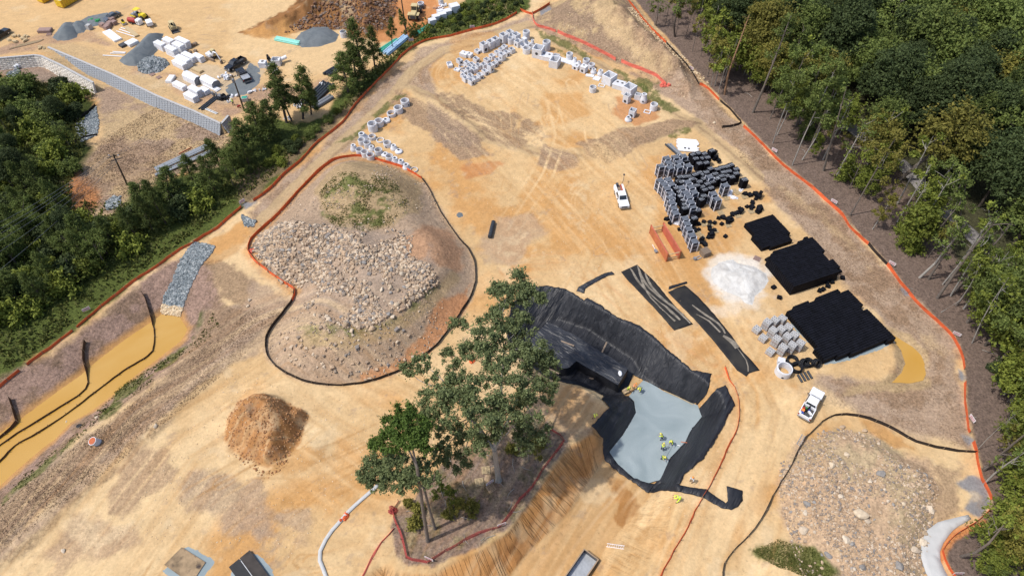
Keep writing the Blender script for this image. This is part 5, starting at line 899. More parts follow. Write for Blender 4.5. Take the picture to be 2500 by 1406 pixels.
o = MB().lathe(0, 0, [(.5, 0), (.5, .1), (.38, .14), (.1, .14)], 14, sc=(1, .7)).build('black_disc', M['blk']); o.location = GZ(194, 1040); tag(o, 'small black lid lying on the bank of the muddy basin', 'lid')
# smooth white-grey boxes at the top (upper strip)
for i, (px, py, l, w_, h) in enumerate(((1055,47,1.9,1.5,1.5),(1064,38,1.9,1.5,1.5),(1079,32,2.0,1.7,1.5),(1092,25,2.0,1.7,1.4),(1109,12,2.4,2.2,1.9),(1074,25,1.6,1.2,1.3))):
    t = cbox(px, py, w_, l, h, .45, closed=True); t['label'] = f'white concrete box on the upper verge, {nth(i)} from the loader side'; t['group'] = 'white boxes on the upper verge'
t = cbox(640, 151, 1.5, 1.7, 1.4, -.1, slab=[(0, .35)]); t['label'] = 'concrete box with a round hatch by the black pickups'
t = cbox(673, 144, 1.8, 2.1, 1.5, 0.0); t['label'] = 'open square concrete box beside the black pickups'
t = cbox(655, 158, 1.2, 1.5, .9, .3); t['label'] = 'low concrete box half hidden by black scrap near the pickups'
ring(671, 168, .75, 1.2)['label'] = 'short concrete pipe standing in front of the square box'
for px, py, l_ in ((692, 153, 'white pipe length leaning beside the square concrete box'),):
    x, y, z = GZ(px, py); o = MB().tube([(-.9, -.5, .9), (.9, .6, 1.3)], .45, 14).build('white_pipe', M['white']); o.location = (x, y, z - .1); tag(o, l_, 'pipe')
def blob(px, py, m, name, lb, cat, s=1., n=7, h=.6, sp=.8):
    "a loose heap of odd pieces"
    x, y, z = GZ(px, py); b = MB()
    for k in range(n): b.box(random.uniform(-sp, sp) * s, random.uniform(-sp, sp) * s * .7, random.uniform(0, h * .4) * s, random.uniform(.3, .9) * s, random.uniform(.25, .7) * s, random.uniform(.2, h) * s, random.uniform(0, 3), tx=random.uniform(.5, 1), ty=random.uniform(.5, 1), ox=random.uniform(-.15, .15), oy=random.uniform(-.15, .15))
    o = b.build(name, m, bevel=.03 * s); o.location = (x, y, z - .02); return tag(o, lb, cat)
blob(658, 152, M['blk'], 'black_scrap', 'black hoses and scrap on the low concrete box', 'scrap', 1.1, h=1.1)
# ------------------------------------------------------------------ wrapped black module stacks
def wrapped(kind_='wrap'):
    t = thing('module_stack', '', 'module stack'); W_, L_, H_ = 1.22, 1.3, 2.35; b = MB()
    for k in range(8): b.box(0, 0, .14 + k * .275, L_ - .05, W_ - .05, .245)
    b.build('modules', M['slat'] if kind_ == 'wrap' else M['blk2'], t)
    MB().box(0, 0, 0, L_, W_, .12).build('pallet', M['crate'], t)
    s_ = MB()
    if kind_ == 'wrap':
        for k in range(5): s_.box(0, -.48 + k * .24, H_ - .005, L_, .05, .04)
        f_ = MB()
        for a in (-1, 1):
            for c in (-1, 1): f_.box(a * (L_ / 2 - .02), c * (W_ / 2 - .02), 0, .2, .17, H_ + .03, tx=.9, ty=.9)
        f_.build('film_corner', M['film'], t, bevel=.03); g = MB()
        for k in range(2): g.box(0, 0, .5 + k * 1.1, L_ + .03, W_ + .03, .1)
        g.build('film', M['filmt'], t)
    else:
        for k in range(4): s_.box(-.42 + k * .28, 0, H_ - .005, .04, W_ * .75, .02)
        s_.box(0, .02, H_ + .016, L_, .06, .02)
    s_.build('strap', M['strap'], t); return t
WR, BK = wrapped(), wrapped('blk'); wl, bl = [], []; used = {}
def putstack(base, px, py, h, lst, rz=None, sc=None):
    s = h / 2.35; x, y, z = TOP(px, py, h); rz = (.35 + random.uniform(-.13, .13)) if rz is None else rz
    if id(base) not in used: used[id(base)] = 1; o = base; o.location = (x, y, z); o.rotation_euler = (0, 0, rz); o.scale = (1, 1, s)
    else: o = dup(base, (x, y, z), rz, scale=(1, 1, s))
    lst.append(o); return o
def z3(px, py): return 1580 + px / 7.81, 320 + py / 7.81
def z4(px, py): return 1580 + px / 7.81, 470 + py / 7.81
for px, py in ((380,510),(545,490),(700,475),(415,600),(620,590),(265,660),(440,690),(610,670),(790,655),(255,935),(405,920),(325,1010),(465,1005),(385,1090),(455,1185),(450,1265),(475,1360),(780,970),(840,1060),(660,1080),(740,1170),(900,1160),(800,1250),(840,1350),(1200,870),(1500,1030),(1270,1190),(1340,1290)): putstack(WR, *z3(px, py), 2.6 + random.uniform(-.1, .15), wl)
for px, py in ((510,290),(545,385),(870,260),(730,490),(765,590),(800,690),(860,810),(905,925)): putstack(WR, *z4(px, py), 2.3, wl, .25)
number(wl, 'black module stack wrapped in pale film, {} among the wrapped ones')
for o in wl: o['group'] = 'film wrapped module stacks'
for px, py in ((870,440),(985,415),(1095,425),(930,520),(1070,510),(1000,610),(1130,600),(745,550),(1150,500),(1235,370),(620,870),(720,865),(820,850),(910,825),(1000,790),(600,950),(660,960),(900,930),(1000,960),(1090,900),(950,1030),(1050,1060),(1150,1000),(1250,960),(1100,1110),(1220,1080),(560,1080),(620,1150),(650,1230),(700,1300),(1430,690),(1530,670),(1600,640),(1700,720),(1460,780),(1560,760),(1420,850),(1520,850),(1620,870),(1340,720),(1300,810),(1210,710),(1130,780),(1860,920),(1380,880),(1700,800),(1330,900),(1450,920),(1080,820),(850,910)): putstack(BK, *z3(px, py), 2.0 + random.uniform(-.25, .25), bl)
for px, py in ((640,60),(690,130),(720,220),(720,290),(970,330),(1310,150),(1080,60),(880,0),(1040,120),(900,480)): putstack(BK, *z4(px, py), 1.9 + random.uniform(-.2, .2), bl)
number(bl, 'unwrapped black module stack with thin pale straps, {} of the black ones')
for o in bl: o['group'] = 'unwrapped black module stacks'
def module():
    t = thing('loose_module', '', 'plastic module'); MB().box(0, 0, 0, .72, .62, .42).build('body', M['blk2'], t, bevel=.02); b = MB()
    for k in range(3): b.box(-.22 + k * .22, 0, .42, .1, .5, .05)
    b.build('rib', M['blk'], t); return t
MO = module(); ml = []
def putmod(px, py, z=0, s=1.):
    x, y, zz = GZ(px, py)
    if not ml: o = MO; o.location = (x, y, zz + z); o.rotation_euler = (0, 0, random.uniform(0, 3)); o.scale = (s,) * 3
    else: o = dup(MO, (x, y, zz + z), random.uniform(0, 3), scale=s)
    ml.append(o)
for px, py, n in ((880,520,2),(920,600,2),(985,605,1),(1080,555,2),(1190,570,3),(1285,590,1),(1355,490,1),(1430,480,4),(1540,560,8),(1590,520,3),(1415,610,1),(1615,420,2),(1680,400,3),(1770,380,7),(1980,190,3),(1905,280,1),(2010,290,4),(2120,350,8),(2150,300,4),(1950,60,3),(2110,90,9),(2060,40,4),(1860,30,3),(1180,660,1),(1195,720,2),(1290,725,2),(1180,830,6),(1215,800,3),(880,700,3),(910,740,2),(975,725,1),(1050,940,5),(1090,990,4),(1490,840,1),(610,705,1),(440,590,1),(370,520,2),(400,500,1)):
    for k in range(n):
        lay = k // 4; q = random.uniform(-1, 1) * min(n, 5) * 9; r_ = random.uniform(-1, 1) * min(n, 5) * 8; putmod(*z4(px + q, py + r_ + 5), lay * .44)
for px, py, n in ((1250,430,4),(1310,520,5),(1380,560,4),(1270,500,2)):
    for k in range(n): putmod(*z3(px + random.uniform(-40, 40), py + random.uniform(-30, 30) + 25), (k // 2) * .44)
for px, py in ((1888,703),(1902,728),(2000,693),(2012,683),(2018,690),(2025,675),(2037,670),(2047,664),(2056,680),(2000,711),(2008,708),(2020,700),(1873,636),(1879,642),(2036,680),(2030,690)): putmod(px, py, 0, 1.1)
number(ml, 'loose black plastic module, {} among the loose ones'); 
for o in ml: o['group'] = 'loose black modules'
# pallets on the ground
def pallet(px, py, lb, rz=.3, m='pale', name='pallet'):
    x, y, z = GZ(px, py); b = MB(); [b.box(0, -.5 + k * .2, .1, 1.2, .12, .03) for k in range(6)]; [b.box(a, 0, 0, .1, 1.1, .1) for a in (-.5, 0, .5)]
    o = b.build(name, M[m]); o.location = (x, y, z + .02); o.rotation_euler = (0, 0, rz); return tag(o, lb, 'pallet')
PALL = [pallet(*z4(a, b)) if 0 else pallet(*z4(a, b), '') for a, b in ((1080,610),(1190,625),(960,770),(1040,850),(1540,630),(1720,450),(1290,740),(1980,370),(1400,400))] + [pallet(*z3(a, b), '') for a, b in ((1720,1180),(1500,1290),(1660,1150),(500,880),(1850,1260))]
number(PALL, 'wooden pallet lying by the black stacks, {} of them'); [o.__setitem__('group', 'pallets by the black stacks') for o in PALL]
for px, py, lb, rz, m in ((1186, 1148, 'yellowish pallet beside the trunk of the big tree', .1, 'pale'), (1170, 1177, 'yellowish pallet left of the trunk foot', .2, 'pale'), (1199, 1192, 'mossy pallet right below the trunk foot', .6, 'wood'), (1848, 632, 'flat pallet at the corner of the smallest module field', -.6, 'brickp'), (372, 183, 'pinkish pallet below the coarse rock pile', -.7, 'brickp'), (388, 190, 'second pinkish pallet below the coarse rock pile, lower right', -.7, 'brickp'), (120, 85, 'flat tan hut base on the ground at upper left', .2, 'brickp')): pallet(px, py, lb, rz, m)
x, y, z = GZ(1720, 622); t = thing('wooden_crate', 'slatted brown wooden crate below the last wrapped stack', 'crate', (x, y, z), .45); b = MB(); [b.box(0, -.62 + k * .25, 1.15, 1.5, .2, .05) for k in range(6)]; b.build('lid', M['crate'], t)
b = MB(); [b.box(0, s * .68, .05 + k * .28, 1.45, .04, .22) for k in range(4) for s in (-1, 1)]; [b.box(s * .72, 0, .05 + k * .28, .04, 1.3, .22) for k in range(4) for s in (-1, 1)]; b.build('side_slats', M['crate'], t); b = MB(); [b.box(a * .66, c * .6, 0, .1, .1, 1.15) for a in (-1, 1) for c in (-1, 1)]; b.build('corner_posts', M['wood'], t); MB().box(0, 0, .02, 1.2, 1.1, .9).build('contents', M['crate'], t)
# film heaps
for px, py, s, lb in ((*z3(1560, 1190), 1.3, 'heap of loose white film right of the black stacks'), (*z3(1650, 1270), 1.0, 'white film heap just below the larger film heap'), (*z4(560, 590), 1.1, 'crumpled white film under the left column of stacks'), (*z3(1780, 1130), .7, 'small scrap of white film near the pallets'), (*z4(1130, 200), .5, 'scrap of white film on the sand below the stacks')):
    o = heap(px, py, lb, M['film'], 'film_heap', s); o['category'] = 'plastic film'
# white sheets and long items behind the stacks
x, y, z = GZ(1678, 357); t = thing('white_pipe_bundle', 'bright white bundle of plastic pipes behind the black stacks', 'pipe bundle', (x, y, z), -.12)
b = MB(); [b.tube([(-2.2 + random.uniform(-.2, .2), -1.9 + k * .38, .2), (2.2 + random.uniform(-.3, .3), -1.9 + k * .38, .2)], .19, 8) for k in range(11)]; b.build('pipes', M['white'], t); MB().box(-.6, -1.2, .39, .4, .4, .03).build('label_patch', M['blk'], t); MB().box(.2, -1.3, .39, .4, .4, .03).build('label_patch', M['blk'], t)
for i, off in enumerate((-.35, 0, .35)):
    x0, y0 = G(1624 + i * 6, 355 - i * .5); x1, y1 = G(1658 + i * 5, 384 + i * .3); o = MB().tube([(x0, y0, .25), (x1, y1, .25)], .2, 8).build('pipe', M['blkpipe' if i == 0 else 'gpipe']); tag(o, ['black pipe', 'grey pipe', 'wrapped grey pipe'][i] + ' leaning toward the upper left of the stacks', 'pipe')
blob(1628, 424, M['blk'], 'rubber_ring', 'black rubber ring scraps left of the stacks', 'scrap', .3, 4, .5)
# ------------------------------------------------------------------ assembled module fields
def field(pix, h, dirp, cell, label, extra=()):
    poly = PP(pix, h); rz = heading(*dirp, h); c, s = math.cos(rz), math.sin(rz); cx, cy = np.mean(poly, 0); t = thing('module_field', label, 'module field', (cx, cy, 0), rz); loc = [((p[0] - cx) * c + (p[1] - cy) * s, -(p[0] - cx) * s + (p[1] - cy) * c) for p in poly]
    xs = [p[0] for p in loc]; ys = [p[1] for p in loc]; b = MB(); cw, cl = cell; n = 0
    for a in np.arange(min(xs), max(xs), cl):
        for q in np.arange(min(ys), max(ys), cw):
            if inside(np.array(a + cl / 2), np.array(q + cw / 2), loc): b.box(a + cl / 2, q + cw / 2, .0, cl - .03, cw - .07, h + random.uniform(-.035, .02))
    b.build('modules', M['blk2'], t)
    for (ex, ey, el, ew, eh) in extra: MB().box(ex, ey, h, el, ew, eh).build('upper_modules', M['blk2'], t, bevel=.03)
    return t
field([(1820,546),(1888,524),(1936,582),(1930,588),(1868,606),(1860,604)], 1.0, ((1820,546),(1888,524)), (.42,.8), 'smallest flat block of black modules, topmost of the three')
field([(1877,628),(1888,611),(1912,605),(1938,598),(1960,583),(1974,575),(1988,586),(2008,610),(2022,628),(2048,645),(2048,662),(2020,672),(1975,688),(1942,697)], 2.4, ((1942,697),(2048,662)), (.42,.8), 'tall middle block of black modules')
field([(1925,763),(1940,743),(1965,737),(1990,731),(2012,715),(2044,706),(2059,713),(2069,706),(2106,744),(2099,751),(2113,754),(2184,827),(2150,836),(2095,860),(2060,864),(2026,876),(2012,875),(1990,852),(1993,843),(1938,785),(1941,778)], 1.3, ((1965,737),(2044,706)), (.42,.8), 'largest block of black modules on its grey pad')
# grey block pallets
GB = []
def blockstack(px, py, tiers):
    h = .95 * tiers + .1; x, y, z = TOP(px, py, h); t = thing('block_pallet', '', 'block pallet', (x, y, z), -.85 + random.uniform(-.06, .06)); 
    for k in range(tiers): MB().box(0, 0, k * .98, 1.25, 1.1, .12).build('pallet', M['brickp'], t)
    b = MB(); c = MB()
    for k in range(tiers):
        for i in range(3):
            for j in range(2): b.box(-.41 + i * .41, -.27 + j * .54, k * .98 + .12, .395, .52, .84)
    b.build('blocks', M['block'], t, bevel=.015)
    for i in range(3):
        for j in range(2): c.box(-.41 + i * .41, -.27 + j * .54, .98 * tiers - .025, .15, .15, .012)
    c.build('core_shade_plates', M['dkgrey'], t); GB.append(t)  # dark plates on the tops, painted shade for the block cores
for px, py in ((1876,783),(1894,778),(1912,774),(1890,803),(1910,800),(1927,795),(1899,824),(1924.5,818),(1941.6,814),(1914,844.5),(1936.6,839),(1956.6,834)): blockstack(px, py, 2)
for px, py in ((1850,800),(1865.5,821),(1883,854)): blockstack(px, py, 1)
number(GB, 'pallet of grey concrete blocks, {} of the group by the largest field'); [o.__setitem__('group', 'block pallets') for o in GB]
t = cbox(1909, 878, 1.0, 1.1, .9, -.3, closed=True); t['label'] = 'pale grey cube between block pallets and the large ring'
def coil(px, py, lb, R_=.85, tilt=0.):
    x, y, z = GZ(px, py); b = MB()
    for k in range(5):
        rr = R_ - .1 * (k % 2); pts = [(rr * math.cos(a), rr * math.sin(a), .12 + k * .17) for a in np.linspace(0, 2 * PI, 26)]; b.tube(pts, .1, 7)
    o = b.build('pipe_coil', M['blk'], smooth=True); o.location = (x, y, z + abs(math.sin(tilt)) * .6); o.rotation_euler = (tilt, 0, .4); tag(o, lb, 'pipe coil')
coil(1932, 884, 'black pipe coil lying left of the others'); coil(1943, 901, 'black pipe coil below the left one, beside the large ring'); coil(1971, 889, 'black pipe coil at the centre of the coil group', .7); coil(1957, 888, 'black pipe coil standing tilted between two lying ones', .6, .8); coil(1986, 888, 'black pipe coil at the right end of the group', .6, 1.0)
for i in range(4):
    x0, y0 = G(1947 + i * 8, 916 - i * 3); x1, y1 = G(1958 + i * 8, 934 - i * 3); o = MB().tube([(x0, y0, .18), (x1, y1, .18)], .2, 8).build('black_pipe', M['blkpipe']); tag(o, f'short black pipe below the coils, {nth(i)} from the left', 'pipe', 'short black pipes below the coils')
x0, y0 = G(1205, 545); x1, y1 = G(1196, 583); t = thing('culvert_pipe', 'single large black pipe lying alone on the open sand', 'pipe', (x0, y0, .42)); d = Vector((x1 - x0, y1 - y0, 0))
b = MB(); n = 14; 
for k in range(16): p = d * (k / 16); b.tube([p + d * .002, p + d * (1 / 16 - .004)], .40 if k % 2 else .42, n)
b.build('corrugated_barrel', M['blkpipe'], t); MB().tube([d * 1.0, d * 1.004], .33, 12).build('mouth_shade_disc', M['concd'], t)
# trench box
x, y, z = GZ(1621, 600); rz = heading((1586, 578), (1622, 641)); t = thing('trench_box', 'open rusty orange trench box with two steel side plates', 'trench box', (x, y, z), rz)
LB = 7.6; WB = 2.5
for s in (-1, 1):
    MB().box(0, s * WB / 2, 0, LB, .14, 1.95).build('side_plate', M['rust'] if s < 0 else M['rustin'], t, bevel=.02)
    MB().box(0, s * (WB / 2), 1.95, LB + .02, .2, .07).build('top_rail', M['rustin'], t)
    for e in (-1, 1): MB().box(e * (LB / 2 - .05), s * WB / 2, 0, .2, .24, 2.15).build('end_post', M['rust'], t)
for e in (-1, 1):
    for zz_ in (.5, 1.55): MB().tube([(e * (LB / 2 - .25), -WB / 2, zz_), (e * (LB / 2 - .25), WB / 2, zz_)], .09, 8).build('spreader_pipe', M['pale'], t)
# steel box at the bottom (open grey-lined dumpster)
x, y, z = GZ(1419, 1392); rz = heading((1388, 1406), (1423, 1356), -4.2); t = thing('steel_skip', 'open grey steel skip box on the trench floor, bottom edge', 'skip', (x, y, z), rz); b = MB(); l, w_, h = 4.6, 2.3, 1.1
for s in (-1, 1): b.box(0, s * w_ / 2, 0, l, .1, h); b.box(s * l / 2, 0, 0, .1, w_ - .1, h)
b.build('walls', M['dkgrey'], t, bevel=.01); MB().box(0, 0, .08, l - .1, w_ - .1, .06).build('floor_plate', M['steel'], t); b = MB()
for s in (-1, 1): b.box(0, s * w_ / 2, h, l + .1, .16, .06)
b.box(l / 2, 0, h, .16, w_ - .16, .06).box(-l / 2, 0, h, .16, w_ - .16, .06); b.build('rim', M['wood'], t)
# ------------------------------------------------------------------ ladders
def ladder(a, b_, lb, m):
    (x0, y0, z0), (x1, y1, z1) = GZ(*a), GZ(*b_); t = thing('ladder', lb, 'ladder', (x0, y0, z0 + .08)); d = Vector((x1 - x0, y1 - y0, z1 - z0)); n_ = Vector((-d.y, d.x, 0)).normalized() * .23
    for s in (-1, 1): MB().tube([n_ * s, d + n_ * s], .05, 4).build('rail', m, t)
    q = MB(); k = int(d.length / .33); [q.tube([d * (i + .5) / k - n_, d * (i + .5) / k + n_], .03, 4) for i in range(k)]; q.build('rungs', m, t)
ladder((1962, 1062), (1948, 1087), 'grey ladder lying beside the black silt fence of the right mound', M['steel']); ladder((1481, 1330), (1524, 1336), 'pinkish ladder lying across the lower trench slope', M['sign'])
# ------------------------------------------------------------------ people
def skin_fig(name, verts, edges, rad, m, parent, sub=2):
    me = bpy.data.meshes.new(name); me.from_pydata(verts, edges, []); o = bpy.data.objects.new(name, me); scene.collection.objects.link(o)
    md = o.modifiers.new('s', 'SKIN'); sv = me.skin_vertices[0].data
    for i, r in enumerate(rad): sv[i].radius = (r, r) if not hasattr(r, '__len__') else r
    sv[0].use_root = True; o.modifiers.new('u', 'SUBSURF').levels = sub; md.use_smooth_shade = True
    dg = bpy.context.evaluated_depsgraph_get(); me2 = bpy.data.meshes.new_from_object(o.evaluated_get(dg)); o.modifiers.clear(); o.data = me2; me2.name = name; me2.materials.clear(); me2.materials.append(m); me2.polygons.foreach_set('use_smooth', [True] * len(me2.polygons)); o.parent = parent; return o
def person(px, py, rz, label, bend=.2, vest='hivis', hat='haty', legs='jeans', arm=.6, spread=.12, z=None, lie=False):
    if z is None: x, y, z = GZ(px, py)
    else: x, y = P(px, py, z)
    t = thing('person', label, 'person', (x, y, z), rz); hip = .93; sb, cb = math.sin(bend), math.cos(bend)
    def tor(u, lat=0, f=0): return (sb * u + f * cb, lat, hip + cb * u - f * sb)
    pel = (0, 0, hip); ch = tor(.30); sh = tor(.47); nk = tor(.56); hd = tor(.68, 0, .03); tp = tor(.80, 0, .03)
    V = [pel, tor(.16), ch, sh, nk, hd, tp]; E = [(0, 1), (1, 2), (2, 3), (3, 4), (4, 5), (5, 6)]; Rr = [(.14, .16), (.12, .15), (.12, .17), (.10, .15), .055, .095, .07]
    arms = []; legsl = []
    for s in (-1, 1):
        i = len(V); a = arm * (1 if s > 0 else .85); s0 = tor(.46, s * .2); el = (s0[0] + .26 * math.sin(a), s0[1] + s * .05, s0[2] - .26 * math.cos(a)); wr = (el[0] + .25 * math.sin(a + .5), el[1] - s * .06, el[2] - .25 * math.cos(a + .5)); pm = (wr[0] + .08 * math.sin(a + .6), wr[1], wr[2] - .08 * math.cos(a + .6))
        V += [s0, el, wr, pm]; E += [(3, i), (i, i + 1), (i + 1, i + 2), (i + 2, i + 3)]; Rr += [.06, .046, .032, (.02, .04)]; arms.append((s0, el, wr))
        for k in range(5):
            L_ = (.065, .085, .09, .08, .06)[k] if k else .06; lat = (-.036 + .022 * k) if k else -.05 * s; j = len(V); a2 = a + .9 + (.3 if k == 0 else 0)
            p1 = (pm[0] + L_ * .5 * math.sin(a2), pm[1] + lat, pm[2] - L_ * .5 * math.cos(a2)); p2 = (pm[0] + L_ * math.sin(a2 + .4), pm[1] + lat, pm[2] - L_ * math.cos(a2 + .4)); V += [p1, p2]; E += [(i + 3, j), (j, j + 1)]; Rr += [.011, .009]
        i = len(V); hp = (0, s * .1, hip - .03); kn = (.06 + .18 * bend * .4, s * (.1 + spread * .4), hip - .45); an = (-.02 + s * spread * .6, s * (.1 + spread * .6), .09); toe = (an[0] + .17, an[1] * 1.06, .045)
        V += [hp, kn, an, toe]; E += [(0, i), (i, i + 1), (i + 1, i + 2), (i + 2, i + 3)]; Rr += [.09, .062, .045, .04]; legsl.append((hp, kn, an, toe))
    skin_fig('body', V, E, Rr, M['skin'], t, 1)
    v = [tor(-.06), tor(.16), ch, tor(.45)] ; e = [(0, 1), (1, 2), (2, 3)]; r = [(.17, .2), (.155, .19), (.155, .21), (.13, .18)]
    for s, (s0, el, wr) in zip((-1, 1), arms): i = len(v); v += [s0, el, tuple(np.array(el) * .4 + np.array(wr) * .6)]; e += [(3, i), (i, i + 1), (i + 1, i + 2)]; r += [.085, .068, .055]
    skin_fig('jacket', v, e, r, M[vest], t, 1)
    v = [(0, 0, hip)]; e = []; r = [(.16, .18)]
    for hp, kn, an, toe in legsl: i = len(v); v += [hp, kn, (an[0], an[1], .13)]; e += [(0, i), (i, i + 1), (i + 1, i + 2)]; r += [.11, .085, .075]
    skin_fig('trousers', v, e, r, M[legs], t, 1)
    for hp, kn, an, toe in legsl: skin_fig('boot', [(an[0] - .05, an[1], .06), (an[0] + .05, an[1], .06), toe, (an[0], an[1], .17)], [(0, 1), (1, 2), (1, 3)], [.055, .055, .045, .05], M['boot'], t, 1)
    o = MB().lathe(0, 0, [(.17, 0), (.165, .02), (.135, .03), (.13, .09), (.09, .15), (.02, .17)], 14, sc=(1.1, .95)).build('hard_hat', M[hat], t, smooth=True); o.location = tor(.745, 0, .03); o.rotation_euler = (0, bend, 0)
    f_ = MB(); f_.box(.0, 0, .0, .012, .1, .05, mi=0); o = f_.build('face', M['skin'], t); o.location = tor(.66, 0, .125); o.rotation_euler = (0, bend, 0)
    q = MB(); q.box(-.172, 0, -.02, .01, .3, .05); o = q.build('reflective_band', M['refl'], t); o.location = tor(.2); o.rotation_euler = (0, bend, 0)
    return t
zf_ = -PIT_D + .29
person(1615, 1073, 2.6, 'worker in yellow-green jacket, upper left of four on the grey fill', .5, z=zf_)
person(1637, 1083, -2.0, 'worker in yellow-green jacket, right of four, holding the long screed', .6, z=zf_, arm=.9)
person(1616, 1098, 1.2, 'worker in yellow-green jacket and dark trousers, third down of four on the grey fill', .35, z=zf_)
person(1616, 1120, -1.2, 'worker in yellow-green jacket, lowest of four on the grey fill', .7, z=zf_, arm=.9)
person(1563, 954, -2.4, 'worker bending over in a yellow-green jacket beside the covered tank end', 1.0, z=zf_)
person(1545, 951, .4, 'worker in orange hat and orange jacket between two yellow-green ones', .5, 'hivo', 'hato', 'khaki', z=-PIT_D + .1)
person(1532, 955, -1.2, 'worker in yellow-green jacket beside the plywood box', .3, z=-PIT_D + .1)
person(1449, 1020, -.8, 'worker in yellow-green jacket alone on the left pit rim', .6, legs='khaki')
person(1687, 1176, -2.2, 'worker in white and orange walking right of the pit', .1, 'refl', 'hato', 'khaki')
person(1657, 1222, 2.9, 'worker in yellow stooping low near the fence below the pit', 1.25, 'hivis', 'haty', 'hivis', arm=1.2, spread=.5)
person(571, 258, 2.2, 'worker in bright yellow vest by the heap of tools, upper left', .3, 'hivis', 'haty', 'jeans')
x, y = P(1527, 957, -PIT_D); t = thing('plywood_box', 'yellow plywood box on the pit floor beside a worker', 'box', (x, y, -PIT_D + .02), .5); MB().box(0, 0, 0, 1.0, .8, .5).build('carcass', M['pale'], t, bevel=.01); MB().box(0, 0, .5, 1.08, .3, .04).build('lid_board', M['wood'], t)
a = P(1638, 1081, zf_ + .8); b2 = P(1618, 1118, zf_ + .6); o = MB().tube([(*a, zf_ + .8), (*b2, zf_ + .7)], .035, 5).build('screed_pole', M['steel']); tag(o, 'long pale pole held between two workers on the grey fill', 'pole')
for p0, p1, zz_, lb, m in (((1653,1087),(1661,1089),zf_,'short white board at the right edge of the grey fill','white'),((1662,1079),(1677,1081),-3.3,'thin red-brown stick on the right black liner','rust')):
    a, b2 = P(*p0, zz_), P(*p1, zz_); o = MB().tube([(*a, zz_ + .12), (*b2, zz_ + .12)], .07, 5).build('stick', M[m]); tag(o, lb, 'stick')
# ------------------------------------------------------------------ vehicles
def wheel(t, x, y, r=.4, w_=.27):
    o = MB().lathe(0, 0, [(r * .8, -w_ / 2), (r * .97, -w_ * .42), (r, -w_ * .2), (r, w_ * .2), (r * .97, w_ * .42), (r * .8, w_ / 2)], 20).build('wheel', M['tyre'], t); o.rotation_euler = (PI / 2, 0, 0); o.location = (x, y, r)
    s = 1 if y < 0 else -1; q = MB().lathe(0, 0, [(r * .55, s * w_ * .5), (r * .5, s * (w_ * .5 + .012)), (r * .12, s * (w_ * .5 + .02))], 12).build('rim', M['rim'], o)
def shell(prof, hw, hwt, nseg=0):
    "side profile (x,z) extruded across, upper points narrower"
    zs = [p[1] for p in prof]; z0, z1 = min(zs), max(zs); L_ = [(p[0], -(hw + (hwt - hw) * ((p[1] - z0) / (z1 - z0)) ** 1.5), p[1]) for p in prof]; n = len(prof); v = L_ + [(a, -b, c) for a, b, c in L_]
    return v, [tuple(range(n)), tuple(range(n, 2 * n))[::-1]] + [(i, n + i, n + (i + 1) % n, (i + 1) % n) for i in range(n)]
def quad(b, pts): b.add(pts, [tuple(range(len(pts)))]); return b
def pickup(px, py, rz, label, paint_, bed='open', cover=None, L_=5.9):
    x, y, z = GZ(px, py); t = thing('pickup_truck', label, 'pickup truck', (x, y, z), rz); W_ = .98; h = L_ / 2
    b = MB(); b.add(*shell([(-.75, .45), (h - .1, .5), (h, .62), (h - .02, .98), (h - .12, 1.08), (1.35, 1.16), (-.75, 1.2)], W_, W_ - .06)); b.build('body', paint_, t, bevel=.05)
    b = MB(); b.add(*shell([(1.32, 1.14), (.62, 1.80), (.35, 1.86), (-.55, 1.85), (-.75, 1.75), (-.82, 1.18)], W_ - .06, W_ - .26)); b.build('cab', paint_, t, bevel=.05)
    b = MB(); c = W_ - .22; quad(b, [(1.27, -c + .06, 1.215), (1.27, c - .06, 1.215), (.70, c - .1, 1.765), (.70, -c + .1, 1.765)]); b.v[0][:, 0] += .03; b.v[0][:, 2] += .02; b.build('windscreen', M['glass'], t)
    b = MB(); quad(b, [(-.835, c - .05, 1.3), (-.835, -c + .05, 1.3), (-.78, -c + .1, 1.70), (-.78, c - .1, 1.70)]); b.build('rear_window', M['glass'], t)
    for s in (-1, 1):
        for x0, x1, xt0, xt1 in ((.25, 1.1, .25, .62), (-.72, .18, -.68, .18)):
            b = MB(); y0 = s * (W_ - .052); y1 = s * (W_ - .185); p = [(x0, y0, 1.25), (x1, y0, 1.25), (xt1, y1, 1.72), (xt0, y1, 1.72)]; p = [(q[0], q[1] + s * .02, q[2]) for q in p]; quad(b, p if s < 0 else p[::-1]); b.build('side_window', M['glass'], t)
        MB().box(1.0, s * (W_ + .12), 1.15, .12, .22, .2).build('mirror', M['dkgrey'], t, bevel=.03)
        MB().box(h - .06, s * .74, .78, .14, .3, .2).build('headlight', M['lampw'], t, bevel=.02); MB().box(-h + .02, s * .88, .75, .08, .16, .4).build('tail_light', M['lampr'], t)
        wheel(t, 1.85, s * (W_ - .12)); wheel(t, -1.75, s * (W_ - .12))
    MB().box(h + .0, 0, .68, .06, 1.1, .28).build('grille', M['dkgrey'], t); MB().box(h + .04, 0, .42, .16, 1.9, .22).build('front_bumper', M['chrome'], t, bevel=.03); MB().box(-h - .06, 0, .42, .16, 1.86, .22).build('rear_bumper', M['chrome'], t, bevel=.03)
    b = MB(); bl = h - .8; bx = -(.8 + h) / 2
    for s in (-1, 1): b.box(bx, s * (W_ - .07), .5, bl, .12, .72)
    b.box(-h + .04, 0, .5, .09, 1.84, .70).box(-.86, 0, .5, .09, 1.84, .66); b.build('bed', paint_, t, bevel=.02); MB().box(bx, 0, .6, bl - .1, 1.7, .05).build('bed_liner', M['dkgrey'], t)
    if cover: MB().box(bx, 0, 1.225, bl, 1.82, .05).build('bed_cover', cover, t, bevel=.02)
    return t, bx, bl
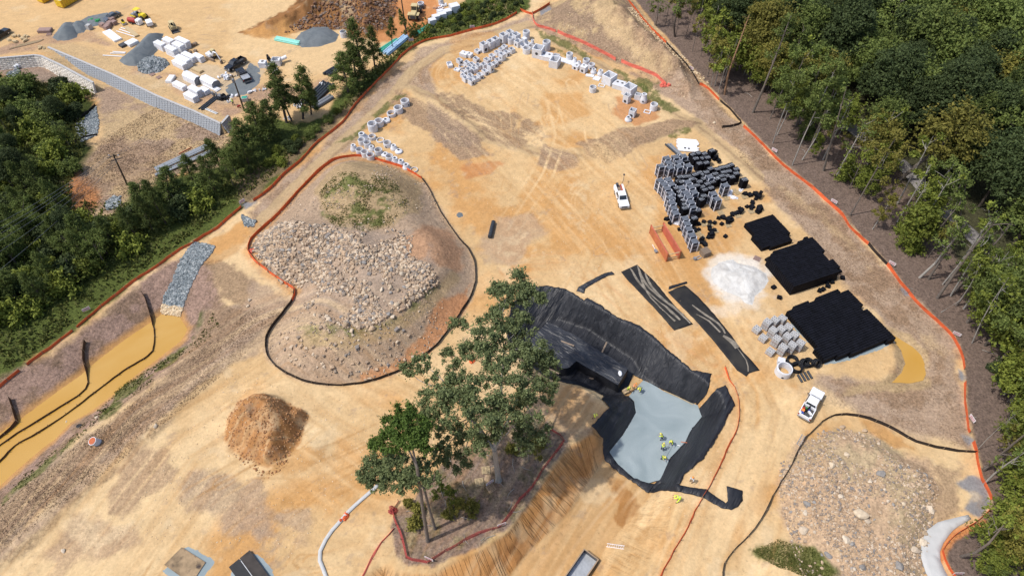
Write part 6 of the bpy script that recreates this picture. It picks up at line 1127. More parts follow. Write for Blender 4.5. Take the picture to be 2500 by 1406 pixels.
t, bx, bl_ = pickup(1516, 488, heading((1503, 452), (1523, 515)), 'white pickup carrying a ladder rack and tools, parked left of the black stacks', M['white'])
MB().box(bx, -.72, 1.22, bl_, .36, .25).build('toolbox', M['white'], t, bevel=.03); MB().box(bx, .72, 1.22, bl_, .36, .25).build('toolbox', M['white'], t, bevel=.03)
b = MB(); [b.box(bx + .2, .25 + k * .09, 1.25, bl_ + .4, .05, .1) for k in range(4)]; b.build('rack_bars', M['rustin'], t); MB().box(-2.9, -.3, 1.2, .7, .5, .5).build('air_tank', M['dkgrey'], t, bevel=.08); MB().box(bx, -.1, .66, 1.3, .7, .5).build('cargo', M['crate'], t, bevel=.05)
MB().tube([(-2.8, .5, 1.35), (-3.4, .9, 1.5), (-4.0, 1.2, 1.9), (-4.9, 1.5, 2.0)], .05, 5).build('light_arm', M['dkgrey'], t); MB().box(-5.0, 1.5, 1.9, .35, .3, .25).build('work_light', M['dkgrey'], t, bevel=.03)
t, bx, bl_ = pickup(1977, 991, heading((1957, 1026), (1995, 958)), 'white pickup with its open bed full of tools, on the right-hand road', M['white'])
for k, (a, c, l, w_, h, m, nm) in enumerate(((-.2, .6, .45, .5, .5, 'hivo', 'orange_bin'), (.15, .62, .35, .35, .6, 'red', 'red_can'), (.5, .35, .3, .4, .4, 'green', 'green_case'), (.45, -.05, .45, .4, .4, 'blue', 'blue_case'), (-.65, .55, .5, .45, .45, 'blue', 'blue_bin'), (.1, -.45, .8, .3, .3, 'white', 'white_box'), (-.55, -.4, .4, .5, .3, 'dkgrey', 'tool_bag'), (.72, .0, .25, 1.4, .5, 'blk', 'tool_chest'))): MB().box(bx + a, c, .66, l, w_, h, .2 * k).build(nm, M[m], t, bevel=.03)
for s in (-1, 1): MB().box(-2.75, s * .8, 1.2, .35, .3, .03).build('corner_plate', M['white'], t)
pickup(596, 190, heading((608, 206), (582, 172)), 'black pickup with a grey bed cover, nearest the gravel patch edge', M['blackp'], cover=M['steel'], L_=5.7)
pickup(577, 163, heading((592, 155), (556, 178)), 'black pickup parked crosswise behind the covered one', M['blackp'], L_=5.6)
x, y, z = GZ(14, 88); t, bx, bl_ = pickup(2, 92, heading((-20, 105), (22, 78)), 'black pickup with orange cargo at the left edge of the photo', M['blackp'], L_=5.8); MB().box(bx, 0, .7, 1.6, 1.5, .6).build('orange_cargo', M['hivo'], t, bevel=.05)
def sedan(px, py, rz, label, paint_):
    x, y, z = GZ(px, py); t = thing('sedan_car', label, 'car', (x, y, z), rz); W_ = .9
    b = MB(); b.add(*shell([(-2.3, .35), (2.25, .32), (2.35, .55), (2.2, .75), (1.1, .93), (-1.5, .96), (-2.3, .92), (-2.4, .6)], W_, W_ - .07)); b.build('body', paint_, t, bevel=.06)
    b = MB(); b.add(*shell([(1.15, .9), (.4, 1.36), (-.2, 1.43), (-.9, 1.38), (-1.75, .92)], W_ - .08, W_ - .28)); b.build('cab', paint_, t, bevel=.06)
    b = MB(); quad(b, [(1.16, -.68, .98), (1.16, .68, .98), (.46, .58, 1.37), (.46, -.58, 1.37)]); b.build('windscreen', M['glass'], t)
    b = MB(); quad(b, [(-1.75, .66, 1.0), (-1.75, -.66, 1.0), (-.98, -.56, 1.39), (-.98, .56, 1.39)]); b.build('rear_window', M['glass'], t)
    for s in (-1, 1):
        p = [(-1.3, s * .82, 1.0), (.9, s * .82, 1.0), (.3, s * .68, 1.32), (-.8, s * .67, 1.33)]; b = MB(); quad(b, p if s < 0 else p[::-1]); b.build('side_window', M['glass'], t); MB().box(.8, s * .95, .95, .1, .16, .12).build('mirror', paint_, t)
        MB().box(2.2, s * .62, .58, .12, .3, .12).build('headlight', M['lampw'], t); MB().box(-2.36, s * .65, .66, .08, .3, .12).build('tail_light', M['lampr'], t); wheel(t, 1.4, s * (W_ - .1), .33, .22); wheel(t, -1.4, s * (W_ - .1), .33, .22)
sedan(275, 46, heading((290, 38), (258, 55)), 'grey sedan parked beside the low grey stone spread', M['greyp'])
# ------------------------------------------------------------------ machines
def mach(name, px, py, rz, label, cat): x, y, z = GZ(px, py); return thing(name, label, cat, (x, y, z), rz)
# yellow drum roller
t = mach('drum_roller', 345, 45, -.45, 'yellow roller with a canopy, near the grey car', 'road roller')
b = MB(); b.box(.9, 0, .75, 1.9, 1.3, .75, tx=.85, ty=.85); b.build('engine_hood', M['yellow'], t, bevel=.08); MB().box(-.5, 0, .7, 1.1, 1.4, .35).build('platform', M['dkgrey'], t); MB().box(-.55, 0, 2.35, 1.5, 1.5, .1).build('canopy', M['yellow'], t, bevel=.04)
for s in (-1, 1):
    MB().tube([(.05, s * .65, 1.0), (.0, s * .65, 2.35)], .04, 5).build('canopy_post', M['dkgrey'], t); MB().tube([(-1.15, s * .65, 1.0), (-1.1, s * .65, 2.35)], .04, 5).build('canopy_post', M['dkgrey'], t); wheel(t, 1.2, s * .75, .6, .4); MB().box(-1.7, s * .98, .5, 1.9, .12, .3).build('drum_frame', M['yellow'], t, bevel=.03)
MB().box(-.6, 0, 1.05, .5, .5, .6).build('seat', M['blk'], t, bevel=.06); o = MB().tube([(-2.0, -.88, .62), (-2.0, .88, .62)], .6, 20).build('drum', M['steel'], t); MB().box(-2.65, 0, .5, .12, 2.1, .3).build('front_beam', M['yellow'], t)
t = mach('trench_roller', 303, 60, -.9, 'small yellow and black roller left of the red tank', 'road roller'); MB().box(0, 0, .35, 1.5, .8, .45).build('chassis', M['yellow'], t, bevel=.05); MB().box(0, 0, .8, .8, .6, .45, tx=.7).build('engine', M['blk'], t, bevel=.05)
for a in (-.55, .55): MB().tube([(a, -.5, .3), (a, .5, .3)], .3, 12).build('drum', M['steel'], t)
t = mach('towed_tank', 326, 58, -.3, 'dark red tank trailer beside the white cube tank', 'tank'); MB().tube([(-1.2, 0, .95), (-1.1, 0, .95), (1.1, 0, .95), (1.2, 0, .95)], [.4, .6, .6, .4], 14).build('tank_barrel', M['red'], t); MB().box(0, 0, .2, 2.2, .9, .25).build('trailer_bed', M['dkgrey'], t); [wheel(t, 0, s * .6, .3, .2) for s in (-1, 1)]
t = mach('cube_tank', 342, 60, -.5, 'white cube tank with a dark square mark', 'tank'); MB().box(0, 0, .1, 1.4, 1.3, 1.3).build('shell', M['white'], t, bevel=.1); MB().box(0, -.66, .5, .5, .02, .45).build('mark', M['dkgrey'], t); MB().box(0, 0, 0, 1.4, 1.3, .12).build('skid', M['dkgrey'], t)
t = mach('box_trailer', 368, 64, -1.0, 'beige box trailer with dark wheels right of the roller', 'trailer'); MB().box(0, 0, .5, 2.2, 1.4, .9).build('box', M['wrapw'], t, bevel=.06); [wheel(t, 0, s * .8, .32, .2) for s in (-1, 1)]; MB().tube([(1.1, 0, .5), (2.0, 0, .4)], .06, 5).build('tow_bar', M['dkgrey'], t)
def skid(px, py, rz, label, m):
    t = mach('skid_steer', px, py, rz, label, 'loader'); MB().box(0, 0, .4, 2.2, 1.2, .75).build('chassis', m, t, bevel=.05); b = MB()
    for a in (-.45, .75):
        for s in (-1, 1): b.box(a, s * .5, 1.15, .08, .08, .95)
    b.build('cab_posts', M['dkgrey'], t); MB().box(.15, 0, 2.1, 1.4, 1.15, .07).build('cab_roof', m, t, bevel=.02); MB().box(0, 0, 1.1, .5, .5, .6).build('seat', M['blk'], t, bevel=.05)
    for s in (-1, 1):
        MB().tube([(-1.1, s * .72, 1.3), (.9, s * .74, 1.25), (1.6, s * .72, .5)], .08, 5).build('lift_arm', m, t); [wheel(t, a, s * .75, .42, .3) for a in (-.65, .65)]
    b = MB(); b.box(2.0, 0, .08, .8, 1.8, .06).box(1.62, 0, .08, .06, 1.8, .6); [b.box(2.0, s * .88, .08, .8, .05, .45) for s in (-1, 1)]; b.build('bucket', M['dkgrey'], t); return t
skid(424, 72, -1.0, 'white and brown skid steer loader above the wrapped bundles', M['tan'])
# mini excavator
t = mach('mini_excavator', 520, 143, -.55, 'small white excavator with its arm lowered, near the bundles', 'excavator')
for s in (-1, 1):
    b = MB(); b.add(*shell([(-1.5, .0 + .15), (-1.3, 0), (1.3, 0), (1.5, .15), (1.5, .45), (1.3, .6), (-1.3, .6), (-1.5, .45)], .2, .2)); b.v[0][:, 1] += s * .9; b.build('track', M['crate'], t, bevel=.03)
MB().box(0, 0, .3, 1.2, 1.4, .35).build('undercarriage', M['dkgrey'], t); MB().box(-.5, 0, .68, 1.6, 1.7, .75).build('engine_cover', M['wrapw'], t, bevel=.08); b = MB(); b.box(.25, .4, .75, 1.2, .85, 1.55, tx=.85, ty=.9); b.build('cab', M['tan'], t, bevel=.05); MB().box(.26, .4, 1.35, 1.22, .8, .6, tx=.93, ty=1.06).build('cab_glass', M['glass'], t)
b = MB(); b.tube([(.6, -.3, 1.0), (1.6, -.35, 2.4), (2.6, -.4, 2.5)], [.2, .19, .14], 6); b.build('boom', M['wrapw'], t); MB().tube([(2.55, -.4, 2.55), (3.6, -.5, .9)], [.15, .1], 6).build('dipper', M['wrapw'], t); MB().box(3.6, -.5, .1, .5, .6, .7, tx=.6).build('bucket', M['crate'], t); MB().tube([(.9, -.35, 1.2), (1.9, -.4, 2.2)], .06, 5).build('cylinder', M['steel'], t)
# wheel loader
t = mach('wheel_loader', 1014, 42, heading((1018, 25), (1008, 50)), 'beige wheel loader parked at the top centre', 'wheel loader')
MB().box(1.6, 0, .9, 2.6, 1.7, 1.2, tx=.9, ty=.85).build('engine_hood', M['tan'], t, bevel=.08); MB().box(2.93, 0, 1.0, .05, 1.3, .9).build('radiator_grille', M['dkgrey'], t); MB().box(-.3, 0, 1.0, 1.5, 1.5, 2.1, tx=.9, ty=.9).build('cab', M['glass'], t, bevel=.05); MB().box(-.3, 0, 3.1, 1.7, 1.7, .12).build('cab_roof', M['tan'], t, bevel=.04)
for a in (-1.0, .4):
    for s in (-1, 1): MB().box(a, s * .7, 1.0, .1, .1, 2.1).build('cab_post', M['tan'], t)
for s in (-1, 1):
    wheel(t, 1.6, s * 1.15, .8, .6); wheel(t, -2.3, s * 1.15, .8, .6); MB().box(1.6, s * 1.2, 1.65, 1.7, .65, .1).build('mudguard', M['tan'], t, bevel=.03); MB().tube([(-1.2, s * .5, 1.6), (-3.0, s * .5, 1.4), (-3.9, s * .5, .6)], .15, 6).build('lift_arm', M['tan'], t)
MB().box(-2.2, 0, .7, 1.8, 1.2, .8).build('front_frame', M['tan'], t, bevel=.05); b = MB(); b.box(-4.5, 0, .1, 1.1, 2.8, .1).box(-3.98, 0, .1, .1, 2.8, 1.0); [b.box(-4.5, s * 1.36, .1, 1.1, .08, .8) for s in (-1, 1)]; b.build('bucket', M['dkgrey'], t)
# dumpsters
def dumpster(px, py, rz, label, filled):
    x, y, z = GZ(px, py); t = thing('dumpster', label, 'dumpster', (x, y, z), rz); L_, W_, h = 7.6, 2.4, 1.9; b = MB()
    for s in (-1, 1): b.box(L_ / 2, s * W_ / 2, .2, L_, .08, h)
    b.box(.04, 0, .2, .08, W_ - .08, h).box(L_, 0, .2, .08, W_ - .08, h).box(L_ / 2, 0, .2, L_ - .2, W_ - .1, .1); b.build('shell', M['dumpy'], t); q = MB()
    [q.box(.6 + k * .75, s * (W_ / 2 + .07), .25, .1, .07, h - .15) for k in range(10) for s in (-1, 1)]; [q.box(-.04, 0, .5 + k * .42, .09, W_ - .2, .1) for k in range(4)]; [q.box(L_ / 2, s * W_ / 2, h + .2, L_ + .1, .16, .1) for s in (-1, 1)]; q.box(.0, 0, h + .2, .14, W_, .1); q.build('ribs', M['yellow'], t)
    if filled:
        c = MB(); [c.box(random.uniform(.4, 7), random.uniform(-.9, .9), h - .3 + random.uniform(0, .3), random.uniform(.3, .9), random.uniform(.3, .8), random.uniform(.1, .35), random.uniform(0, 3)) for _ in range(60)]; c.build('debris', M['wrapw'], t)
    else: MB().box(L_ / 2, 0, .6, L_ - .3, W_ - .3, .6).build('debris', M['dkgrey'], t)
dumpster(100, 8, heading((118, 18), (158, -2)), 'orange-yellow dumpster at the top left, the darker left one', False); dumpster(148, 20, heading((160, 28), (208, 0)), 'bright yellow dumpster full of white rubble', True)
# ------------------------------------------------------------------ white wrapped bundles
def z5(px, py): return 360 + px / 7.03, 80 + py / 7.03
BR = heading(z5(70, 130), z5(415, 290), 1.5); wb_ = []
def bundles(px, py, L_, W_, nlay, lh=.36, m='wrapw', rz=None):
    x, y, z = TOP(*z5(px, py), nlay * lh)
    for k in range(nlay):
        o = MB().box(0, 0, 0, L_ - random.uniform(0, .25), W_ - random.uniform(0, .1), lh * .8).box(0, 0, lh * .8, L_ * .9, W_ * .8, lh * .18).build('wrapped_bundle', M[m], bevel=.03); o.location = (x, y, z + k * lh); o.rotation_euler = (0, 0, (BR if rz is None else rz) + random.uniform(-.015, .015)); o['category'] = 'wrapped bundle'; wb_.append(o)
for a in ((200,170,3.3,1.5,5),(395,255,3.6,1.5,6),(350,110,3.3,1.6,4),(520,190,3.4,1.6,6),(590,115,4.4,1.5,5),(540,500,4.2,1.5,4),(600,430,4.6,1.5,5),(700,375,4.4,1.5,4),(860,385,3.2,1.4,4),(540,880,4.0,1.5,3),(800,950,3.6,1.5,5),(730,1060,3.7,1.5,4),(960,965,2.6,1.6,3),(1100,920,5,1.4,1)): bundles(*a)
number(wb_, 'white wrapped bundle with grey end, {} in the bundle stacks'); [o.__setitem__('group', 'stacked white wrapped bundles') for o in wb_]
def hump(px, py, L_, W_, h, lb):
    x, y, z = TOP(*z5(px, py), h); t = thing('covered_bundle', lb, 'covered bundle', (x, y, z), BR); b = MB(); pr = [(-W_ / 2, 0), (W_ / 2, 0), (W_ / 2 * .98, h * .6), (W_ * .3, h * .92), (-W_ * .15, h), (-W_ * .46, h * .75)]
    n = 9; v = [(-L_ / 2 + L_ * k / (n - 1), q[0] * (1 + random.uniform(-.04, .04)), q[1] * (1 + random.uniform(-.05, .04))) for k in range(n) for q in pr]; f = [(k * 6 + i, k * 6 + (i + 1) % 6, (k + 1) * 6 + (i + 1) % 6, (k + 1) * 6 + i) for k in range(n - 1) for i in range(6)]; b.add(v, f); b.build('white_sheet', M['wrapw'], t)
    for s, k in ((-1, 0), (1, n - 1)): MB().add([(v[k * 6 + i][0] + s * .01, v[k * 6 + i][1] * .99, v[k * 6 + i][2]) for i in range(6)], [tuple(range(6)) if s > 0 else tuple(range(6))[::-1]]).build('grey_end', M['gpipe'], t)
hump(740, 710, 4.4, 2.2, 1.9, 'tall humped white-sheeted load left of a similar one'); hump(1050, 780, 4.2, 2.4, 1.7, 'tall humped white-sheeted load, the right one')
blob(*z5(1320, 770), M['wrapw'], 'foam_scraps', 'heap of white scraps right of the humped loads', 'scrap', 1.2, 12, .7, 1.2); bundles(850, 625, 3.3, 1.3, 1, .5, 'pale'); wb_[-1]['label'] = 'tan board pack between bundle stacks and humped load'
x, y, z = TOP(*z5(390, 780), .6); tag(MB().box(0, 0, 0, 2.7, 1.5, .6).box(0, 0, .6, 2.5, 1.3, .06).build('white_case', M['white'], bevel=.03), 'single long white case standing apart left of the bundles', 'case'); o = scene.objects['white_case']; o.location = (x, y, z); o.rotation_euler = (0, 0, 1.5)
def ground_obj(name, px, py, l, w_, h, rz, m, lb, cat, bevel=.03): x, y, z = GZ(px, py); o = MB().box(0, 0, 0, l, w_, h).box(0, 0, h, l * .92, w_ * .9, h * .05).build(name, M[m], bevel=bevel); o.location = (x, y, z); o.rotation_euler = (0, 0, rz); return tag(o, lb, cat)
ground_obj('white_panel_stack', 275, 90, 6.4, 2.0, .45, -.75, 'white', 'bright white panel stack left of the white-lidded box', 'panel stack'); ground_obj('board_stack', 322, 80, 6.2, 1.1, .4, -.78, 'pale', 'long tan board stack above the white panels', 'board stack'); ground_obj('white_box', 323, 108, 2.6, 2.2, .7, .95, 'white', 'large flat white box by the biggest grey stone pile', 'box'); ground_obj('black_crate', 303, 112, 2.0, 1.6, .5, .9, 'dkgrey', 'dark crate left of the flat white box', 'crate'); ground_obj('concrete_cube', 220, 72, 1.2, 1.2, 1.2, -.4, 'block', 'grey concrete cube between the stone pile and the grey car', 'block')
for i, (a, b_) in enumerate((((285, 78), (330, 92)), ((292, 74), (322, 84)), ((296, 70), (318, 77)), ((270, 132), (306, 132)), ((252, 137), (300, 140)), ((276, 128), (308, 130)))):
    (x0, y0), (x1, y1) = G(*a), G(*b_); o = MB().tube([(x0, y0, .15), (x1, y1, .15)], .12, 6).build('white_pipe', M['white']); tag(o, f'thin white pipe {"above the white panels" if i < 3 else "below the bright panels"}, {nth(i % 3)} of three', 'pipe')
for i, (px, py) in enumerate(((252, 66), (265, 68), (270, 62), (280, 60), (262, 72), (275, 52))): ground_obj('paver_pallet', px, py, 1.4, 1.2, .9, -.5, 'brickp', f'pinkish wrapped paver pallet below the grey car, {nth(i)} of the clump', 'paver pallet')
blob(232, 50, M['green'], 'green_sacks', 'dark green sacks on the stone spread', 'sacks', 1.3, 9, .4, 1.2)
ground_obj('site_hut', 112, 78, 3.2, 1.8, .7, .05, 'brickp', 'low brown slatted stack left of the dark stone pile', 'stack')
for i in range(5):
    (x0, y0), (x1, y1) = G(22 + i * 7, 122 - i * 3), G(95 + i * 3, 104 - i * 1.5); o = MB().tube([(x0, y0, .12 + .1 * (i % 2)), (x1, y1, .12)], .1, 4).build('timber', M['pale' if i % 2 else 'wood']); tag(o, f'long loose timber above the white block wall, {nth(i)} of five', 'timber')
blob(45, 98, M['pale'], 'timber_offcuts', 'heap of pale timber offcuts above the block wall', 'offcuts', 1.5, 16, .3, 1.6); blob(102, 118, M['pale'], 'broken_pallet', 'broken pale pallet at the left end of the grey wall', 'offcuts', 1.0, 8, .4)
blob(478, 112, M['crate'], 'steel_bin', 'brown scrap bin behind the white bundles', 'bin', 1.2, 5, .8); blob(470, 130, M['crate'], 'brown_plates', 'brown plates beside the white bundles', 'plates', 1.2, 4, .5)
for px, py, m, lb, s, n in ((545, 240, 'blk', 'heap of black bags and tools by the wall end', 1.3, 14), (560, 248, 'wrapw', 'white bags among the black tool heap', .7, 8), (530, 232, 'gpipe', 'grey tarpaulin heap left of the tool heap', 1.1, 5), (583, 262, 'red', 'red tool by the utility pole foot', .6, 4), (573, 236, 'wrapw', 'white and black sacks behind the utility pole', .8, 8), (620, 225, 'wrapw', 'white bale between pole and pines', 1.0, 5), (641, 219, 'wrapw', 'small white and black bale between pole and pines', .7, 5), (655, 214, 'red', 'red and black gear by the pines', .7, 6), (788, 208, 'wrapw', 'white bags left of the black pipes', 1.0, 8), (745, 250, 'wrapw', 'white sacks under the pines beside the black pipes', 1.0, 8), (728, 262, 'wrapw', 'scattered white rubbish under the pines', 1.0, 10), (705, 290, 'wrapw', 'white heap at the foot of two pine trunks', .8, 6), (1078, 18, 'wrapw', 'white heap of broken pieces on the upper verge', 1.0, 8), (1062, 22, 'brickp', 'pinkish heap on the upper verge', .7, 5), (1745, 640, 'pale', 'x', .01, 1)):
    if s > .1: blob(px, py, M[m], 'rubbish_heap', lb, 'rubbish', s, n, .6, 1.1)
x, y, z = GZ(599, 246); t = thing('tool_tub', 'grey tub with a green tarp right of the utility pole', 'tub', (x, y, z), .2); MB().box(0, 0, 0, 1.4, 1.2, .9, tx=1.05).build('tub', M['block'], t, bevel=.05); MB().box(0, 0, .9, 1.1, 1.0, .12, ty=.6).build('tarp', M['tarp'], t)
# pallet truck / debris near wrapped stacks
x, y, z = GZ(1698, 633); t = thing('pallet_jack', 'grey pallet jack lying on the sand below the stacks', 'pallet jack', (x, y, z), .5); MB().box(.5, .25, .05, 1.3, .16, .12).build('fork', M['steel'], t); MB().box(.5, -.25, .05, 1.3, .16, .12).build('fork', M['steel'], t); MB().box(-.2, 0, .05, .4, .6, .5).build('pump', M['gpipe'], t, bevel=.04); MB().tube([(-.3, 0, .5), (-1.2, .2, .5)], .04, 5).build('handle', M['steel'], t)
x, y, z = GZ(1601, 615); t = thing('hand_cart', 'grey and white hand tool beside the trench box', 'hand cart', (x, y, z), 1.9); MB().box(0, 0, .05, .8, .5, .35).build('base', M['gpipe'], t, bevel=.04); MB().tube([(.3, 0, .3), (1.4, .1, .6)], .05, 5).build('handle', M['film'], t)
# ------------------------------------------------------------------ pipes lying about
def pipes(a, b_, n, r, m, lb, name='pipe', w_=1.5, grp=None, rows=None):
    (x0, y0, z0), (x1, y1, z1) = GZ(*a), GZ(*b_); d = np.array([x1 - x0, y1 - y0]); L_ = np.linalg.norm(d); nr = np.array([-d[1], d[0]]) / L_; k = 0; row = 0; per = rows or n
    while k < n:
        for i in range(per - row):
            if k >= n: break
            off = (i + row * .5 - per / 2) * 2.05 * r + random.uniform(-.05, .05) * w_; q = nr * off; e = (d / L_) * random.uniform(-.3, .3)
            o = MB().tube([(x0 + q[0] + e[0], y0 + q[1] + e[1], z0 + r + row * 1.75 * r), (x1 + q[0] + e[0], y1 + q[1] + e[1], z1 + r + row * 1.75 * r)], r, 9).build(name, M[m], smooth=False); tag(o, lb.format(nth(k)), 'pipe', grp or lb.replace(', {}', '').replace('{} ', '')); k += 1
        row += 1
pipes((676, 96), (733, 108), 9, .17, 'teal', 'teal pipe in the bundle beside the notched stone pile, {} of nine', rows=5, name='teal_pipe'); pipes((925, 128), (968, 100), 8, .2, 'mint', 'green pipe in the long bundle behind the thin pines, {} of eight', rows=5, name='green_pipe'); pipes((940, 134), (990, 92), 9, .2, 'lblue', 'pale blue pipe in the bundle by the red fence bend, {} of nine', rows=5, name='blue_pipe'); pipes((1008, 88), (1050, 63), 4, .17, 'mint', 'loose green pipe leading to the white boxes, {} of four', rows=4, name='green_pipe')
pipes((748, 256), (800, 205), 5, .33, 'blkpipe', 'large black pipe lying under the pines, {} of five', rows=5, name='black_pipe'); pipes((760, 266), (806, 238), 2, .4, 'gpipe', 'large grey pipe at the lower side of the black pipes, {} of two', rows=2, name='grey_pipe'); pipes((795, 184), (835, 160), 3, .35, 'blkpipe', 'large black pipe partly hidden by dark pines, {} of three', rows=3, name='black_pipe')
pipes((490, 268), (530, 236), 5, .13, 'blkpipe', 'thin black pipe above the end of the grey wall, {} of five', rows=5, name='black_pipe'); pipes((502, 266), (530, 278), 3, .1, 'steel', 'thin steel pipe behind the end of the grey wall, {} of three', rows=3, name='steel_pipe')
pipes((380, 415), (518, 352), 4, .2, 'steel', 'long pale steel pole on the dry slope above the pines, {} of four', rows=4, name='steel_pole'); pipes((382, 428), (520, 368), 3, .17, 'steel', 'long pale steel pole nearest the pines, {} of three', rows=3, name='steel_pole'); pipes((434, 378), (465, 362), 1, .1, 'rust', '{} short brown rod above the long steel poles', name='rod')
# ------------------------------------------------------------------ retaining walls
def blockwall(pix, label, m, hf, thick=.45, course=.3, name='retaining_wall', low=2.3, extra=None):
    p = PP(pix); t = thing(name, label, 'retaining wall', (*p[0], 0)); ox, oy = p[0]; b = MB(); cap = MB(); n = max(1, int(low / course))
    for k in range(len(p) - 1):
        a0 = np.array(p[k]); a1 = np.array(p[k + 1]); L_ = np.hypot(*(a1 - a0)); rz = math.atan2(*(a1 - a0)[::-1]); nb = max(1, int(L_ / .85))
        for i in range(nb):
            f = (i + .5) / nb; c = a0 + (a1 - a0) * f; z0 = hf((k + f) / (len(p) - 1)); lo = -abs(low) - (extra or 0)
            j = 0; zz_ = z0
            while zz_ > lo:
                off = np.array([math.sin(rz), -math.cos(rz)]) * (.11 * j + (0.04 if (i + j) % 2 else 0)); b.box(c[0] + off[0] - ox, c[1] + off[1] - oy, zz_ - course + .02, L_ / nb - .09, thick, course - .07, rz); zz_ -= course; j += 1
            cap.box(c[0] - ox, c[1] - oy, z0, L_ / nb + .01, thick + .06, .09, rz)
    b.build('blocks', m, t); cap.build('cap', M['block'], t)
gw = mat('blue_grey_block', (.34, .36, .385), .9, .12, 5); ww = mat('cream_wall_block', (.66, .62, .56), .9, .15, 4, dirt=((.42, .36, .28), .8, .55))
blockwall([(118,117),(197,150),(274,183),(384,236),(474,273),(540,304)], 'long blue-grey block retaining wall across the upper left slope', gw, lambda f: .15, course=.22); blockwall([(540,304),(558,284)], 'short return wing at the right end of the blue-grey wall', gw, lambda f: .15, course=.22)
blockwall([(-60,149),(0,143),(84,136),(101,138),(122,148),(146,159),(185,180),(228,203)], 'cream block retaining wall curving at the left edge of the photo', ww, lambda f: .1 - 0 * f, course=.42, low=2.4, extra=2.2)
# ------------------------------------------------------------------ utility poles and wires
def upole(base, top, label, arms=1):
    bx, by = G(*base); z0 = float(hgt(bx, by)); dx, dy, dz = ray(*top); tt = by / dy; h = CH + dz * tt - z0; tx = dx * tt - bx; t = thing('utility_pole', label, 'utility pole', (bx, by, z0))
    MB().tube([(0, 0, -.2), (tx, 0, h)], [.2, .13], 9).build('mast', M['pole'], t)
    for k in range(arms): MB().box(tx * .97, 0, h - .5 - k * .9, 2.4, .14, .14, .5).build('crossarm', M['pole'], t)
    for k in range(3): MB().lathe(tx - .9 + k * .9, 0, [(.07, h - .36), (.1, h - .25), (.05, h - .1)], 8).build('insulator', M['film'], t)
    return Vector((bx + tx, by, z0 + h))
u1 = upole((597, 272), (567, 184), 'dark utility pole beside the black pickups and tool heap'); u2 = upole((311, 452), (276, 377), 'utility pole in front of the dry slope, left of the pines', 2); u3 = upole((992, 80), (978, -12), 'utility pole left of the beige loader at the top')
o = MB().box(0, 0, 0, .5, .5, .9).build('transformer', M['gpipe'], None, bevel=.05); o.location = (u1.x, u1.y - .4, u1.z - 1.6); o.parent = None; tag(o, 'grey transformer box near the top of the pole by the pickups', 'transformer')
def wire(a, b_, sag, lb, r=.025):
    pts = [a.lerp(b_, k / 14) - Vector((0, 0, sag * 4 * (k / 14) * (1 - k / 14))) for k in range(15)]; o = MB().tube([tuple(p) for p in pts], r * .7, 4).build('power_line', M['gpipe']); tag(o, lb, 'power line', 'power lines')
for i, (px, py) in enumerate(((-40, 562), (-40, 580), (-40, 594), (-40, 610), (-40, 640), (-40, 690))):
    x, y = P(px, py, 8.5); wire(u2 + Vector((-.9 + i * .35, 0, -.1 - (i > 2) * .9)), Vector((x, y, 8.5)), .8, f'power line crossing the left trees, {nth(i)} from the top', .03)
for i in range(2):
    wire(u2 + Vector((i * .8, 0, -.2)), u1 + Vector((i * .8 - .4, 0, -.2)), .7, f'power line between the two left poles, {["upper", "lower"][i]} one'); wire(u1 + Vector((i * .8 - .4, 0, -.2)), u3 + Vector((i * .8 - .4, 0, -.2)), .8, f'power line from the pickup pole to the loader pole, {["upper", "lower"][i]} one')
# culvert pipe in the cream wall
x, y = P(42, 165, -2.0); o = MB().lathe(0, 0, [(.55, 0), (.55, 1.2), (.45, 1.2), (.45, 0)], 16, closed=True).build('culvert', M['conc']); o.location = (x, y + .9, -2.0); o.rotation_euler = (PI / 2 + .1, 0, -.5); tag(o, 'round concrete drain pipe mouth in the cream block wall', 'culvert')
# ------------------------------------------------------------------ foliage
def leaf_mat(name, c1, c2, objv=.2):
    m = bpy.data.materials.new(name); m.use_nodes = True; N = m.node_tree.nodes; L = m.node_tree.links; b = N['Principled BSDF']; b.inputs['Roughness'].default_value = .75; b.inputs['Specular IOR Level'].default_value = .25
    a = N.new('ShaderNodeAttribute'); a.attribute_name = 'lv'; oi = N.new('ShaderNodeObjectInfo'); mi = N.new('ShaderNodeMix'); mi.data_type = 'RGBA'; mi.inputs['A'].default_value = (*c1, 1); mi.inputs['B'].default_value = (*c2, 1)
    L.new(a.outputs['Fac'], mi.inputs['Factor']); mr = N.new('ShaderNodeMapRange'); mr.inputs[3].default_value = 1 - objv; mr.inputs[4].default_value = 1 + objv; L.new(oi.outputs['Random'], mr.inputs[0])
    sc = N.new('ShaderNodeVectorMath'); sc.operation = 'SCALE'; L.new(mi.outputs['Result'], sc.inputs[0]); L.new(mr.outputs[0], sc.inputs['Scale']); L.new(sc.outputs[0], b.inputs['Base Color'])
    tr = N.new('ShaderNodeBsdfTranslucent'); L.new(sc.outputs[0], tr.inputs[0]); ms = N.new('ShaderNodeMixShader'); ms.inputs[0].default_value = .22; L.new(b.outputs[0], ms.inputs[1]); L.new(tr.outputs[0], ms.inputs[2]); L.new(ms.outputs[0], N['Material Output'].inputs[0]); return m
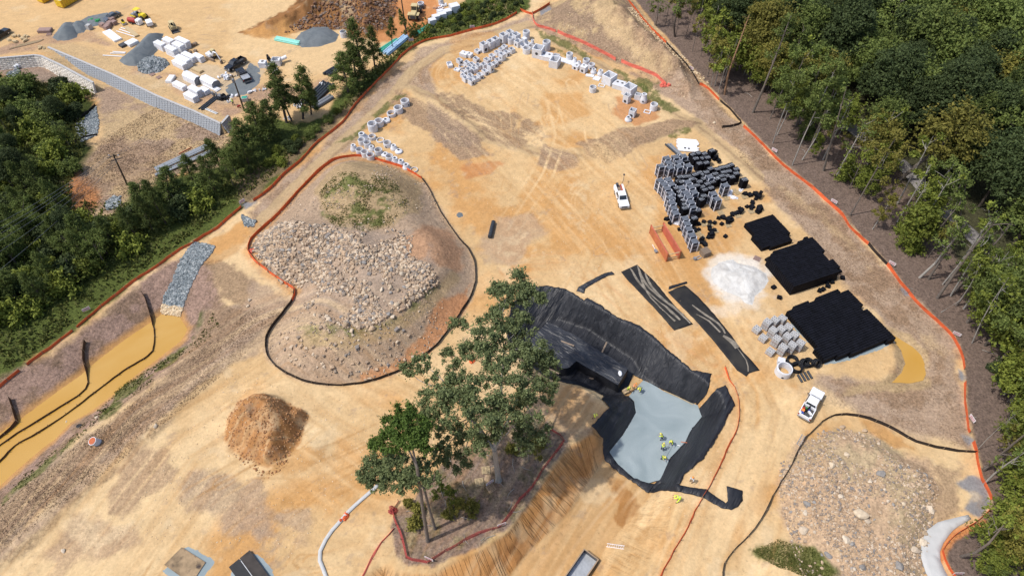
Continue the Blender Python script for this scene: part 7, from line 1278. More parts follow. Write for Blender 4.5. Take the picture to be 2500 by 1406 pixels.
LM = dict(dark=leaf_mat('shade_dimmed_leaves', (0.031, 0.050, 0.016), (0.082, 0.109, 0.037)), mid=leaf_mat('green_leaves', (0.075, 0.109, 0.023), (0.191, 0.232, 0.059)), olive=leaf_mat('olive_leaves', (0.117, 0.117, 0.022), (0.265, 0.232, 0.051)), yel=leaf_mat('yellow_green_leaves', (0.094, 0.128, 0.019), (0.250, 0.277, 0.047)),  # 'dark' tones lowered to put cloud shade over the far wood into the leaves
          pine=leaf_mat('pine_needles', (0.056, 0.085, 0.022), (0.157, 0.190, 0.045)), oak=leaf_mat('oak_leaves', (0.078, 0.108, 0.043), (0.234, 0.270, 0.114), .05), bright=leaf_mat('bright_needles', (0.040, 0.079, 0.012), (0.128, 0.190, 0.037), .05), grass=leaf_mat('grass_blades', (.075, .09, .02), (.17, .175, .05), .05), brown=leaf_mat('rusty_leaves', (.11, .06, .02), (.2, .12, .05)), dry=leaf_mat('dry_grass', (.23, .16, .11), (.40, .295, .20), .05))
def crown(blobs, n, size, m, parent, name='crown', thin=1., flat=.75, fuzz=0, seed=0, up=.35):
    "blobs: (x,y,z,r); many leaf faces through the volume, denser on the shell, in small sprays"
    g = np.random.default_rng(seed); B = np.array(blobs, float); wt = B[:, 3] ** 2; wt /= wt.sum()
    ns = max(1, int(n / 5)); k = g.choice(len(B), ns, p=wt); d = g.normal(size=(ns, 3)); d /= np.linalg.norm(d, axis=1)[:, None]; rr = B[k, 3] * (.45 + .62 * g.uniform(0, 1, ns) ** .55)
    if fuzz: rr = B[k, 3] * np.abs(g.normal(0, .75, ns))
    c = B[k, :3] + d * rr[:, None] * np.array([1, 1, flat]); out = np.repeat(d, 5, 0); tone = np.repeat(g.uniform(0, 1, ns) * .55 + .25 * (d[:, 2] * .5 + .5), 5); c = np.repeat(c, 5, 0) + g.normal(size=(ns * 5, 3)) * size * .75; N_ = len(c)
    nr = out * .5 + g.normal(size=(N_, 3)) * .6 + np.array([0, 0, up]); nr /= np.linalg.norm(nr, axis=1)[:, None]
    t1 = np.cross(nr, g.normal(size=(N_, 3))); t1 /= np.linalg.norm(t1, axis=1)[:, None] + 1e-9; t2 = np.cross(nr, t1); s = size * g.uniform(.55, 1.25, N_)[:, None]; a = t1 * s; b = t2 * s * .55 * thin; u = nr * s * .18
    v = np.stack([c - a, c - b + u, c + a * 1.0, c + b + u], 1).reshape(-1, 3); f = (np.arange(N_)[:, None] * 4 + np.arange(4)).astype(np.int32)
    me = bpy.data.meshes.new(name); me.vertices.add(len(v)); me.vertices.foreach_set('co', v.reshape(-1)); me.loops.add(N_ * 4); me.loops.foreach_set('vertex_index', f.reshape(-1)); me.polygons.add(N_); me.polygons.foreach_set('loop_start', np.arange(N_, dtype=np.int32) * 4); me.polygons.foreach_set('loop_total', np.full(N_, 4, np.int32)); me.update(calc_edges=True)
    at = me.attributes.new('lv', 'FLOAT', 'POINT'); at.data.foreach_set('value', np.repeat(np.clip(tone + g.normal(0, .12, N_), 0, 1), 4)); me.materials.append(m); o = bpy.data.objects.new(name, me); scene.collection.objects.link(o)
    if parent is not None: o.parent = parent
    return o
def limb(b, p0, p1, r0, r1, bend=.12, n=5):
    p0, p1 = np.array(p0, float), np.array(p1, float); L_ = np.linalg.norm(p1 - p0); w_ = RNG.normal(size=3) * L_ * bend; w_[2] = abs(w_[2]) * .5
    b.tube([tuple(p0 + (p1 - p0) * t_ + w_ * math.sin(t_ * PI)) for t_ in np.linspace(0, 1, n)], list(np.linspace(r0, r1, n)), 6)
def tree(kind_, H, R_, cb, n, size, lm, bark, seed, r0=.28, name='broadleaf_tree', lobes=14, limbs=9, flat=.75):
    "H height, R_ crown radius, cb crown base height"
    g = np.random.default_rng(seed); t = thing(name, '', 'tree'); bl = []
    if kind_ == 'round':
        for k in range(lobes): a = k * 2.4 + g.uniform(-.3, .3); u = (k + .5) / lobes; zz_ = cb + (H - cb) * (.15 + .75 * u); rr = R_ * math.sin(min(1, .25 + .8 * (1 - u)) * PI / 2) * .72; bl.append((rr * math.cos(a) * g.uniform(.6, 1.1), rr * math.sin(a) * g.uniform(.6, 1.1), zz_, R_ * g.uniform(.34, .52)))
    elif kind_ == 'pine':
        for k in range(lobes): a = k * 2.4 + g.uniform(-.4, .4); u = (k + .5) / lobes; rr = R_ * (1 - u) ** .7 * g.uniform(.5, 1); bl.append((rr * math.cos(a), rr * math.sin(a), cb + (H - cb) * u, R_ * (.22 + .16 * (1 - u))))
        bl.append((0, 0, H - .5, R_ * .22))
    elif kind_ == 'thin':
        for k in range(lobes): a = g.uniform(0, 6.28); u = g.uniform(0, 1); rr = R_ * g.uniform(.2, 1); bl.append((rr * math.cos(a), rr * math.sin(a), cb + (H - cb) * u, R_ * g.uniform(.2, .38)))
    elif kind_ == 'bush':
        for k in range(lobes): a = g.uniform(0, 6.28); rr = R_ * g.uniform(0, .8); bl.append((rr * math.cos(a), rr * math.sin(a), H * g.uniform(.2, .8) * (1 - .4 * rr / R_), R_ * g.uniform(.28, .45)))
    b = MB(); tp = (g.uniform(-.3, .3), g.uniform(-.3, .3), H * .93); b.tube([(0, 0, -.3), (tp[0] * .3 + g.uniform(-.15, .15), tp[1] * .3, H * .35), (tp[0] * .6, tp[1] * .6, H * .65), tp], [r0, r0 * .8, r0 * .5, r0 * .12], 7)
    for q in sorted(bl, key=lambda q: -q[3])[:limbs]: zb = max(cb * .75, q[2] - .9 * math.hypot(q[0], q[1])); limb(b, (tp[0] * zb / H, tp[1] * zb / H, min(zb, H * .8)), q[:3], r0 * .35, r0 * .08)
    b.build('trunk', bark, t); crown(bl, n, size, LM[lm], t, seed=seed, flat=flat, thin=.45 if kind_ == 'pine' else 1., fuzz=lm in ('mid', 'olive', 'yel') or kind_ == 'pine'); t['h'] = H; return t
PROTO = dict(
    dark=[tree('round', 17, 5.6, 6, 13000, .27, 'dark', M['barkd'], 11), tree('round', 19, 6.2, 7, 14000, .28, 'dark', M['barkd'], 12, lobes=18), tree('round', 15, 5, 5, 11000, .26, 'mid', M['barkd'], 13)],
    mid=[tree('round', 16, 4.8, 6, 10000, .26, 'mid', M['bark'], 21), tree('thin', 17, 4.2, 6, 7500, .25, 'mid', M['bark'], 22, lobes=22)],
    olive=[tree('round', 15, 4.6, 6, 9000, .25, 'olive', M['bark'], 31), tree('thin', 13, 3.2, 4, 4200, .24, 'olive', M['barkp'], 32, r0=.14, lobes=18)],
    yel=[tree('thin', 11, 3.0, 3, 3600, .24, 'yel', M['bark'], 41, r0=.12, lobes=16), tree('round', 9, 3.2, 3, 4200, .25, 'yel', M['bark'], 42, r0=.13)],
    pine=[tree('pine', 18, 3.2, 8, 5000, .30, 'pine', M['barkd'], 51, name='pine_tree', lobes=22), tree('pine', 14, 3.0, 4, 5600, .29, 'pine', M['barkd'], 52, name='pine_tree', lobes=24), tree('pine', 11, 2.7, 2, 5200, .26, 'pine', M['barkd'], 53, name='pine_tree', lobes=24, r0=.2)],
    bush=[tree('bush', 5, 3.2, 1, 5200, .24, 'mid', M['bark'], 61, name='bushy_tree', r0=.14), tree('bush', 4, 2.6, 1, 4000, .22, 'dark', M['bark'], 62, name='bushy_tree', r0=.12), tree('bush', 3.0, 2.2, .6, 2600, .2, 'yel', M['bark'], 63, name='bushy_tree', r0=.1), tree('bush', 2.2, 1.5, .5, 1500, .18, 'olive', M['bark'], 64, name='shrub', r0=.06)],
    bare=[tree('thin', 14, 1.6, 9, 500, .22, 'mid', M['bark'], 71, r0=.2, lobes=7), tree('thin', 12, 1.3, 8, 350, .22, 'yel', M['barkp'], 72, r0=.13, lobes=6)],
    sap=[tree('thin', 8, 1.3, 4.5, 450, .2, 'yel', M['barkp'], 81, r0=.06, name='sapling', lobes=8), tree('thin', 9, 1.2, 5, 380, .2, 'olive', M['bark'], 82, r0=.07, name='sapling', lobes=8)])
usedp = set(); ZONE = {}
def zone(o):
    cx, cy = proj(o.location.x, o.location.y, o.location.z + 4); return ['top', 'upper', 'middle', 'lower', 'bottom'][int(min(max(cy // 282, 0), 4))] + ' ' + ['far left', 'left', 'left centre', 'centre', 'right centre', 'right', 'far right'][int(min(max(cx // 357, 0), 6))]
def zlab(o, base): ZONE.setdefault((base, zone(o)), []).append(o)
def plant(kind_, x, y, label, group, h=None, idx=None, lean=0., wide=1., rz=None):
    L_ = PROTO[kind_]; p = L_[random.randrange(len(L_)) if idx is None else idx]; z = float(hgt(x, y)); s = (h / p['h']) if h else random.uniform(.85, 1.15); rot = (0, lean, random.uniform(0, 6.28) if rz is None else rz)
    if p.name not in usedp: usedp.add(p.name); o = p; o.location = (x, y, z - .1); o.rotation_euler = rot; o.scale = (s * wide, s * wide, s)
    else: o = dup(p, (x, y, z - .1), rot=rot, scale=(s * wide, s * wide, s))
    o.rotation_mode = 'XYZ'; o['label'] = label; o['group'] = group
    if group != 'single': zlab(o, label)
    return o
def htop(base, top):
    bx, by = G(*base); z0 = float(hgt(bx, by)); dx, dy, dz = ray(*top); tt = by / dy; return bx, by, CH + dz * tt - z0, dx * tt - bx
# edge trees standing at the fence line, given by foot and top of trunk
def edge(base, top, kind_, label, idx=None, bark=None, extra=1.1, wide=1., rad=None):
    x, y, h, dx = htop(base, top); return plant(kind_, x, y, label, 'single', h * extra, idx, math.atan2(dx, h), wide)
def snag(base, top, label, m, r=.25, limbs=4, leaves=0, lm='mid'):
    limbs += 3; leaves *= 3; r *= .85
    x, y, h, dx = htop(base, top); z = float(hgt(x, y)); t = thing('bare_trunk', label, 'tree', (x, y, z)); b = MB(); w_ = RNG.normal(size=2) * .55
    b.tube([(0, 0, -.3), (dx * .3 + w_[0], w_[1], h * .3), (dx * .62 + w_[0] * .6, w_[1], h * .62), (dx, 0, h)], [r, r * .85, r * .65, r * .3], 8); ends = []
    for k in range(limbs): u = random.uniform(.4, .97); e = (dx * u + random.uniform(-2, 2), random.uniform(-2, 2), h * u + random.uniform(.2, 1.5)); limb(b, (dx * u, 0, h * u), e, r * .3, r * .06); ends.append((*e, 1.0))
    b.build('trunk', m, t)
    if leaves: crown(ends + [(dx, 0, h, 1.2)], leaves, .22, LM[lm], t, seed=int(base[0]))
    return t
snag((1838, 275), (1931, 40), 'tall grey trunk with a bare broken top at the upper wood edge', M['bark'], .33, 5, 200); snag((1769, 231), (1829, 38), 'tall orange-stripped broken trunk at the upper wood edge', M['barko'], .3, 3); snag((1797, 125), (1836, -15), 'dark trunk right behind the stripped orange one', M['barkd'], .3, 2)
snag((1648, 90), (1663, -5), 'dark straight trunk near the top of the wood edge', M['barkd'], .3, 2, 300); snag((1600, 62), (1607, -10), 'thin grey trunk nearest the top of the spoil hill', M['bark'], .13, 2, 150); snag((1655, 30), (1662, -30), 'dark trunk near the top edge of the photo', M['barkd'], .28, 1, 100)
snag((2288, 728), (2439, 529), 'long leaning brown trunk right of the black module fields', M['bark'], .3, 3, 100, 'pine'); snag((2244, 678), (2350, 560), 'pale double trunk leaning right above the long brown one', M['barkp'], .26, 3, 150); snag((2011, 417), (2067, 212), 'dark bare trunk with broken limbs, right of the two vine trunks', M['bark'], .27, 6, 120)
snag((2043, 429), (2112, 300), 'pale forked trunk right of the dark bare trunk', M['barkp'], .2, 5, 150); snag((2374, 838), (2462, 678), 'curving thin pale trunk above the fence bend at right', M['barkp'], .13, 4, 250, 'yel'); snag((2296, 762), (2395, 645), 'thin leaning pale stem below the long brown trunk', M['barkp'], .09, 3, 150, 'yel'); snag((2400, 1148), (2515, 1050), 'thick brown trunk leaning over the right frame edge', M['bark'], .28, 1); snag((2402, 1182), (2500, 1105), 'pale trunk just below the thick brown one at the right', M['barkp'], .17, 3, 60)
snag((2346, 1357), (2450, 1282), 'grey leaning trunk at the lower right beside the flume', M['bark'], .26, 3, 100, 'yel'); snag((2386, 1098), (2480, 1010), 'very thin pale stem leaning over the right fence', M['barkp'], .06, 3, 60, 'yel'); snag((2464, 928), (2530, 860), 'dark grey trunk leaving the right frame edge', M['bark'], .27, 1); snag((2255, 530), (2330, 400), 'grey trunk with bare limbs in front of the upper path', M['barkp'], .22, 7, 400); snag((2325, 590), (2360, 440), 'slim trunk beside the path, right of the limbed one', M['bark'], .18, 5, 300)
snag((2075, 526), (2190, 330), 'long thin grey trunk leaning toward the olive crown', M['bark'], .17, 5, 500, 'olive'); snag((1934, 404), (2045, 158), 'left vine-covered trunk of a leaning pair', M['barkp'], .16, 8, 1300, 'mid'); snag((1958, 391), (2052, 200), 'right vine-covered trunk of a leaning pair', M['barkp'], .15, 8, 1300, 'mid'); snag((1887, 350), (1945, 185), 'slim pale trunk left of the vine-covered pair', M['barkp'], .14, 5, 700, 'mid'); snag((1896, 331), (1950, 200), 'slim pale trunk touching its neighbour left of the vine pair', M['barkp'], .12, 4, 500, 'yel')
k = 0
for bx, by in ((1596,68),(1624,64),(1650,90),(1676,86),(1690,128),(1711,139),(1727,188),(1735,212),(1752,231),(1740,180),(1767,200),(1608,40),(1640,50),(1700,90),(1725,120),(1760,150),(1780,180),(1750,100),(1690,60)):
    x, y = G(bx, by); plant('sap', x, y, 'slender sapling at the upper wood edge', 'saplings at the upper wood edge', random.uniform(7, 13)); k += 1
for i, (base, top, kd, ix, lb, ex, wd) in enumerate((((1730,150),(1752,30),'yel',0,'yellow-green tree top at the upper wood edge, left one',1.0,1.2),((1775,190),(1790,90),'yel',1,'lower yellow-green crown near the stripped orange trunk',1.0,1.1),((1745,210),(1760,110),'olive',1,'rust-tinged slim tree left of the stripped orange trunk',1.0,1.),((1845,215),(1860,150),'yel',1,'bright green bushy tree behind the tall grey trunk',1.,1.1),((1880,290),(1895,215),'mid',1,'green bush right of the tall grey trunk foot',1.,1.),((2195,440),(2205,250),'olive',0,'rounded olive crown beside the upper path',1.0,1.15),((2100,470),(2130,420),'yel',1,'yellow-green low tree beside the path',1.,1.),((2220,600),(2240,540),'yel',1,'yellow-green low tree above the dark fence patch',1.,1.1),((2400,700),(2420,610),'yel',0,'yellow-green tree beside the lower end of the path',1.,1.2),((2440,790),(2460,690),'yel',1,'yellow-green tree low at the right frame edge',1.,1.3),((2470,870),(2480,800),'yel',0,'yellow-green tree right of the fence bend',1.,1.3),((2475,1345),(2465,1290),'yel',0,'yellow-green tree at the lower right corner',1.,1.3),((2440,1400),(2430,1360),'mid',1,'green tree at the bottom right corner',.9,.9),((2480,1270),(2490,1200),'olive',1,'olive tree on the right frame edge above the corner',1.,1.),((2500,1130),(2510,1060),'mid',1,'green crown on the right frame edge',1.,1.),((2520,560),(2450,480),'pine',0,'dark pine crown hanging over the right frame edge',1.3,1.6),((1985,385),(2000,330),'yel',0,'yellow-green slender tree between dark and forked trunks',1.,1.),((2080,440),(2090,400),'bush',2,'yellow-green bush right of the forked trunk',1.,1.),((2130,560),(2150,490),'olive',1,'olive slender tree above the orange fence',1.,1.),((2425,1300),(2430,1262),'yel',0,'yellow tree beside the grey gravel apron',1.,1.3))):
    edge(base, top, kd, lb, ix, extra=ex, wide=wd)
for px, py, kd, h in ((2400,1330,'yel',6),(2440,1290,'yel',8),(2430,1370,'olive',8),(2460,1400,'yel',7),(2395,1395,'yel',5),(2455,1240,'yel',9),(2470,1180,'yel',8),(2450,1130,'olive',9),(2440,1050,'yel',7),(2460,980,'yel',9),(2480,900,'olive',11),(2440,850,'yel',8),(2410,780,'yel',7),(2350,700,'yel',7),(2500,1330,'mid',10),(2490,1240,'olive',10)):
    x, y = G(px, py); plant(kd, x, y, 'loose yellow-green tree low at the right frame edge', 'right edge trees', h, idx={'mid': 1, 'olive': 1}.get(kd), wide=1.15)
# the wood behind: individual trees, keeping the path and the open edge visible
pathP = [(1960,195),(2026,267),(2098,327),(2206,406),(2274,485),(2357,561),(2445,649),(2560,745)]
fpoly = GP([(1640,-60),(1700,40),(1780,120),(1850,220),(1925,300),(2040,400),(2120,500),(2210,600),(2300,700),(2420,880),(2480,1080),(2440,1250),(2420,1330),(2500,1500),(3100,1500),(3100,-90),(1640,-90)]); pw = GP(pathP); GAP = ((2075,310,34),(2100,330,40),(2205,408,42),(2240,445,42),(2320,530,48),(2360,565,40),(2400,610,40),(2440,650,30),(2035,275,26))
def ingap(x, y, h):
    for zz_ in (h * .45, h * .7, h * .95):
        a, b = proj(x, y, zz_)
        for gx_, gy_, r in GAP:
            if math.hypot(a - gx_, b - gy_) < r - 3: return True
    return False
pts = []; tries = 0
while len(pts) < 290 and tries < 30000:
    tries += 1; x = random.uniform(20, 195); y = random.uniform(18, 225)
    if not bool(inside(np.array(x), np.array(y), fpoly)): continue
    cx, cy = proj(x, y, 10)
    if cx > 2680 or cy > 1500 or cy < -150: continue
    dpx = float(linedist(np.array(cx), np.array(cy), pathP)[0]); dw = float(linedist(np.array(x), np.array(y), pw)[0])
    if dw < 3: continue
    beyond = y > np.interp(x, [p[0] for p in pw], [p[1] for p in pw]) if x < pw[-1][0] else True
    if ingap(x, y, 15 if dw > 8 else 10): continue
    mind = 5.4 if beyond else 3.4
    if any((x - a) ** 2 + (y - b_) ** 2 < mind ** 2 for a, b_, _ in pts): continue
    pts.append((x, y, beyond))
WLAB = {'dark': 'dark green broadleaf tree', 'mid': 'mid-green tree', 'olive': 'olive-tinged tree', 'yel': 'yellow-green understory tree', 'pine': 'dark pine'}
for x, y, beyond in pts:
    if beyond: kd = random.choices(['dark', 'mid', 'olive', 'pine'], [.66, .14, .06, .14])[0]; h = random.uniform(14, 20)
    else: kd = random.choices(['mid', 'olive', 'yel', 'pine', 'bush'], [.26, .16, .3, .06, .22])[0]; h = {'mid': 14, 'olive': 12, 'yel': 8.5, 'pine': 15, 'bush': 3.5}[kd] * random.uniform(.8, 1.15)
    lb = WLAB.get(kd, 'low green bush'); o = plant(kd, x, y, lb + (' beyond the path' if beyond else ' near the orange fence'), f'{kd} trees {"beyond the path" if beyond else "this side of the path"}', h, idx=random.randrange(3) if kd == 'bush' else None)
for kd, n_ in (('bare', 42), ('yel', 44), ('olive', 26), ('sap', 30), ('mid', 16)):
    sp = GP([(1690,20),(1770,120),(1850,230),(1910,300),(2010,400),(2095,500),(2190,610),(2270,690),(2360,790),(2410,880),(2450,1000),(2450,1120),(2500,1250),(2420,1370),(2500,1480),(2620,1400),(2600,1000),(2500,850),(2400,700),(2250,540),(2100,390),(1980,270),(1880,150),(1780,10)]); xs = [p[0] for p in sp]; ys = [p[1] for p in sp]
    while n_ > 0:
        x, y = random.uniform(min(xs), max(xs)), random.uniform(min(ys), max(ys))
        if bool(inside(np.array(x), np.array(y), sp)) and float(linedist(np.array(x), np.array(y), pw)[0]) > 2.5 and not (kd in ('yel', 'olive', 'mid') and ingap(x, y, 11)): n_ -= 1; plant(kd, x, y, dict(bare='thin bare-stemmed tree', yel='slim yellow-green tree', olive='slim olive tree', sap='slender sapling', mid='slim green tree')[kd] + ' near the orange fence', kd + ' along the fence', dict(bare=16, yel=10, olive=13, sap=9, mid=14)[kd] * random.uniform(.75, 1.15), idx={'mid': 1}.get(kd), lean=random.uniform(-.08, .08))
# trees of the left side
def scatter(pix, n, mind, kinds, wts, hts, label, group, avoid=None):
    poly = GP(pix); xs = [p[0] for p in poly]; ys = [p[1] for p in poly]; got = []; tr_ = 0
    while len(got) < n and tr_ < 20000:
        tr_ += 1; x = random.uniform(min(xs), max(xs)); y = random.uniform(min(ys), max(ys))
        if not bool(inside(np.array(x), np.array(y), poly)) or any((x - a) ** 2 + (y - b_) ** 2 < mind ** 2 for a, b_ in got): continue
        got.append((x, y)); kd = random.choices(kinds, wts)[0]; plant(kd, x, y, label[kd], group + ' ' + kd, hts[kd] * random.uniform(.75, 1.2), idx=(random.randrange(3) if kd == 'bush' else (2 if kd == 'pine' else None)))
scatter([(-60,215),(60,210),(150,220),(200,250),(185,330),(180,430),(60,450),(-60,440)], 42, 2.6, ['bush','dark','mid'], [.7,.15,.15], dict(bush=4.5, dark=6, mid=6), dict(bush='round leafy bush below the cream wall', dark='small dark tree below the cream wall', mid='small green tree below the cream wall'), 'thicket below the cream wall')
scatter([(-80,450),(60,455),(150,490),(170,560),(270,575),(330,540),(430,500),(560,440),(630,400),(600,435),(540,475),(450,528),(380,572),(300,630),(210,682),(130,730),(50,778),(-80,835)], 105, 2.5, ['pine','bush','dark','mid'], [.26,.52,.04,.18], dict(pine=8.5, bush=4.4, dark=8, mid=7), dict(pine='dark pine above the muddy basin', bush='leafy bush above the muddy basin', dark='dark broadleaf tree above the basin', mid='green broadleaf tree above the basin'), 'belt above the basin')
scatter([(640,400),(700,350),(760,320),(830,270),(870,230),(850,250),(790,310),(740,360),(680,410)], 20, 2.2, ['bush'], [1], dict(bush=1.8), dict(bush='low bush above the long fence'), 'scrub on the bank')
scatter([(1000,90),(1060,60),(1130,20),(1240,-20),(1280,10),(1200,50),(1100,78),(1020,100)], 50, 1.8, ['bush'], [1], dict(bush=1.5), dict(bush='low scrub by the white boxes'), 'scrub on the upper verge')
for i, (base, top, ix, lb, wd) in enumerate((((640,345),(625,265),2,'bushy pine right of the utility pole foot, leftmost of the pine row',1.5),((655,340),(645,255),2,'second bushy pine right of the utility pole foot',1.3),((700,300),(685,180),1,'tall pine with a sunlit top near the square concrete box',1.15),((712,295),(700,190),0,'tall slim pine in the middle of the pine row',1.1),((740,290),(735,175),1,'airy pine right of the tall sunlit one',1.1),((760,280),(758,200),1,'thin pine by the black pipes',1.),((850,225),(838,140),2,'dense dark pine left of the teal pipe bundle',1.5),((872,205),(865,125),2,'dense dark pine touching the black pipes',1.5),((890,190),(878,65),1,'tall pine above the dense dark pair',1.1),((915,165),(905,75),1,'tall pine just right of the other tall one',1.0),((958,120),(935,45),0,'thin tall pine in front of the green pipes',.9),((995,90),(975,25),0,'thin pine beside the beige loader',.8),((545,420),(520,345),2,'pine above the pale steel poles, right',1.3),((470,440),(440,385),2,'pine overlapping the pale steel poles',1.3),((415,500),(400,420),2,'dark pine left of the steel poles, front',1.4),((360,520),(320,455),2,'dark pine beside the left utility pole foot',1.4),((580,410),(585,330),2,'round pine above the red fence bend',1.5),((620,380),(605,300),2,'round green pine near the fence, right of the slope',1.5))):
    edge(base, top, 'pine', lb, ix, wide=wd)
# ------------------------------------------------------------------ the three trees of the island, crowns traced as clumps
def bigtree(name, label, base, fork, clumps, m, bark, r0, n, size, seed, flat=.8, forks=(), fz=None):
    x, y = G(*base); z0 = float(hgt(x, y)); t = thing(name, label, 'tree', (x, y, z0)); bl = []
    for px, py, z, r in clumps: z *= .86; r *= 1.28; cx, cy = P(px, py, z); bl.append((cx - x, cy - y, z - z0, r))
    fx, fy, fh, fdx = htop(base, fork); b = MB(); F_ = (fdx, 0, fh)
    if fz: qx, qy = P(*fork, fz); F_ = (qx - x, qy - y, fz - z0); fdx, fh = F_[0], F_[2]
    b.tube([(0, 0, -.3), (0, 0, .4), (fdx * .5, F_[1] * .42, fh * .5), F_], [r0 * 1.4, r0, r0 * .85, r0 * .75], 10)
    hubs = []
    for a, c, z in forks: z *= .86; cx, cy = P(a, c, z); q = (cx - x, cy - y, z - z0); hubs.append(q); limb(b, F_, q, r0 * .6, r0 * .3, .01, 6)
    hubs = hubs or [F_]
    for q in bl: h_ = min(hubs, key=lambda h: sum((h[i] - q[i]) ** 2 for i in range(3))); limb(b, h_, q[:3], r0 * .22, r0 * .05, .1, 6)
    b.build('trunk', bark, t)
    rg = random.Random(seed); sub = []
    for q in bl:
        for k in range(15): a = rg.uniform(0, 6.28); e = rg.uniform(-.7, 1); s_ = q[3] * rg.uniform(.45, 1.12); sub.append((q[0] + s_ * math.cos(a) * math.sqrt(1 - e * e * .8), q[1] + s_ * math.sin(a) * math.sqrt(1 - e * e * .8), q[2] + s_ * e * .7, q[3] * rg.uniform(.18, .42)))
    crown(sub, n, size, m, t, seed=seed, flat=flat, fuzz=1); return t
OAK = [(1262,700,22,1.9),(1215,712,22,1.5),(1295,735,21,1.6),(1235,760,21,1.6),(1195,790,21,1.3),(1185,830,21,1.6),(1240,815,20,1.6),(1285,790,20,1.3),(1120,795,20,1.0),(1150,860,21,1.3),(1110,870,20,1.2),(1300,850,20,1.6),(1315,900,18,1.6),(1275,880,20,1.4),(1210,890,22,1.6),(1030,890,19,1.0),(1080,925,20,1.5),(1130,940,22,1.6),(1180,960,23,1.8),(1240,945,22,1.8),(1290,950,20,1.5),(1335,960,17,1.1),(1060,975,20,1.6),(1110,1000,21,1.8),(1170,1020,22,1.8),(1230,1010,21,1.8),(1285,1010,18,1.6),(1050,1030,18,1.3),(1095,1060,18,1.5),(1150,1080,18,1.5),(1205,1060,17,1.3),(1290,1070,14,1.5),(1310,1045,15,1.2),(1080,1105,14,1.2),(1120,1125,13,1.2),(1000,900,18,.9),(1340,880,17,1.0),(1345,930,16,.9)]
bigtree('oak_tree', 'large spreading grey-barked tree leaning over the pit', (1217, 1172), (1207, 1098), OAK, LM['oak'], M['barkp'], .42, 105000, .165, 5, forks=((1222, 1000, 16), (1150, 1020, 15), (1230, 860, 18), (1100, 950, 17), (1270, 960, 16)))
bigtree('evergreen_tree', 'bright green tree crown left of the large grey-barked tree', (1045, 1320), (1018, 1140), [(985,1015,25,1.2),(1005,1035,25,1.4),(965,1045,24,1.3),(945,1075,23,1.2),(985,1075,24,1.4),(1020,1075,24,1.2),(920,1085,22,.8),(1025,1045,24,1.1)], LM['bright'], M['bark'], .26, 24000, .145, 6, forks=((1003, 1070, 23), (985, 1070, 22)), fz=17)
bigtree('leafy_tree', 'dull green tree low on the left of the island, below the bright crown', (1062, 1290), (1035, 1190), [(905,1145,16,1.2),(935,1125,17,1.4),(970,1140,17,1.5),(1005,1140,17,1.3),(930,1160,15,1.2),(965,1175,15,1.2),(1000,1170,16,1.1),(890,1160,15,.8),(1040,1130,17,1.0),(915,1185,14,.7),(1050,1160,17,.9)], LM['oak'], M['bark'], .2, 26000, .145, 8, forks=((1000, 1160, 14), (950, 1155, 14)), fz=10)
for i, (px, py, h) in enumerate(((1090,1240,4.6),(1120,1230,3.2),(1150,1240,3.8),(1080,1210,4.4),(1020,1250,3.2),(1010,1285,3.6),(1290,1120,3.0),(1320,1080,4.0),(1245,1100,3.),(1310,1140,3.4),(1100,1255,3),(1000,1230,2.4))): x, y = G(px, py); plant('sap' if i % 3 == 0 else 'bush', x, y, 'thin olive shrub on the tree island', 'island shrubs', h * (1.5 if i % 3 == 0 else .5), idx=None if i % 3 == 0 else 3, wide=1.15)
for i, (px, py) in enumerate(((1122,1280),(1136,1262),(1100,1262),(1110,1250),(1148,1250))): x, y = G(px, py); plant('sap', x, y, 'bare slender stem on the lower tree island', 'island stems', 5.5, idx=1, wide=.6)
# fallen sticks
for i in range(90):
    a = random.random(); px, py = (random.uniform(1000, 1330), random.uniform(1050, 1330)) if a < .35 else (random.uniform(1650, 2480), random.uniform(80, 1250))
    x, y = G(px, py); poly = ISLAND if a < .35 else FOREST
    if not bool(inside(np.array(px), np.array(py), poly)): continue
    L_ = random.uniform(.7, 3); an = random.uniform(0, 6.28); z = float(hgt(x, y)); o = MB().tube([(0, 0, .08), (L_ * .5 * math.cos(an), L_ * .5 * math.sin(an), .14), (L_ * math.cos(an + .2), L_ * math.sin(an + .2), .07)], [.05, .04, .015], 4).build('fallen_stick', M['barkp']); o.location = (x, y, z); tag(o, 'pale fallen stick on the brown litter ' + ('of the tree island' if a < .35 else 'at the wood edge'), 'stick', 'fallen sticks ' + ('on the island' if a < .35 else 'at the wood edge')); zlab(o, 'fallen stick on the brown litter')
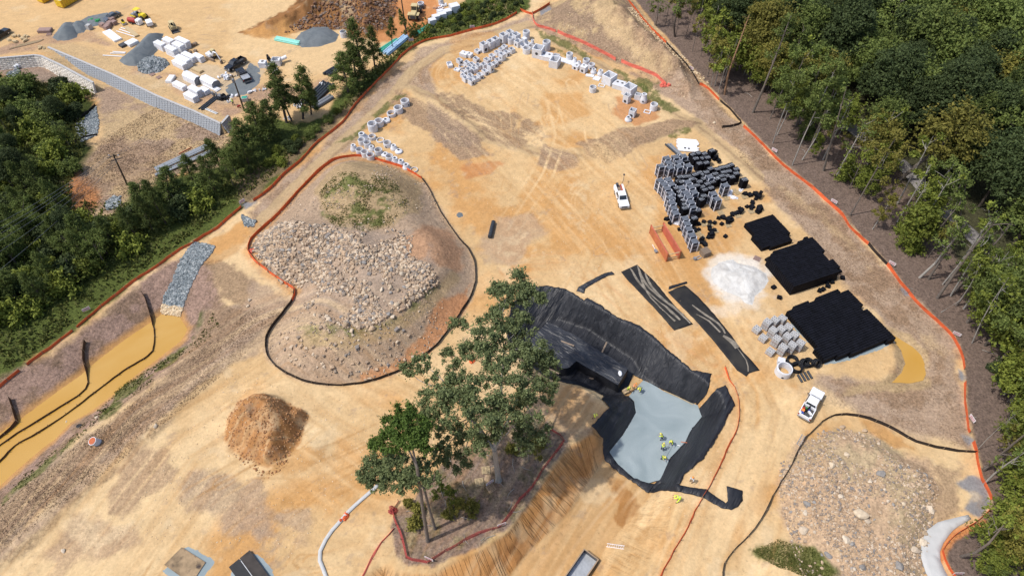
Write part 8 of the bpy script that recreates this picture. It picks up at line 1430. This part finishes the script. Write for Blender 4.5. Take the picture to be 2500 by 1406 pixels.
# ------------------------------------------------------------------ grass and scrub cover (uncountable)
def tufts(pix, n, size, m, name, label, patch=None, sc=3, seed=1, hgt_=.25):
    poly = GP(pix); xs = [p[0] for p in poly]; ys = [p[1] for p in poly]; g = np.random.default_rng(seed); x = g.uniform(min(xs), max(xs), n * 5); y = g.uniform(min(ys), max(ys), n * 5); k = inside(x, y, poly)
    if patch is not None: k &= fbm(x, y, sc, 3, 77) > patch + g.uniform(-.5, .5, len(x))
    x, y = x[k][:n], y[k][:n]; N_ = len(x); c = np.stack([x, y, hgt(x, y)], 1); a = g.uniform(0, 6.28, N_); s = size * g.uniform(.5, 1.4, N_); d = np.stack([np.cos(a), np.sin(a), 0 * a], 1) * s[:, None]; t2 = np.stack([g.normal(0, .5, N_), g.normal(0, .5, N_), np.ones(N_)], 1) * (hgt_ * g.uniform(.5, 1.5, N_))[:, None]
    v = np.stack([c - d * .5 - [0, 0, .03], c + d * .5 - [0, 0, .03], c + d * .35 + t2, c - d * .3 + t2], 1).reshape(-1, 3); f = (np.arange(N_)[:, None] * 4 + np.arange(4)).tolist(); me = bpy.data.meshes.new(name); me.from_pydata(v.tolist(), [], f); at = me.attributes.new('lv', 'FLOAT', 'POINT'); at.data.foreach_set('value', np.repeat(g.uniform(0, 1, N_), 4)); me.materials.append(m); me.update(); o = bpy.data.objects.new(name, me); scene.collection.objects.link(o); return tag(o, label, None, None, 'stuff')
tufts([(780,470),(830,420),(900,430),(970,440),(1000,500),(950,555),(890,565),(820,555),(780,520)], 3000, .3, LM['grass'], 'knoll_grass', 'green grass on the knoll of the boulder mound', .25, 2.5, 1, .1)
tufts([(-60,470),(150,490),(430,500),(640,400),(860,260),(1000,112),(1200,60),(1285,25),(1260,-30),(1000,60),(800,300),(640,450),(470,570),(290,700),(60,880),(-60,940)], 26000, .4, LM['grass'], 'verge_grass', 'rough green growth along the left fence', -.25, 4, 3, .4)
tufts([(-60,190),(180,215),(215,330),(180,440),(170,540),(-60,700)], 9000, .45, LM['grass'], 'thicket_grass', 'green undergrowth of the left thicket', None, 4, 4, .5)
tufts([(1840,345),(1900,316),(1985,336),(2040,400),(2080,1406),(1990,1420),(1900,1380)] if 0 else [(1838,1345),(1900,1316),(1985,1336),(2040,1400),(1990,1420),(1900,1385)], 3500, .22, LM['grass'], 'mound_grass', 'green grass patch on the mound at the bottom right', -.1, 3, 5, .1)
tufts([(290,945),(480,830),(520,760),(540,800),(430,890),(250,1020),(150,1110),(0,1240),(0,1200),(160,1080)], 5000, .3, LM['grass'], 'bank_grass', 'green grass on the bank of the muddy basin', .1, 2.5, 6, .12)
tufts([(1700,200),(1812,310),(1890,390),(2060,540),(2165,655),(2320,830),(2345,990),(2370,1100),(2160,1030),(2190,940),(2260,930),(2250,840),(2060,690),(1900,480),(1800,380)], 22000, .22, LM['dry'], 'dry_grass', 'dry pale grass on the strip along the orange fence', -.1, 3, 7, .05)
tufts([(0,1350),(300,1120),(560,900),(700,760),(620,750),(430,900),(130,1130),(0,1240)], 16000, .22, LM['dry'], 'berm_grass', 'dry grass on the berm beside the muddy basin', -.1, 3, 8, .05)
tufts([(245,340),(380,262),(545,330),(590,340),(430,430),(250,510),(170,500)], 12000, .3, LM['dry'], 'slope_grass', 'dry grass on the slope below the blue-grey wall', -.1, 3, 9, .06)

for p in [q for l in PROTO.values() for q in l]:
    if p.name not in usedp:
        for c in list(p.children): bpy.data.objects.remove(c)
        bpy.data.objects.remove(p)
def left(o): return proj(o.location.x, o.location.y, o.location.z)[0]
for o in [o for o in scene.objects if o.get('category') == 'boulder' and 'loose' not in o.get('group', '')]: zlab(o, o['label'])
for (base, zn), l in ZONE.items():
    for i, o in enumerate(sorted(l, key=left)): o['label'] = f'{base}, {nth(i)} from the left, {zn}' if len(l) > 1 else f'{base}, the only one {zn}'
